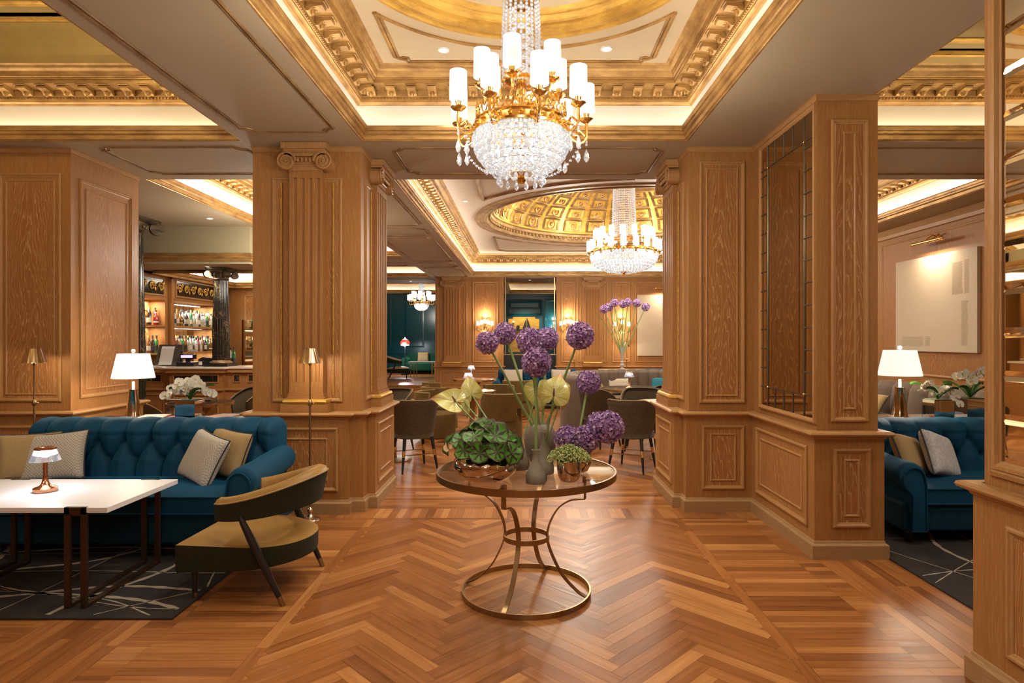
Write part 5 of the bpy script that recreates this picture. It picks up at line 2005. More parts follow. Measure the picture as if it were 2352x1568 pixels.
# ---- mustard armchair with the open back
def armchair(label, loc, rz, group=None, s=1.0):
    """front towards +x"""
    t = thing('lounge_chair', label, 'armchair', loc, rz, group)

    def outline(k, n, grow=0.0):
        """D-shaped plan: straight front at +x, round back"""
        u = k / n
        a = pi * 0.5 + u * pi
        r = 0.345 + grow
        return (-0.02 + r * 1.02 * cos(a), r * sin(a))
    n = 40
    plan = [outline(k, n) for k in range(n + 1)]
    plan = [(0.40, 0.345)] + [(0.39, 0.345)] + plan + [(0.39, -0.345), (0.40, -0.345)]
    m = len(plan)

    def wall(z0, z1, g=0.0):
        return [(x + (g if x > 0.3 else g * x / 0.345), y * (1 + g / 0.345), z0) for x, y in plan], [(x, y, z1) for x, y in plan]
    # seat side, in corduroy, sloping up at the back
    mb = MB()
    def bot(x):
        return 0.185 + 0.035 * smin((0.25 - x) / 0.6)
    def top(x):
        return 0.372 - 0.02 * smin((0.3 - x) / 0.6) - 0.02
    lo = [(x * 0.985, y * 0.985, bot(x)) for x, y in plan]
    mi_ = [(x, y, bot(x) + 0.02) for x, y in plan]
    hi = [(x, y, top(x)) for x, y in plan]
    L = 0.0
    ul = [0.0]
    for k in range(1, m + 1):
        p, q = plan[k % m], plan[k - 1]
        L += sqrt((p[0] - q[0]) ** 2 + (p[1] - q[1]) ** 2)
        ul.append(L * 130)
    v = lo + mi_ + hi
    f, uv = [], []
    for i in range(2):
        for k in range(m):
            k2 = (k + 1) % m
            f.append((i * m + k, i * m + k2, (i + 1) * m + k2, (i + 1) * m + k))
            uv.append([(ul[k], i), (ul[k + 1], i), (ul[k + 1], i + 1), (ul[k], i + 1)])
    mb.add(v, f, 0, True, uvs=uv)
    mb.add(lo, [tuple(range(m))], 0)
    mb.obj('seat_band', M['corduroy'], t, angle=50)
    # seat top
    rings, nr = [], 8
    for i in range(nr + 1):
        q = i / nr
        rings += [(0.03 + (x - 0.03) * (1 - q), y * (1 - q), top(x) * (1 - q) + 0.362 * q + 0.045 * (1 - (1 - q) ** 4) if q else top(x)) for x, y in plan]
    f = [(i * m + k, i * m + (k + 1) % m, (i + 1) * m + (k + 1) % m, (i + 1) * m + k) for i in range(nr) for k in range(m)]
    MB().add(rings, f, 0, True).obj('seat', M['mustard'], t, angle=60)
    # back band: arc from the arm ends round the back
    na = 44
    def bandpt(u, w, side):
        a = R(62) + u * R(236)
        r = 0.36 if side else 0.265
        back = smin((1 + cos((u - 0.5) * 2 * pi)) / 2) ** 0.8
        zt = 0.60 + 0.145 * back
        zb = 0.492 + 0.055 * back
        z = zb + (zt - zb) * w
        lean = -0.045 * back * w
        return (-0.02 + (r * 1.06) * cos(a) + lean, r * sin(a) * 1.0, z)
    mb = MB()
    prof = [(1, 0.0), (1, 0.5), (1, 0.94)]
    v, f, uv = [], [], []
    for k in range(na + 1):
        for s_, w in prof:
            v.append(bandpt(k / na, w, s_))
    for k in range(na):
        for j in range(2):
            f.append((k * 3 + j, k * 3 + j + 1, k * 3 + j + 4, k * 3 + j + 3))
            u0, u1 = k / na * 1.48 * 130, (k + 1) / na * 1.48 * 130
            uv.append([(u0, j), (u0, j + 1), (u1, j + 1), (u1, j)])
    mb.add(v, f, 0, True, uvs=uv)
    bb = mb.obj('back_band', M['corduroy'], t, angle=50, fix=False)
    mb = MB()
    v, f = [], []
    def inner(u):
        a, b = Vector(bandpt(u, 0.94, 1)), Vector(bandpt(u, 0.94, 0))
        c, d = Vector(bandpt(u, 0.0, 0)), Vector(bandpt(u, 0.0, 1))
        up = Vector((0, 0, 0.03))
        return [a, a * 0.85 + b * 0.15 + up * 0.75, (a + b) / 2 + up * 1.15, a * 0.15 + b * 0.85 + up * 0.8, b, b * 0.55 + c * 0.45 + (b - a) * 0.18, c, d]
    for k in range(na + 1):
        v += [tuple(p) for p in inner(k / na)]
    for k in range(na):
        for j in range(7):
            f.append((k * 8 + j, k * 8 + j + 1, k * 8 + j + 9, k * 8 + j + 8))
    f += [tuple(range(8)), tuple(na * 8 + j for j in range(8))]
    mb.add(v, f, 0, True)
    mb.obj('back_pad', M['mustard'], t, angle=75)
    pts = [bandpt(k / na, 0.945, 1) for k in range(na + 1)]
    MB().tube(pts, 0.005, 5).obj('welt', M['cushion_tan'], bb)
    # legs
    for sy in (-1, 1):
        a, b = Vector((-0.06, sy * 0.365, 0.53)), Vector((-0.335, sy * 0.30 if sy > 0 else -0.335, 0.0))
        a = Vector((-0.03, sy * 0.362, 0.53))
        b = Vector((-0.36 + 0.06, sy * 0.34, 0.0))
        pts = [a + (b - a) * k / 8 for k in range(9)]
        l = MB().tube(pts, [0.016, 0.021, 0.025, 0.026, 0.025, 0.022, 0.020, 0.018, 0.0155], 12).obj('rear_leg', M['black'], t)
        tip = [a + (b - a) * q for q in (0.90, 1.0)]
        MB().tube(tip, [0.0185, 0.0165], 12).obj('metal_tip', M['brass_old'], l)
        l = MB().lathe([(0.014, 0), (0.024, 0.20), (0, 0.2)], 12, 0, T(0.315, sy * 0.27, 0)).obj('front_leg', M['black'], t)
        MB().lathe([(0.0148, 0), (0.0172, 0.045)], 12, 0, T(0.315, sy * 0.27, 0)).obj('metal_tip', M['brass_old'], l)
    return t


AC = armchair('mustard and olive corduroy open-back armchair drawn up to the white coffee table', (-1.67, 3.92, 0.0), pi - 0.04)
AC.scale = (0.92, 0.92, 0.98)

# ---- console tables behind the sofas
def console(label, loc, w):
    t = thing('console_table', label, 'console table', loc)
    MB().box(-w / 2, w / 2, -0.19, 0.19, 0.79, 0.82).obj('tabletop', M['bronze_dark'], t)
    for sx in (-1, 1):
        for sy in (-1, 1):
            MB().box(sx * (w / 2 - 0.03) - 0.015, sx * (w / 2 - 0.03) + 0.015, sy * 0.165 - 0.015, sy * 0.165 + 0.015, 0, 0.79).obj('leg', M['bronze_dark'], t)
    return t


console('dark console table standing behind the teal sofa by the bar', (-3.28, 5.74, 0), 1.45)
console('dark console table standing behind the sofa by the mirrored wall', (4.05, 5.86, 0), 1.7)
console_lamp('mercury glass lamp with white drum shade on the console by the oak pier and bar', (-3.63, 5.72, 0.82), 7)
console_lamp('mercury glass lamp with bright white shade on the console by the mirrored wall', (3.53, 5.80, 0.82), 9, 1.05)

mg = []
for k, (x, y, a, n, c) in enumerate(((-3.42, 5.68, 0.25, 2, (0.5, 0.48, 0.45)), (-3.22, 5.66, 0.1, 1, (0.55, 0.12, 0.08)), (-2.80, 5.72, -0.2, 2, (0.6, 0.35, 0.25)), (-2.68, 5.64, -0.35, 1, (0.35, 0.3, 0.28)))):
    t = thing('magazine', ['grey magazine pile closest to the mercury lamp on the sofa console', 'magazine with a red cover beside the planter on the sofa console', 'tan magazine pile past the orchid planter on the sofa console', 'dark magazine at the console end by the fluted pier'][k], 'magazine', (x, y, 0.8205), a)
    MB().box(-0.11, 0.11, -0.15, 0.15, 0, 0.012 * n).obj('pages', M['paper'], t)
    MB().box(-0.112, 0.112, -0.152, 0.152, 0.012 * n, 0.012 * n + 0.003).obj('cover', plain('magazine cover', c, 0.3, 0, 0.5, 12), t)


def orchid_flower(mb, c, d, r, rr):
    Mx = Matrix.Translation(c) @ align(d) @ rotz(rr.uniform(-0.4, 0.4))
    def petal(a, l, w, cup):
        A = rotz(a)
        v = [(0, 0, 0)]
        for q, ww in ((0.35, 0.8), (0.7, 1.0), (0.92, 0.6)):
            v += [(-w * ww, l * q, cup * q * q), (0, l * q, cup * q * q - 0.1 * w), (w * ww, l * q, cup * q * q)]
        v.append((0, l, cup))
        f = [(0, 2, 1), (0, 3, 2), (1, 2, 5, 4), (2, 3, 6, 5), (4, 5, 8, 7), (5, 6, 9, 8), (7, 8, 10), (8, 9, 10)]
        mb.add([tuple(A @ Vector(p)) for p in v], f, 0, True, Mx)
    for a in (0, 2.2, -2.2):
        petal(a, r * 0.95, r * 0.42, r * 0.12)
    for a in (1.35, -1.35):
        petal(a, r, r * 0.62, r * 0.2)
    mb.ball((0, -r * 0.12, r * 0.18), r * 0.16, 6, 4, 1, 1, 1, 1, Mx)


M['orchid'] = NT('orchid petal').P(col=(0.82, 0.79, 0.70), rough=0.6, sss=0.15).mat
M['orchid_lip'] = plain('orchid lip', (0.75, 0.55, 0.12), 0.6)
M['leaf_dark'] = plain('dark leaf', (0.03, 0.10, 0.015), 0.32, 0, 0.3, 20)
M['stem'] = plain('flower stem', (0.10, 0.20, 0.05), 0.5, 0, 0.25, 15)
M['stem_pale'] = plain('pale stem', (0.23, 0.33, 0.11), 0.45, 0, 0.25, 15)


def orchid(label, loc, h, sprays, seed, n=8, size=0.042):
    t = thing('potted_orchid', label, 'orchid', loc)
    b, z = 0.0875, 0.175
    mb = MB()
    mb.box(-b, b, -b, b, 0, z)
    po = mb.obj('planter', M['mirror_clear'], t)
    e = MB()
    for sx in (-1, 1):
        for sy in (-1, 1):
            e.box(sx * b - 0.002, sx * b + 0.002, sy * b - 0.002, sy * b + 0.002, 0, z + 0.001)
    e.obj('planter_edge', M['nickel'], po)
    MB().box(-b + 0.01, b - 0.01, -b + 0.01, b - 0.01, z, z + 0.008).obj('moss', M['soil'], t)
    rr = random.Random(seed)
    for a, l in ((0.4, 0.2), (2.7, 0.22), (1.3, 0.15), (-0.5, 0.16), (3.6, 0.17)):
        Mx = T(0, 0, z) @ rotz(a)
        def lf(u, v):
            w = 0.033 * sin(pi * min(1, u * 0.97 + 0.05)) ** 0.7
            q = (v - 0.5) * 2
            return (u * l, q * w, 0.13 * sin(u * 1.9) * l / 0.2 + 0.02 * abs(q))
        MB().grid(lf, 10, 4, 0, True, M=Mx).obj('leaf', M['leaf_dark'], t, fix=False)
    for sp in sprays:
        pts = spline([(0, 0, z)] + sp, 8)
        st_ = MB().tube(pts, 0.0032, 5).obj('flower_stem', M['stem'], t)
        fl_ = MB()
        N = len(pts)
        for k in range(n):
            i = int(N * (0.45 + 0.55 * k / n))
            p = Vector(pts[min(i, N - 1)])
            d = Vector((rr.uniform(-0.5, 0.5), -1, rr.uniform(-0.1, 0.5)))
            orchid_flower(fl_, p + Vector((rr.uniform(-0.03, 0.03), -0.02, rr.uniform(-0.035, 0.03))), d, size * rr.uniform(0.85, 1.1), rr)
        fl_.obj('blossoms', [M['orchid'], M['orchid_lip']], st_, fix=False)
    return t


orchid('white orchid in a mirrored cube planter on the console by the bar', (-3.07, 5.66, 0.8205), 0.4, [[(-0.03, 0, 0.26), (-0.12, -0.02, 0.29), (-0.23, -0.03, 0.18)], [(-0.02, 0.02, 0.28), (0.02, 0.02, 0.34), (0.10, 0.0, 0.31)], [(0.03, 0, 0.26), (0.12, -0.02, 0.31), (0.25, -0.02, 0.22)], [(0.0, -0.02, 0.26), (-0.05, -0.04, 0.32), (-0.14, -0.05, 0.25)]], 3, 9)
orchid('low white orchid in a mirrored cube planter next to the lamp by the mirrored wall', (3.82, 5.70, 0.8205), 0.3, [[(-0.02, 0, 0.24), (-0.10, -0.02, 0.30), (-0.2, -0.02, 0.26)], [(0.02, 0, 0.25), (0.10, 0, 0.27), (0.21, -0.03, 0.14)]], 4, 7)
orchid('taller cream orchid in a mirrored cube planter farthest from the lamp by the mirrored wall', (4.22, 5.84, 0.8205), 0.5, [[(-0.01, 0, 0.30), (-0.06, 0, 0.40), (-0.20, -0.02, 0.38)], [(0.04, 0, 0.34), (0.03, 0, 0.42), (-0.06, -0.03, 0.30)], [(0.06, 0, 0.35), (0.1, 0, 0.44), (0.16, 0, 0.36)]], 6, 7, 0.047)
t = thing('glass_planter', 'wide clear glass box planter behind the orchid cube on the console', 'planter', (-3.15, 5.84, 0.8205))
mb = MB()
for a in ((-0.21, 0.21, -0.06, -0.054), (-0.21, 0.21, 0.054, 0.06), (-0.21, -0.204, -0.054, 0.054), (0.204, 0.21, -0.054, 0.054)):
    mb.box(a[0], a[1], a[2], a[3], 0, 0.17)
mb.obj('box', M['pane'], t)
mb = MB()
mb.ring(-0.21, 0.21, -0.06, 0.06, [(0, 0.168), (-0.001, 0.172), (0.007, 0.172)])
mb.obj('rim', M['nickel'], t)
# ================================================================== ROUND GLASS TABLE
TX, TY, TH = 0.01, 3.80, 0.75
t = thing('glass_table', 'round glass centre table on curved antique brass straps', 'table', (TX, TY, 0))
MB().lathe([(0.0, TH - 0.010), (0.540, TH - 0.010), (0.540, TH), (0.0, TH)], 96).obj('glass_top', M['pane'], t)
MB().lathe([(0.540, TH - 0.034), (0.551, TH - 0.034), (0.551, TH + 0.004), (0.540, TH + 0.004), (0.540, TH - 0.034)], 128).obj('rim', M['brass_old'], t)


def band(mb, r, z0, z1, th=0.010, seg=96):
    mb.lathe([(r - th, z0), (r, z0), (r, z1), (r - th, z1), (r - th, z0)], seg)


mb = MB()
band(mb, 0.397, 0.0, 0.030)
mb.obj('base_ring', M['brass_old'], t)
mb = MB()
band(mb, 0.143, 0.325, 0.355)
mb.obj('waist_ring', M['brass_old'], t)
for k, a in enumerate((R(250), R(-20), R(70), R(165))):
    Mx = rotz(a)
    # strap: flat bar, centreline in the radial plane
    pts = [(0.386, 0.016), (0.32, 0.05), (0.23, 0.135), (0.165, 0.25), (0.137, 0.34), (0.150, 0.43), (0.205, 0.53), (0.28, 0.585), (0.36, 0.602), (0.372, 0.602)]
    sp = spline([(x, 0, z) for x, z in pts], 6)
    sp += [Vector((0.372, 0, z)) for z in (0.602, 0.66, 0.716)]
    w, th = 0.014, 0.004
    v, f = [], []
    for i, p in enumerate(sp):
        tt = (sp[min(i + 1, len(sp) - 1)] - sp[max(i - 1, 0)])
        tt.normalize()
        nn = Vector((tt.z, 0, -tt.x)) * th
        v += [tuple(p + nn + Vector((0, -w, 0))), tuple(p + nn + Vector((0, w, 0))), tuple(p - nn + Vector((0, w, 0))), tuple(p - nn + Vector((0, -w, 0)))]
    n = len(sp)
    f = [(4 * i + q, 4 * i + (q + 1) % 4, 4 * i + 4 + (q + 1) % 4, 4 * i + 4 + q) for i in range(n - 1) for q in range(4)] + [(0, 1, 2, 3), tuple(4 * (n - 1) + q for q in range(4))]
    m_ = MB().add(v, f, 0, False, Mx)
    # top bracket bent outwards to the rim
    for (x0, x1, z0, z1) in ((0.368, 0.541, 0.716, 0.7235),):
        m_.box(x0, x1, -w, w, z0, z1, 0, Mx)
    m_.box(0.36, 0.378, -w, w, 0.70, 0.7395, 0, Mx)
    m_.obj('leg', M['brass_old'], t)
ZT = TH + 0.0005

# ---- begonia in the rose metal bowl
def begonia_mat():
    n = NT('begonia leaf')
    tc = n.t.nodes.new('ShaderNodeTexCoord')
    sp = n.t.nodes.new('ShaderNodeSeparateXYZ')
    n.t.links.new(tc.outputs['UV'], sp.inputs[0])
    x = n.math('SUBTRACT', sp.outputs[0], 0.5)
    y = n.math('SUBTRACT', sp.outputs[1], 0.42)
    r = n.math('MULTIPLY', n.math('SQRT', n.math('ADD', n.math('MULTIPLY', x, x), n.math('MULTIPLY', y, y))), 2.0)
    a = n.math('ARCTAN2', y, x)
    w = n.noise(n.coord('UV', (7, 7, 7)), 1, 3)
    star = n.math('POWER', n.math('ABSOLUTE', n.math('COSINE', n.math('ADD', n.math('MULTIPLY', a, 3.5), n.math('MULTIPLY', w, 2.2)))), 2.2)
    inner = n.math('SUBTRACT', n.math('MULTIPLY', star, 0.96), n.math('MULTIPLY', r, 1.05))
    dark = n.ramp(n.math('ADD', n.math('MULTIPLY', inner, 2.2), 0.22), [(0.25, 0.0), (0.5, 1.0)])
    green = n.mix(w, (0.025, 0.13, 0.01), (0.11, 0.32, 0.035))
    c = n.mix(dark, green, (0.045, 0.02, 0.015))
    edge = n.ramp(n.math('ADD', r, n.math('MULTIPLY', w, 0.1)), [(0.88, 0.0), (0.97, 1.0)])
    c = n.mix(edge, c, (0.07, 0.05, 0.03))
    n.P(col=c, rough=0.5, spec=0.3)
    n.bump(w, 0.4, 0.004)
    return n.mat


M['begonia'] = begonia_mat()
BXc, BYc = -0.222, 3.51
t = thing('potted_begonia', 'painted-leaf begonia in a shiny rose metal bowl on the glass table', 'potted plant', (BXc, BYc, ZT))
MB().lathe([(0, 0), (0.075, 0.0), (0.12, 0.012), (0.165, 0.045), (0.184, 0.085), (0.178, 0.12), (0.155, 0.148), (0.138, 0.158), (0.134, 0.154), (0.15, 0.14), (0.168, 0.115)], 64).obj('bowl', M['rosemirror'], t)
MB().lathe([(0.0, 0.15), (0.145, 0.142)], 32).obj('soil', M['soil'], t, fix=False)
rr = random.Random(21)
LEAVES = []
for k in range(30):
    ring = k % 3
    a = k * 2.399 + rr.uniform(-0.2, 0.2)
    LEAVES.append((a, (0.045, 0.125, 0.19)[ring] + rr.uniform(-0.015, 0.02), (0.285, 0.245, 0.18)[ring] + rr.uniform(-0.02, 0.025), rr.uniform(0.066, 0.090), (0.25, 0.6, 1.1)[ring] + rr.uniform(-0.15, 0.2)))
for a, rad, z, size, tilt in LEAVES:
    c = Vector((rad * cos(a), rad * sin(a), z))
    nrm = Vector((sin(tilt) * cos(a), sin(tilt) * sin(a) - 0.25, cos(tilt)))
    spin = rr.uniform(-0.7, 0.7)
    Mx = Matrix.Translation(c) @ align(nrm) @ rotz(a - pi / 2 + spin)
    wv, cup = rr.uniform(0, 6), rr.uniform(0.1, 0.35)

    def leaf(u, v):
        """u round, v out; lopsided round leaf with a spiral sinus"""
        th = u * 2 * pi
        q = 0.92 + 0.10 * cos(th - 0.6) + 0.03 * sin(9 * th) * v
        notch = 1 - 0.55 * math.exp(-((u - 0.0) / 0.035) ** 2) - 0.4 * math.exp(-((1 - u) / 0.03) ** 2)
        rr_ = size * v * q * (notch if v > 0.2 else 1)
        return (rr_ * sin(th), -rr_ * cos(th), size * (cup * v ** 2 - 0.12 * v) + 0.016 * sin(2 * th + wv) * v * v + 0.007 * sin(5 * th + wv * 2) * v ** 3)
    mb = MB()
    vv, ff, uu = [], [], []
    nu, nv = 28, 6
    for i in range(nu + 1):
        for j in range(nv + 1):
            vv.append(leaf(i / nu, j / nv))

    def uvp(i, j):
        th = i / nu * 2 * pi
        return (0.5 + 0.5 * j / nv * sin(th), 0.42 - 0.5 * j / nv * cos(th))
    for i in range(nu):
        for j in range(nv):
            ff.append((i * (nv + 1) + j, (i + 1) * (nv + 1) + j, (i + 1) * (nv + 1) + j + 1, i * (nv + 1) + j + 1))
            uu.append([uvp(i, j), uvp(i + 1, j), uvp(i + 1, j + 1), uvp(i, j + 1)])
    mb.add(vv, ff, 0, True, Mx, uvs=uu)
    lo = mb.obj('leaf', M['begonia'], t, fix=False, weld=True)
    lo.modifiers.new('thick', 'SOLIDIFY').thickness = 0.0015
    MB().tube([tuple(c), tuple(c * 0.55 + Vector((0, 0, 0.06))), (0.35 * c.x, 0.35 * c.y, 0.14)], 0.004, 5).obj('leaf_stalk', M['stem'], lo)
# a small orchid bloom at the bowl edge
mb = MB()
orchid_flower(mb, Vector((-0.205, -0.06, 0.20)), Vector((-0.5, -1, 0.4)), 0.03, rr)
mb.obj('blossom', [plain('cream petal', (0.75, 0.55, 0.30), 0.6), plain('red lip', (0.45, 0.03, 0.02), 0.5)], t, fix=False)

# ---- stoneware vases and copper cups
M['stone'] = plain('grey stoneware', (0.24, 0.21, 0.15), 0.75, 0, 0.18, 25, 0.25, 120)
M['stone_dark'] = plain('brown stoneware', (0.19, 0.155, 0.115), 0.7, 0, 0.18, 25, 0.25, 120)


def vase(label, loc, prof, mat='stone', seg=40, wob=None):
    t = thing('vase', label, 'vase', loc)
    MB().lathe(prof, seg, wob=wob).obj('body', M[mat], t)
    return t


def bottle_prof(s, h=1.0):
    return [(0, 0), (0.058 * s, 0), (0.062 * s, 0.006), (0.062 * s, 0.046), (0.058 * s, 0.053), (0.034 * s, 0.105 * h), (0.024 * s, 0.125 * h), (0.020 * s, 0.16 * h), (0.026 * s, 0.185 * h), (0.024 * s, 0.187 * h), (0.016 * s, 0.16 * h), (0.015 * s, 0.06)]


V1 = (0.063, 3.45, ZT)
V2 = (0.118, 3.70, ZT)
V3 = (0.10, 3.93, ZT)
V4 = (-0.035, 3.82, ZT)
vase('small grey stoneware bottle vase holding one allium at the front of the glass table', V1, bottle_prof(0.92))
vase('grey stoneware bottle vase holding anthurium stems behind the front bottle vase', V2, bottle_prof(0.95, 1.35))
vase('big rounded ribbed brown vase at the middle of the glass table', V3, [(0, 0), (0.05, 0), (0.055, 0.006), (0.06, 0.02), (0.095, 0.09), (0.103, 0.15), (0.100, 0.20), (0.085, 0.24), (0.06, 0.262), (0.048, 0.265), (0.044, 0.26), (0.04, 0.1)], 'stone_dark', 96,
     lambda a, z: 1 - 0.03 * abs(sin(8 * a)) ** 4)
vase('grey stoneware vase half hidden between the begonia bowl and the big brown vase', V4, [(0, 0), (0.06, 0), (0.066, 0.01), (0.066, 0.05), (0.05, 0.08), (0.03, 0.14), (0.022, 0.17), (0.016, 0.17), (0.016, 0.06)])
CUP = [(0, 0), (0.04, 0), (0.05, 0.006), (0.062, 0.03), (0.069, 0.07), (0.071, 0.118), (0.068, 0.118), (0.064, 0.06)]
C1, C2 = (0.252, 3.49, ZT), (0.335, 3.74, ZT)
vase('shiny rose metal cup in front, filled with green sedum', C1, CUP, 'rosemirror')
vase('shiny rose metal cup behind the sedum cup, holding short alliums', C2, [(0, 0), (0.035, 0), (0.05, 0.01), (0.068, 0.045), (0.072, 0.08), (0.064, 0.12), (0.06, 0.12), (0.06, 0.06)], 'rosemirror')

# ---- sedum
t = thing('sedum_bunch', 'clustered green sedum heads in the front metal cup', 'flowers', (C1[0], C1[1], ZT + 0.06))
mb = MB()
rr = random.Random(5)
GREENS = [(0.30, 0.42, 0.10), (0.52, 0.58, 0.22), (0.66, 0.64, 0.32), (0.16, 0.30, 0.08)]
for k in range(64):
    a, q = k * 2.4, sqrt(k / 64)
    c = Vector((0.115 * q * cos(a), 0.095 * q * sin(a), 0.125 - 0.06 * q * q + rr.uniform(-0.008, 0.008)))
    if k % 9 == 0 and q > 0.7 and cos(a) < 0:
        c.x -= 0.025
    for i in range(30):
        d = Vector((rr.gauss(0, 1), rr.gauss(0, 1), rr.gauss(0.4, 1)))
        d.normalize()
        mb.ball(tuple(c + d * 0.019), rr.uniform(0.0028, 0.0048), 5, 4, rr.choice((0, 1, 1, 2, 3)))
o = mb.obj('flower_heads', [plain('sedum green ' + str(i), g, 0.6) for i, g in enumerate(GREENS)], t)
mb = MB()
for k in range(16):
    a = k * 0.9
    mb.tube([(0.02 * cos(a), 0.02 * sin(a), 0), (0.06 * cos(a), 0.05 * sin(a), 0.10)], 0.003, 5)
mb.obj('stems', M['stem'], t)

# ---- alliums
def allium_mesh(n, seed, name, fl=0.15):
    rr = random.Random(seed)
    mb = MB().ball((0, 0, 0), 0.62, 16, 10, 3)
    for k in range(n):
        z = 1 - 2 * (k + 0.5) / n
        a = k * 2.39996
        q = sqrt(1 - z * z)
        d = Vector((q * cos(a), q * sin(a), z)) + Vector((rr.gauss(0, 0.05), rr.gauss(0, 0.05), rr.gauss(0, 0.05)))
        d.normalize()
        c = d * rr.uniform(0.86, 1.03)
        Mx = Matrix.Translation(c) @ align(d + Vector((rr.gauss(0, 0.35), rr.gauss(0, 0.35), rr.gauss(0, 0.35)))) @ rotz(rr.random() * 6)
        mi = rr.choice((0, 0, 1, 1, 2))
        v, f = [(0, 0, -0.02)], []
        for p in range(6):
            b = p * pi / 3
            l, w = fl * rr.uniform(0.75, 1.1), fl * 0.26
            v += [(0.45 * l * cos(b) - w * sin(b), 0.45 * l * sin(b) + w * cos(b), 0.03), (l * cos(b), l * sin(b), 0.05 + 0.03 * rr.random()), (0.45 * l * cos(b) + w * sin(b), 0.45 * l * sin(b) - w * cos(b), 0.03)]
            o = 1 + p * 3
            f += [(0, o, o + 1), (0, o + 1, o + 2)]
        mb.add(v, f, mi, False, Mx)
        mb.ball((0, 0, 0.035), 0.02, 4, 3, 2, M=Mx, smooth=False)
        if k % 2 == 0:
            mb.tube([tuple(d * 0.55), tuple(c)], 0.012, 3, 3, cap=False)
    return mb.mesh(name, ALM, fix=False)


ALM = [NT('allium lilac').P(col=(0.44, 0.25, 0.50), rough=0.6).mat, NT('allium violet').P(col=(0.27, 0.13, 0.36), rough=0.6).mat, NT('allium pale').P(col=(0.70, 0.51, 0.71), rough=0.6).mat, NT('allium core').P(col=(0.16, 0.07, 0.15), rough=0.8).mat]
ALLIUM = [allium_mesh(430, 1, 'flower_head'), allium_mesh(470, 2, 'flower_head')]
ALLIUM_FAR = allium_mesh(150, 4, 'flower_head', 0.24)


def allium(label, head, r, foot, group=None, far=False, sr=0.0075, bow=0.0):
    t = thing('allium', label, 'flower', foot, 0, group)
    f, h = Vector(foot), Vector(head)
    d = h - f
    mid = d * 0.5 + Vector((bow, 0, 0))
    pts = spline([(0, 0, 0), tuple(mid), tuple(d * (1 - 0.5 * r / d.length))], 8)
    MB().tube(pts, [sr * (1.25 - 0.4 * i / len(pts)) for i in range(len(pts))], 8).obj('stem', M['stem_pale'], t)
    o = bpy.data.objects.new('flower_head', ALLIUM_FAR if far else ALLIUM[rnd.randrange(2)])
    COL.objects.link(o)
    o.parent = t
    o.location = d
    o.rotation_euler = (rnd.random() * 6, rnd.random() * 6, rnd.random() * 6)
    o.scale = (r, r, r)
    return t


def vfoot(v, dx=0.0, dy=0.0, z=0.14):
    return (v[0] + dx, v[1] + dy, v[2] + z)


allium('purple allium at the outer edge of the tall bunch towards the steps', P(1119, 787, 3.80), 0.068, vfoot(V3, -0.02, -0.015, 0.20))
allium('purple allium second from the steps side of the tall bunch', P(1160, 766, 3.98), 0.070, vfoot(V3, -0.015, 0.02, 0.20))
allium('purple allium at the middle of the tall bunch, above the front one', P(1216, 783, 3.72), 0.077, vfoot(V3, 0.0, -0.02, 0.20))
allium('purple allium tucked behind the middle one in the tall bunch', P(1257, 778, 3.98), 0.072, vfoot(V3, 0.01, 0.02, 0.20))
allium('large purple allium standing highest towards the canvas side of the tall bunch', P(1332, 771, 3.72), 0.082, vfoot(V3, 0.02, 0.0, 0.20))
allium('front purple allium on one straight stem in the small front bottle vase', P(1232, 832, 3.45), 0.081, vfoot(V1, 0, 0, 0.10))
allium('lone purple allium leaning out low over the metal cups', P(1351, 878, 3.85), 0.072, vfoot(C2, -0.03, 0.0, 0.08))
allium('short purple allium with mauve florets hanging farthest over the table edge', P(1396, 981, 3.62), 0.092, vfoot(C2, 0.03, -0.02, 0.08))
allium('short purple allium directly behind the sedum', P(1304, 1008, 3.74), 0.078, vfoot(C2, -0.03, -0.02, 0.05))
allium('short purple allium between the sedum and the overhanging mauve one', P(1347, 1006, 3.66), 0.078, vfoot(C2, 0.0, -0.03, 0.05))
allium('short purple allium behind the overhanging mauve one', P(1374, 972, 3.80), 0.07, vfoot(C2, 0.02, 0.02, 0.08))

# ---- anthuriums
def anthurium_mat():
    n = NT('anthurium spathe')
    tc = n.t.nodes.new('ShaderNodeTexCoord')
    sp = n.t.nodes.new('ShaderNodeSeparateXYZ')
    n.t.links.new(tc.outputs['UV'], sp.inputs[0])
    w = n.noise(n.coord('UV', (1.5, 46, 1)), 1, 2, 0.5)
    big = n.noise(n.coord('UV', (2, 5, 1)), 1, 2)
    c = n.mix(big, (0.50, 0.47, 0.07), (0.66, 0.62, 0.18))
    c = n.mix(n.ramp(w, [(0.5, 0.0), (0.62, 0.75)]), c, (0.80, 0.77, 0.50))
    mid = n.math('ABSOLUTE', n.math('SUBTRACT', sp.outputs[1], 0.5))
    c = n.mix(n.ramp(mid, [(0.0, 0.6), (0.02, 0.0)]), c, (0.82, 0.78, 0.55))
    tip = n.math('SUBTRACT', sp.outputs[0], n.math('MULTIPLY', mid, 3.0))
    c = n.mix(n.ramp(tip, [(0.70, 0.0), (0.98, 0.85)]), c, (0.66, 0.10, 0.06))
    c = n.mix(n.ramp(sp.outputs[0], [(0.95, 0.0), (1.0, 0.45)]), c, (0.72, 0.30, 0.18))
    n.P(col=c, rough=0.3, sss=0.15, coat=0.25)
    n.bump(w, 0.5, 0.004)
    return n.mat


M['spathe'] = anthurium_mat()
M['spadix'] = plain('spadix', (0.24, 0.12, 0.17), 0.6, 0, 0.2, 60)
HEART = spline([(1.0, 0.0, 0), (0.80, 0.13, 0), (0.50, 0.36, 0), (0.12, 0.52, 0), (-0.18, 0.50, 0), (-0.34, 0.32, 0), (-0.33, 0.12, 0), (-0.16, 0.03, 0), (-0.02, 0.004, 0)], 4)


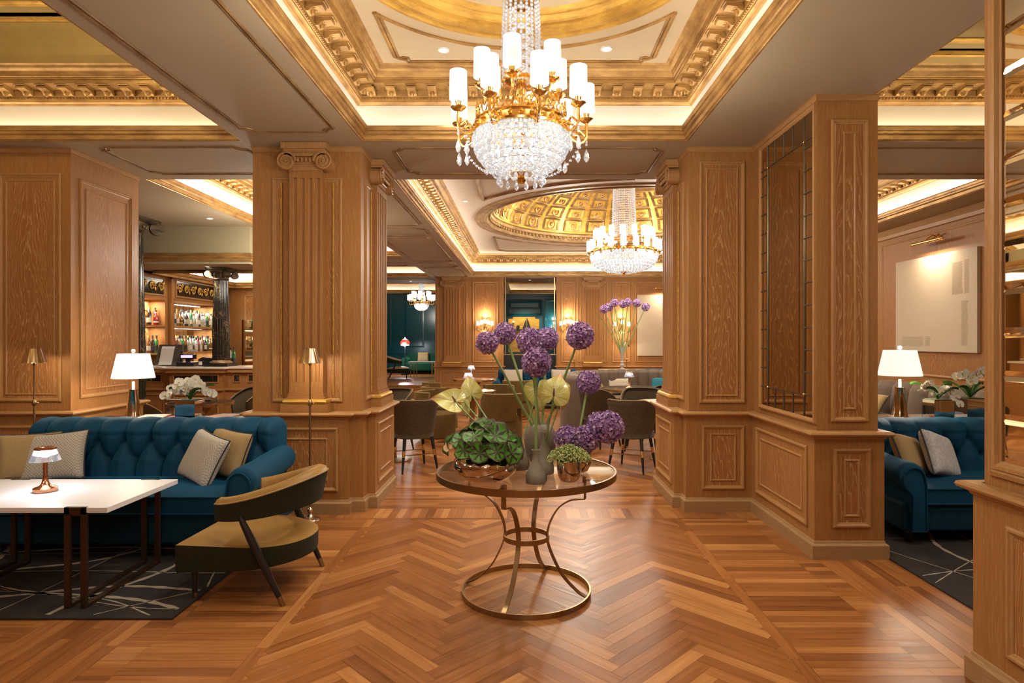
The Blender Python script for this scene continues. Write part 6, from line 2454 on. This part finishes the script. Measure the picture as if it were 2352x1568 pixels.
def anthurium(label, base, nrm, tipdir, foot, L=0.15, W=1.0, spadix=True, seed=0):
    """base = where stalk, spadix and heart-shaped spathe meet"""
    t = thing('anthurium', label, 'flower', foot)
    b = Vector(base) - Vector(foot)
    z = Vector(nrm).normalized()
    x = Vector(tipdir)
    x = (x - z * x.dot(z)).normalized()
    y = z.cross(x)
    Mx = Matrix(((x.x, y.x, z.x, b.x), (x.y, y.y, z.y, b.y), (x.z, y.z, z.z, b.z), (0, 0, 0, 1)))
    half = [(p.x, p.y) for p in HEART]
    out = [(p[0], -p[1]) for p in reversed(half)] + half[1:]       # lobe to tip to lobe
    nv, nu = len(out) - 1, 9
    vv, ff, uu = [], [], []
    for i in range(nu + 1):
        u = i / nu
        for j in range(nv + 1):
            px, py = out[j]
            xx, yy = px * u, py * u * W
            q = j / nv
            zz = 0.22 * abs(yy) ** 1.2 - 0.30 * max(0, xx) ** 2 - 0.25 * min(0, xx) ** 2 * 1.5 + 0.035 * u * u * sin(q * 19 + seed) + 0.02 * u * sin(q * 45)
            vv.append((xx * L, yy * L, zz * L))

    def uvp(i, j):
        return (i / nu, j / nv)
    for i in range(nu):
        for j in range(nv):
            ff.append((i * (nv + 1) + j, (i + 1) * (nv + 1) + j, (i + 1) * (nv + 1) + j + 1, i * (nv + 1) + j + 1))
            uu.append([uvp(i, j), uvp(i + 1, j), uvp(i + 1, j + 1), uvp(i, j + 1)])
    o = MB().add(vv, ff, 0, True, Mx, uvs=uu).obj('spathe', M['spathe'], t, fix=False, angle=180)
    o.modifiers.new('sub', 'SUBSURF').render_levels = 1
    if spadix:
        MB().tube([tuple(Mx @ Vector((0, 0, 0))), tuple(Mx @ Vector((0.012, 0.0, 0.024))), tuple(Mx @ Vector((0.03, 0.0, 0.052)))], [0.006, 0.0058, 0.003], 8).obj('spadix', M['spadix'], t)
    m = b * 0.55 + Vector((0, 0, -0.01))
    MB().tube(spline([(0, 0, 0), tuple(m), tuple(b)], 8), 0.0042, 7).obj('stem', M['stem_pale'], t)
    return t


BF = (BXc + 0.09, BYc + 0.04, ZT + 0.20)
anthurium('pale yellow anthurium with its pink tip pointing to the dining chair', P(1046, 922, 3.66), (0.25, -0.80, 0.55), (-1.0, 0, 0.22), (BF[0], BF[1], BF[2]), 0.148, 1.05, True, 0)
anthurium('pale yellow anthurium standing upright with its stalk side to us, above the begonia', P(1083, 905, 3.72), (-0.1, -1.0, 0.1), (-0.28, 0, 1.0), (BF[0] + 0.02, BF[1], BF[2]), 0.125, 1.05, False, 2)
anthurium('small drooping yellow anthurium under the two upright ones by the begonia', P(1068, 925, 3.70), (0.6, -0.6, 0.3), (0.25, -0.1, -0.9), (BF[0] + 0.01, BF[1] + 0.01, BF[2]), 0.095, 0.7, False, 4)
anthurium('big creamy anthurium facing out beside the front allium', P(1272, 908, 3.55), (-0.15, -0.93, 0.30), (0.22, 0.2, 0.9), vfoot(V2, 0, 0, 0.15), 0.148, 1.2, True, 1)
anthurium('narrow pale anthurium hanging beside the big creamy one', P(1293, 896, 3.62), (0.75, -0.65, 0.1), (0.12, 0.1, -0.9), vfoot(V2, 0.004, 0.004, 0.15), 0.125, 0.95, False, 3)
anthurium('yellow anthurium lit from behind, just under the front allium', P(1236, 892, 3.92), (0.05, -0.95, 0.2), (0.1, 0.2, -1.0), vfoot(V4, 0, 0, 0.12), 0.15, 1.15, False, 5)
# ================================================================== FURNITURE OF THE DOMED HALL
def dining_chair(label, loc, rz, group=None):
    """tweed tub chair on black legs with brass rings; front towards +y"""
    t = thing('dining_chair', label, 'chair', loc, rz, group)

    def shell(r_in):
        def g(u, v):
            a = R(-90) + (u - 0.5) * R(206)
            e = abs(u - 0.5) * 2
            zt = 0.845 - 0.17 * max(0, (e - 0.45) / 0.55) ** 1.6
            zb = 0.40
            z = zb + (zt - zb) * v
            fl = 0.235 + 0.055 * v ** 1.3 - (0.028 if r_in else 0)
            return (fl * cos(a) * 1.0, 0.02 + fl * sin(a) * (1.02 + 0.12 * v), z)
        return g
    mb = MB()
    nu, nv = 30, 8
    mb.grid(shell(False), nu, nv).grid(shell(True), nu, nv)
    o, i = shell(False), shell(True)
    mb.grid(lambda u, v: tuple(Vector(o(u, 1)) * (1 - v) + Vector(i(u, 1)) * v + Vector((0, 0, 0.012 * sin(pi * v)))), nu, 3)
    mb.grid(lambda u, v: tuple(Vector(o(u, 0)) * (1 - v) + Vector(i(u, 0)) * v), nu, 1)
    for e in (0, 1):
        mb.grid(lambda u, v: tuple(Vector(o(e, u)) * (1 - v) + Vector(i(e, u)) * v + Vector((0, 0.012 * sin(pi * v), 0))), nv, 3)
    b = mb.obj('backrest', M['tweed'], t, weld=True, angle=60)
    MB().tube([tuple(Vector(o(k / 30, 1)) + Vector((0, 0, 0.004))) for k in range(31)], 0.005, 5).obj('piping', M['cushion_tan'], b)
    MB().lathe([(0, 0.385), (0.22, 0.385), (0.245, 0.40), (0.245, 0.455), (0.225, 0.478), (0.15, 0.488), (0, 0.49)], 32, 0, T(0, 0.045, 0), wob=lambda a, z: 1 + 0.10 * abs(sin(a)) * (1 if sin(a) > 0 else 0)).obj('seat', M['blackseat'], t)
    for sx in (-1, 1):
        for sy in (-1, 1):
            a, c = Vector((sx * 0.165, 0.02 + sy * 0.165, 0.40)), Vector((sx * 0.215, 0.02 + sy * 0.235, 0.0))
            p = [a + (c - a) * q for q in (0, 0.3, 0.6, 1.0)]
            l = MB().tube(p, [0.022, 0.020, 0.017, 0.011], 10).obj('leg', M['black'], t)
            p = [a + (c - a) * q for q in (0.36, 0.54)]
            MB().tube(p, [0.0205, 0.0188], 10).obj('brass_ring', M['brass'], l)
    MB().tube([(-0.19, -0.15, 0.2), (0.19, -0.15, 0.2)], 0.006, 6).tube([(-0.19, 0.19, 0.2), (0.19, 0.19, 0.2)], 0.006, 6).obj('stretcher', M['brass_old'], t)
    return t


dc0 = dining_chair('tweed tub chair with its back to us beside the fluted pier on the armchair side', (-1.32, 7.38, 0), 0.5)
dup(dc0, (1.28, 7.38, 0), -0.5, 'tweed tub chair with its back to us beside the mirrored pier, under the overhanging allium')
dup(dc0, (1.07, 9.0, 0), -0.8, 'tweed tub chair right behind the lone leaning allium, next to the curved banquette')
dup(dc0, (1.66, 8.75, 0), 2.9, 'tweed tub chair facing us across the cream topped table')
dup(dc0, (2.08, 9.2, 0), 2.3, 'tweed tub chair partly cut off by the mirrored pier, by the lamp table')
dup(dc0, (-1.87, 8.66, 0), 2.6, 'tweed tub chair peeping out behind the fluted pier at the teal topped table')
dup(dc0, (-4.62, 7.45, 0), -0.6, 'tweed tub chair near the bar, at the marble column side of the round table')
dup(dc0, (-4.05, 8.92, 0), 2.4, 'tweed tub chair near the bar, at the fluted pier side of the round table')


def club_chair(label, loc, rz):
    """velvet drum chair with a slot under the back; front towards +y"""
    t = thing('club_chair', label, 'armchair', loc, rz)
    MB().lathe([(0, 0.0), (0.24, 0.0), (0.24, 0.05), (0, 0.05)], 32).obj('plinth', M['brass'], t)
    MB().lathe([(0, 0.05), (0.29, 0.05), (0.31, 0.07), (0.31, 0.38), (0.295, 0.415), (0.25, 0.43), (0, 0.44)], 36).obj('seat', M['mustard_dim'], t)

    def band(r0, r1, z0, z1, a0, a1):
        mb = MB()
        n = 24
        v, f = [], []
        for k in range(n + 1):
            a = R(-90) + a0 + (a1 - a0) * k / n
            for r, z in ((r1, z0), (r1, z1 - 0.012), ((r0 + r1) / 2, z1), (r0, z1 - 0.012), (r0, z0)):
                v.append((r * cos(a), r * sin(a), z))
        for k in range(n):
            for j in range(5):
                f.append((k * 5 + j, k * 5 + (j + 1) % 5, (k + 1) * 5 + (j + 1) % 5, (k + 1) * 5 + j))
        f += [tuple(range(5)), tuple(n * 5 + j for j in range(5))]
        return mb.add(v, f, 0, True)
    m_ = band(0.255, 0.325, 0.53, 0.76, R(-80), R(80))
    m_.s  # one shell: upper band, and the solid middle that joins it to the seat
    b2 = band(0.255, 0.324, 0.36, 0.56, R(-52), R(52))
    m_.add(b2.v, b2.f, 0, True)
    b3 = band(0.255, 0.324, 0.36, 0.54, R(-80), R(-72))
    m_.add(b3.v, b3.f, 0, True)
    b4 = band(0.255, 0.324, 0.36, 0.54, R(72), R(80))
    m_.add(b4.v, b4.f, 0, True)
    m_.obj('backrest', M['mustard_dim'], t, angle=50)
    return t


cc0 = club_chair('mustard drum chair with a slotted back turned to us, nearest behind the yellow anthuriums', (-0.34, 9.30, 0), -0.15)
dup(cc0, (-1.38, 9.55, 0), -pi / 2, 'mustard drum chair with a brass plinth right behind the tweed chair at the fluted pier')
dup(cc0, (-0.50, 10.75, 0), 2.6, 'mustard drum chair facing us across the nearer small wooden table')
dup(cc0, (-1.62, 11.7, 0), -1.2, 'mustard drum chair just before the raised steps')
dup(cc0, (-0.15, 12.2, 0), 0.3, 'mustard drum chair with its back to us before the far blue sofa with two cushions')
dup(cc0, (-1.45, 10.5, 0), -0.9, 'mustard drum chair half hidden by the pink tipped anthurium, at the nearer wooden table')


def round_table(label, loc, r, top, h=0.74):
    t = thing('round_table', label, 'table', loc)
    MB().lathe([(0, h - 0.03), (r - 0.01, h - 0.03), (r - 0.01, h), (0, h)], 56).obj('tabletop', M[top], t)
    MB().lathe([(r - 0.01, h - 0.035), (r, h - 0.035), (r, h + 0.002), (r - 0.01, h + 0.002), (r - 0.01, h - 0.035)], 56).obj('edge_band', M['brass'], t)
    MB().lathe([(0, h - 0.03), (0.16, h - 0.035), (0.06, h - 0.16), (0.04, 0.3), (0.045, 0.06), (0.05, 0.02), (0, 0.02)], 24).obj('pedestal', M['oak_v'], t)
    MB().lathe([(0, 0), (0.24, 0), (0.24, 0.012), (0.05, 0.03), (0, 0.03)], 36).obj('foot', M['brass_old'], t)
    return t


M['table_wood'] = plain('polished table top', (0.36, 0.17, 0.07), 0.15, 0, 0.2, 8)
M['table_dark'] = plain('dark polished table top', (0.035, 0.022, 0.015), 0.08)
M['table_cream'] = plain('cream table top', (0.62, 0.53, 0.37), 0.3)
M['table_teal'] = plain('teal table top', (0.005, 0.06, 0.07), 0.15)
round_table('small round wooden table nearer to us among the mustard chairs', (-0.84, 9.85, 0), 0.38, 'table_wood')
round_table('small round wooden table farther off among the mustard chairs', (-1.03, 12.7, 0), 0.44, 'table_wood')
round_table('dark round table with a brass edge inside the curved banquette', (1.82, 10.35, 0), 0.55, 'table_dark')
round_table('cream topped round table beside the mirrored pier', (1.86, 8.0, 0), 0.44, 'table_cream')
round_table('teal topped round table beside the fluted pier', (-1.70, 7.98, 0), 0.34, 'table_teal')
round_table('round wooden table with dark top between the tweed chairs near the bar', (-4.20, 8.0, 0), 0.40, 'table_dark')
shade_lamp('clear shaded table lamp on the nearer small wooden table', (-0.90, 9.85, 0.743), 3, 'acrylic')
shade_lamp('clear shaded table lamp on the farther small wooden table', (-1.10, 12.7, 0.743), 3, 'acrylic')
shade_lamp('copper table lamp with a bright shade on the dark table in the curved banquette', (1.72, 10.15, 0.743), 3)


def channel(u, n):
    """stuffed upright channels"""
    return abs(sin(pi * u * n)) ** 0.5


# curved banquette
M['teal_cushion'] = plain('bright teal cloth', (0.0, 0.15, 0.22), 0.7)
t = thing('curved_banquette', 'curved taupe velvet banquette with upright channels behind the lone allium', 'banquette', (2.25, 11.1, 0))
mb = MB()
A0, A1, NC, RB_ = R(215), R(-20), 26, 1.62


def cb(u, v):
    a = A0 + (A1 - A0) * u
    p = 0.045 * channel(u, NC)
    path = [(1.28, 0.44), (1.30, 0.62), (1.33, 0.80), (1.36, 0.89), (1.43, 0.935), (1.52, 0.93), (1.58, 0.88), (1.60, 0.7), (1.61, 0.4), (1.61, 0.0)]
    x = v * (len(path) - 1)
    i = min(int(x), len(path) - 2)
    q = x - i
    r = path[i][0] * (1 - q) + path[i + 1][0] * q
    z = path[i][1] * (1 - q) + path[i + 1][1] * q
    k = max(0, 1 - v * 1.9) if v < 0.5 else 0
    r -= p * (1 if v < 0.45 else max(0, 1 - (v - 0.45) * 8))
    z += 0.5 * p * math.exp(-((v - 0.45) / 0.12) ** 2)
    return (r * cos(a), r * sin(a), z)


mb.grid(cb, NC * 8, 36)
for e in (0, 1):
    ring_ = [cb(e, k / 24) for k in range(25)] + [(1.28 * cos(A0 if not e else A1), 1.28 * sin(A0 if not e else A1), 0.0)]
    mb.add(ring_, [tuple(range(len(ring_)))], 0)
mb.obj('backrest', M['taupe_velvet'], t, angle=60)
MB().lathe([(1.36, 0.02), (0.80, 0.02), (0.78, 0.08), (0.76, 0.38), (0.79, 0.44), (0.9, 0.46), (1.33, 0.45)], 48, 0, None, True, A1, A0).obj('seat', M['taupe_velvet'], t)
cushion('white cushion on the curved banquette between the lone allium and the lamp', (1.90, 12.26, 0.465), (R(-22), 0, R(10)), 'cushion_cream', 0.52, 0.34)
cushion('bright teal cushion on the curved banquette', (2.75, 12.20, 0.465), (R(-22), 0, R(-18)), 'teal_cushion', 0.55, 0.36, pipe=False)
cushion('small yellow cushion on the curved banquette beside the white one', (1.52, 12.15, 0.465), (R(-22), 0, R(24)), 'cushion_tan', 0.36, 0.30)

# straight banquette along the wall under the big canvas
t = thing('straight_banquette', 'taupe channelled banquette along the wall under the big pale canvas', 'banquette', (5.42, 9.6, 0))
mb = MB()
NC2 = 14


def wb(u, v):
    y = -2.9 + 5.8 * u
    path = [(0.02, 0.44), (0.03, 0.65), (0.06, 0.84), (0.11, 0.91), (0.18, 0.93), (0.24, 0.90), (0.24, 0.5), (0.24, 0.0)]
    x = v * (len(path) - 1)
    i = min(int(x), len(path) - 2)
    q = x - i
    p = 0.05 * channel(u, NC2) * (1 if v < 0.5 else max(0, 1 - (v - 0.5) * 8))
    return (path[i][0] * (1 - q) + path[i + 1][0] * q - p, y, path[i][1] * (1 - q) + path[i + 1][1] * q + 0.3 * p)


mb.grid(wb, NC2 * 8, 28)
mb.obj('backrest', M['taupe_velvet'], t, angle=60)
MB().box(-0.48, 0.05, -2.9, 2.9, 0.03, 0.45).obj('seat', M['taupe_velvet'], t, bevel=0.03)
cushion('tan cushion lying on the wall banquette behind the mirrored cube planters', (5.05, 9.2, 0.455), (R(-40), 0, R(-70)), 'cushion_tan', 0.5, 0.36)

# blue sofas of the far end
ts = [o for o in bpy.data.objects if o.get('category') == 'sofa'][0]
dup(ts, (0.30, 13.75, 0), 0, 'teal buttoned sofa with two pale cushions before the dark screen of the far wall', scale=0.93)
dup(ts, (3.75, 13.9, 0), 0, 'teal buttoned sofa below the white canvas at the far wall', scale=0.93)
cushion('pale cushion on the far sofa at its steps end', (-0.25, 14.15, 0.45), (R(-18), 0, R(8)), 'cushion_cream', 0.46, 0.44)
cushion('pale cushion on the far sofa at its canvas end', (0.82, 14.15, 0.45), (R(-18), 0, R(-8)), 'cushion_cream', 0.46, 0.44)
cushion('pale cushion on the sofa below the white canvas', (3.25, 14.3, 0.45), (R(-18), 0, R(4)), 'cushion_cream', 0.46, 0.40)

# console with the tall glass vase
t = thing('console_table', 'narrow console behind the curved banquette carrying the tall glass vase', 'console table', (2.08, 13.15, 0))
MB().box(-0.5, 0.5, -0.18, 0.18, 0.88, 0.92).obj('tabletop', M['cushion_tan'], t)
for sx in (-1, 1):
    MB().box(sx * 0.45 - 0.02, sx * 0.45 + 0.02, -0.15, 0.15, 0, 0.88).obj('leg', M['bronze_dark'], t)
VZ = 0.9205
t = thing('tall_vase', 'tall clear glass trumpet vase on a knobbed stem holding seven alliums', 'vase', (2.08, 13.15, VZ))
MB().lathe([(0, 0), (0.07, 0), (0.07, 0.01), (0.03, 0.03), (0.025, 0.05), (0.055, 0.075), (0.055, 0.10), (0.02, 0.125), (0.035, 0.145), (0.035, 0.165), (0.018, 0.185), (0.028, 0.20), (0.028, 0.215), (0.03, 0.23), (0.048, 0.47), (0.045, 0.47), (0.026, 0.24), (0, 0.235)], 28).obj('body', M['vase_glass'] if 'vase_glass' in M else M['pane'], t)
VF = (2.08, 13.15, VZ + 0.30)
for k, (px, py, dy) in enumerate(((1387, 710, -0.1), (1399, 705, 0.12), (1411.5, 695, 0.0), (1431, 698, 0.12), (1442, 694, -0.05), (1463, 696, 0.0), (1483, 705, -0.05))):
    names = ['outermost towards the round pier', 'second from the round pier, behind the first', 'third from the round pier', 'half hidden behind its middle neighbour', 'at the middle with the lightest florets', 'second from the white canvas', 'nearest to the white canvas']
    names[0] = 'outermost on the gilt pilaster side'
    names[1] = 'second on the gilt pilaster side, tucked behind'
    names[2] = 'third from the gilt pilaster side'
    allium('small allium in the tall glass vase, ' + names[k], P(px, py, 13.15 + dy), 0.086, (VF[0] + 0.004 * (k - 3), VF[1], VF[2]), 'alliums in the tall glass vase', True, 0.010)
t = thing('fern_spray', 'fern fronds drooping among the alliums of the tall glass vase', 'flowers', VF)
rr = random.Random(8)
for (px, py, dy) in ((1412, 712, 0.1), (1424, 730, 0.0), (1372, 722, -0.05)):
    h = Vector(P(px, py, 13.15 + dy)) - Vector(VF)
    pts = spline([(0, 0, 0), tuple(h * 0.55 + Vector((0, 0, 0.06))), tuple(h + Vector((0, 0, 0.02)))], 10)
    mb = MB().tube(pts, 0.004, 5)
    for i in range(8, len(pts)):
        for s in (-1, 1):
            p = Vector(pts[i])
            q = p + Vector((s * 0.05, rr.uniform(-0.03, 0.03), -0.06))
            mb.add([tuple(p), tuple((p + q) / 2 + Vector((0, 0, 0.008))), tuple(q), tuple((p + q) / 2 - Vector((0, 0, 0.006)))], [(0, 1, 2, 3)], 0)
    mb.obj('frond', M['stem'], t, fix=False)

# ---- canvases
t = thing('wall_canvas', 'big pale canvas with faint embossed text blocks under a gilt picture light', 'picture', (5.80, 8.70, 1.38), -pi / 2)
MB().box(-0.86, 0.86, -0.045, -0.001, 0, 1.36).obj('canvas', M['canvas'], t, bevel=0.003)
mb = MB()
rr = random.Random(3)
for x0, x1, z0, z1 in ((0.40, 0.60, 0.78, 1.20), (0.63, 0.72, 0.78, 1.22), (0.58, 0.70, 0.10, 0.68), (-0.70, -0.20, 0.08, 0.22), (-0.16, -0.04, 0.08, 0.22)):
    z = z0
    while z < z1:
        x = x0
        while x < x1 - 0.02:
            w = rr.uniform(0.012, 0.04)
            mb.box(x, min(x + w, x1), -0.0465, -0.045, z, z + 0.006)
            x += w + 0.006
        z += 0.016
mb.obj('embossed_lettering', M['canvas_print'], t)
t = thing('wall_canvas', 'white canvas on the far wall beside the alliums of the tall vase', 'picture', (3.95, 17.249, 1.10))
MB().box(-0.80, 0.80, -0.05, 0, 0, 1.70).obj('canvas', M['canvas'], t, bevel=0.003)

# ---- teal room
t = thing('green_sofa', 'green velvet sofa against the teal panelling beyond the steps', 'sofa', (-3.35, 22.3, 0.30))
MB().box(-1.0, 1.0, 0, 0.75, 0.12, 0.42).obj('seat', M['green_velvet'], t, bevel=0.05)
mb = MB().box(-1.0, 1.0, 0.6, 0.85, 0.3, 0.74)
mb.obj('backrest', M['green_velvet'], t, bevel=0.08)
for sx in (-1, 1):
    MB().tube([(sx * 1.0, 0.02, 0.5), (sx * 1.0, 0.75, 0.52)], 0.11, 14).box(sx * 1.0 - 0.09, sx * 1.0 + 0.09, 0.03, 0.75, 0.12, 0.5).obj('arm', M['green_velvet'], t)
    for y in (0.1, 0.7):
        MB().lathe([(0.02, 0), (0.03, 0.12), (0, 0.12)], 8, 0, T(sx * 0.9, y, 0)).obj('leg', M['black'], t)
cushion('tan cushion on the green velvet sofa', (-3.75, 22.75, 0.73), (R(-16), 0, R(6)), 'cushion_tan', 0.42, 0.38)
t = thing('side_table', 'pale topped table on slim brass legs before the green sofa', 'table', (-3.35, 20.6, 0.30))
MB().box(-0.50, 0.50, -0.3, 0.3, 0.50, 0.525).obj('tabletop', M['white'], t)
for a in (-0.40, -0.30, 0.30, 0.40):
    for b in (-0.27, 0.27):
        MB().box(a - 0.012, a + 0.012, b - 0.012, b + 0.012, 0, 0.5).obj('leg', M['brass'], t)
lc = [o for o in bpy.data.objects if o.name.startswith('lounge_chair') and o.parent is None][0]
dup(lc, (-4.05, 19.6, 0.303), 0.2, 'small looking mustard armchair on the raised floor beside the far black column')
t = thing('floor_lamp', 'slim floor lamp with a red and white shade in the teal room', 'floor lamp', (-4.25, 21.9, 0.302))
MB().lathe([(0, 0), (0.14, 0), (0.14, 0.02), (0.012, 0.03), (0.012, 1.05), (0, 1.05)], 20).obj('pole', M['black'], t)
MB().lathe([(0.012, 1.0), (0.02, 1.05), (0.008, 1.1), (0, 1.1)], 10).obj('bulb_holder', M['lamp_white'], t)
MB().lathe([(0.15, 1.08), (0.165, 1.10), (0.165, 1.17), (0.10, 1.25), (0.03, 1.29), (0, 1.29)], 28).obj('lamp_shade', NT('red shade').P(col=(0.6, 0.03, 0.02), rough=0.4, emis=(0.8, 0.06, 0.03, 1), estr=0.7).mat, t)
MB().lathe([(0.10, 1.252), (0.03, 1.292), (0.02, 1.33), (0, 1.35)], 20).lathe([(0.15, 1.04), (0.152, 1.08)], 24).obj('shade_cap', M['shade_table'], t, fix=False)
light('POINT', (-4.25, 21.7, 1.33), 22, (0.9, 0.95, 1.0), 0.04)
light('POINT', (1.12, 23.35, 2.05), 10, (0.9, 0.95, 1.0), 0.04)
light('SPOT', (0.0, 22.6, 3.2), 90, WARM, 0.05, (R(25), 0, 0), 80)
t = thing('fireplace', 'black fireplace under a stepped gold chimney breast in the teal room', 'fireplace', (0.0, 23.58, 0.30))
mb = MB()
mb.box(-0.62, 0.56, -0.03, 0, 0.7, 2.05)
mb.box(-0.45, 0.40, -0.035, 0, 2.05, 2.12)
mb.obj('chimney_panel', M['gold_bright'], t)
MB().box(-0.7, 0.64, -0.25, 0, 0.0, 0.7).obj('hearth', M['black'], t)
MB().box(-0.62, 0.56, -0.2, 0, 1.60, 1.65).obj('mantel_shelf', M['black'], t)
mb = MB()
mb.frame(-0.7, 0.7, 2.15, 2.75, [(0, 0), (0, 0.04), (0.06, 0.05), (0.1, 0)], 0)
mb.obj('overmantel_frame', M['teal_wall'], t, fix=False)
t = thing('model_sailboat', 'dark model sailboat on the mantel shelf of the teal room', 'model boat', (0.08, 23.45, 1.951))
mb = MB()
for a, b, h in ((-0.16, -0.01, 0.42), (0.01, 0.16, 0.46)):
    mb.prism([(a, 0.05), (b, 0.05), (b if a < 0 else a, h)], -0.01, 0.01, 0, Matrix.Rotation(pi / 2, 4, 'X'))
mb.obj('sail', M['black'], t)
MB().ball((0, 0, 0.03), 0.03, 10, 6, 0, 5.5, 1.2, 1).obj('hull', M['bronze_dark'], t)
t = thing('mantel_clock', 'small round dark clock on the mantel beside the model sailboat', 'clock', (-0.25, 23.45, 1.951))
MB().lathe([(0, -0.03), (0.07, -0.03), (0.07, 0.03), (0, 0.03)], 20, 0, T(0, 0, 0.08) @ Matrix.Rotation(pi / 2, 4, 'X')).box(-0.04, 0.04, -0.03, 0.03, 0, 0.03).obj('case', M['black'], t)
t = thing('candlestick', 'slim dark candlestick at the end of the mantel shelf in the teal room', 'candlestick', (-0.42, 23.45, 1.951))
MB().lathe([(0, 0), (0.05, 0), (0.01, 0.02), (0.008, 0.2), (0.03, 0.22), (0.03, 0.24), (0, 0.24)], 12).obj('stand', M['black'], t)
MB().ball((0, 0, 0.28), 0.04, 10, 8).obj('glass_globe', M['shade_table'], t)

# ================================================================== WALL MIRRORS
def came(mb, pts, r=0.006):
    mb.tube(pts, r, 6)


t = thing('wall_mirror', 'tall antiqued mirror with leaded border panes on the oak return wall', 'mirror', (2.085, 4.92, 0.985), -pi / 2)
W2, H2, bd = 0.485, 2.22, 0.145
MB().box(-W2, W2, -0.008, -0.001, 0, H2).obj('mirror_pane', M['mirror_dark2'] if 'mirror_dark2' in M else M['mirror_dark'], t)
mb = MB()
mb.frame(-W2 - 0.035, W2 + 0.035, -0.035, H2 + 0.035, [(0, 0), (0, 0.02), (0.012, 0.026), (0.022, 0.022), (0.035, 0.010), (0.036, 0.0)], 0)
mb.obj('frame', M['oak_m'], t, fix=False)
mb = MB()
y = -0.0095
for x in (-W2 + bd, W2 - bd):
    came(mb, [(x, y, 0), (x, y, H2)])
for z in (bd * 1.1, H2 - bd * 1.3):
    came(mb, [(-W2, y, z), (W2, y, z)])
k = 1
while bd * 1.1 + k * 0.165 < H2 - bd * 1.3:
    z = bd * 1.1 + k * 0.165
    came(mb, [(-W2, y, z), (-W2 + bd, y, z)])
    came(mb, [(W2 - bd, y, z), (W2, y, z)])
    k += 1
for x in (-0.19, -0.02, 0.15):
    came(mb, [(x, y, 0), (x, y, bd * 1.1)])
    came(mb, [(x, y, H2 - bd * 1.3), (x, y, H2)])
mb.obj('lead_came', M['lead'], t)
st_ = MB()
for x in (-W2 + bd, W2 - bd):
    for z in (bd * 1.1, H2 - bd * 1.3):
        st_.ball((x, y - 0.004, z), 0.012, 10, 6, 0, 1, 0.6, 1)
st_.obj('stud', M['brass'], t)

t = thing('wall_mirror', 'mirror of slanted-edge glass strips on the near oak wall, cut off by the frame', 'mirror', (2.085, 1.9, 1.02), -pi / 2)
# local x = -y of the room: the strip nearest the opening is at local x = -0.79
MW0, MW1, MH = -0.785, 0.785, 2.24
mb = MB()
mb.frame(MW0 - 0.07, MW1 + 0.07, -0.07, MH + 0.05, [(0, 0), (0, 0.016), (0.02, 0.022), (0.03, 0.018), (0.034, 0.026), (0.05, 0.026), (0.062, 0.012), (0.07, 0.008), (0.071, 0)], 0)
mb.obj('frame', M['oak_m'], t, fix=False)
nrow = 12
h = MH / nrow
for k in range(nrow):
    z0, z1 = k * h + 0.001, (k + 1) * h - 0.001
    for x0, x1 in ((MW0, -0.02), (-0.018, MW1)):
        g, d, tilt = 0.022, 0.006, rnd.uniform(-0.0015, 0.0015)
        v = [(x0, -0.002, z0), (x1, -0.002, z0), (x1, -0.002, z1), (x0, -0.002, z1), (x0 + g, -0.002 - d + tilt, z0 + g), (x1 - g, -0.002 - d, z0 + g), (x1 - g, -0.002 - d - tilt, z1 - g), (x0 + g, -0.002 - d, z1 - g)]
        MB().add(v, [(4, 5, 6, 7), (0, 1, 5, 4), (1, 2, 6, 5), (2, 3, 7, 6), (3, 0, 4, 7)], 0).obj('mirror_strip', M['mirror'], t, fix=False)

# ================================================================== CAMERA, WORLD, SETTINGS
cam = bpy.data.cameras.new('camera')
co = bpy.data.objects.new('camera', cam)
COL.objects.link(co)
co.location = (0, 0, EYE)
co.rotation_euler = (pi / 2, 0, 0)
cam.sensor_width = 36
cam.sensor_fit = 'HORIZONTAL'
cam.lens = F / 2352 * 36
cam.shift_x = -(CX - 1176) / 2352
cam.shift_y = (HY - 784) / 2352
cam.clip_start = 0.05
SC.camera = co
w = bpy.data.worlds.new('world')
SC.world = w
w.use_nodes = True
w.node_tree.nodes['Background'].inputs[0].default_value = (1.0, 0.85, 0.68, 1)
w.node_tree.nodes['Background'].inputs[1].default_value = 0.15
vs = SC.view_settings
vs.view_transform = 'Standard'
vs.look = 'None'
vs.exposure = 0.95
vs.gamma = 1.0
SC.cycles.max_bounces = 8
SC.cycles.diffuse_bounces = 3
SC.cycles.glossy_bounces = 4
SC.cycles.transmission_bounces = 6
SC.cycles.transparent_max_bounces = 8
SC.cycles.sample_clamp_indirect = 4.0
SC.cycles.adaptive_threshold = 0.02
SC.cycles.caustics_reflective = False
SC.cycles.caustics_refractive = False
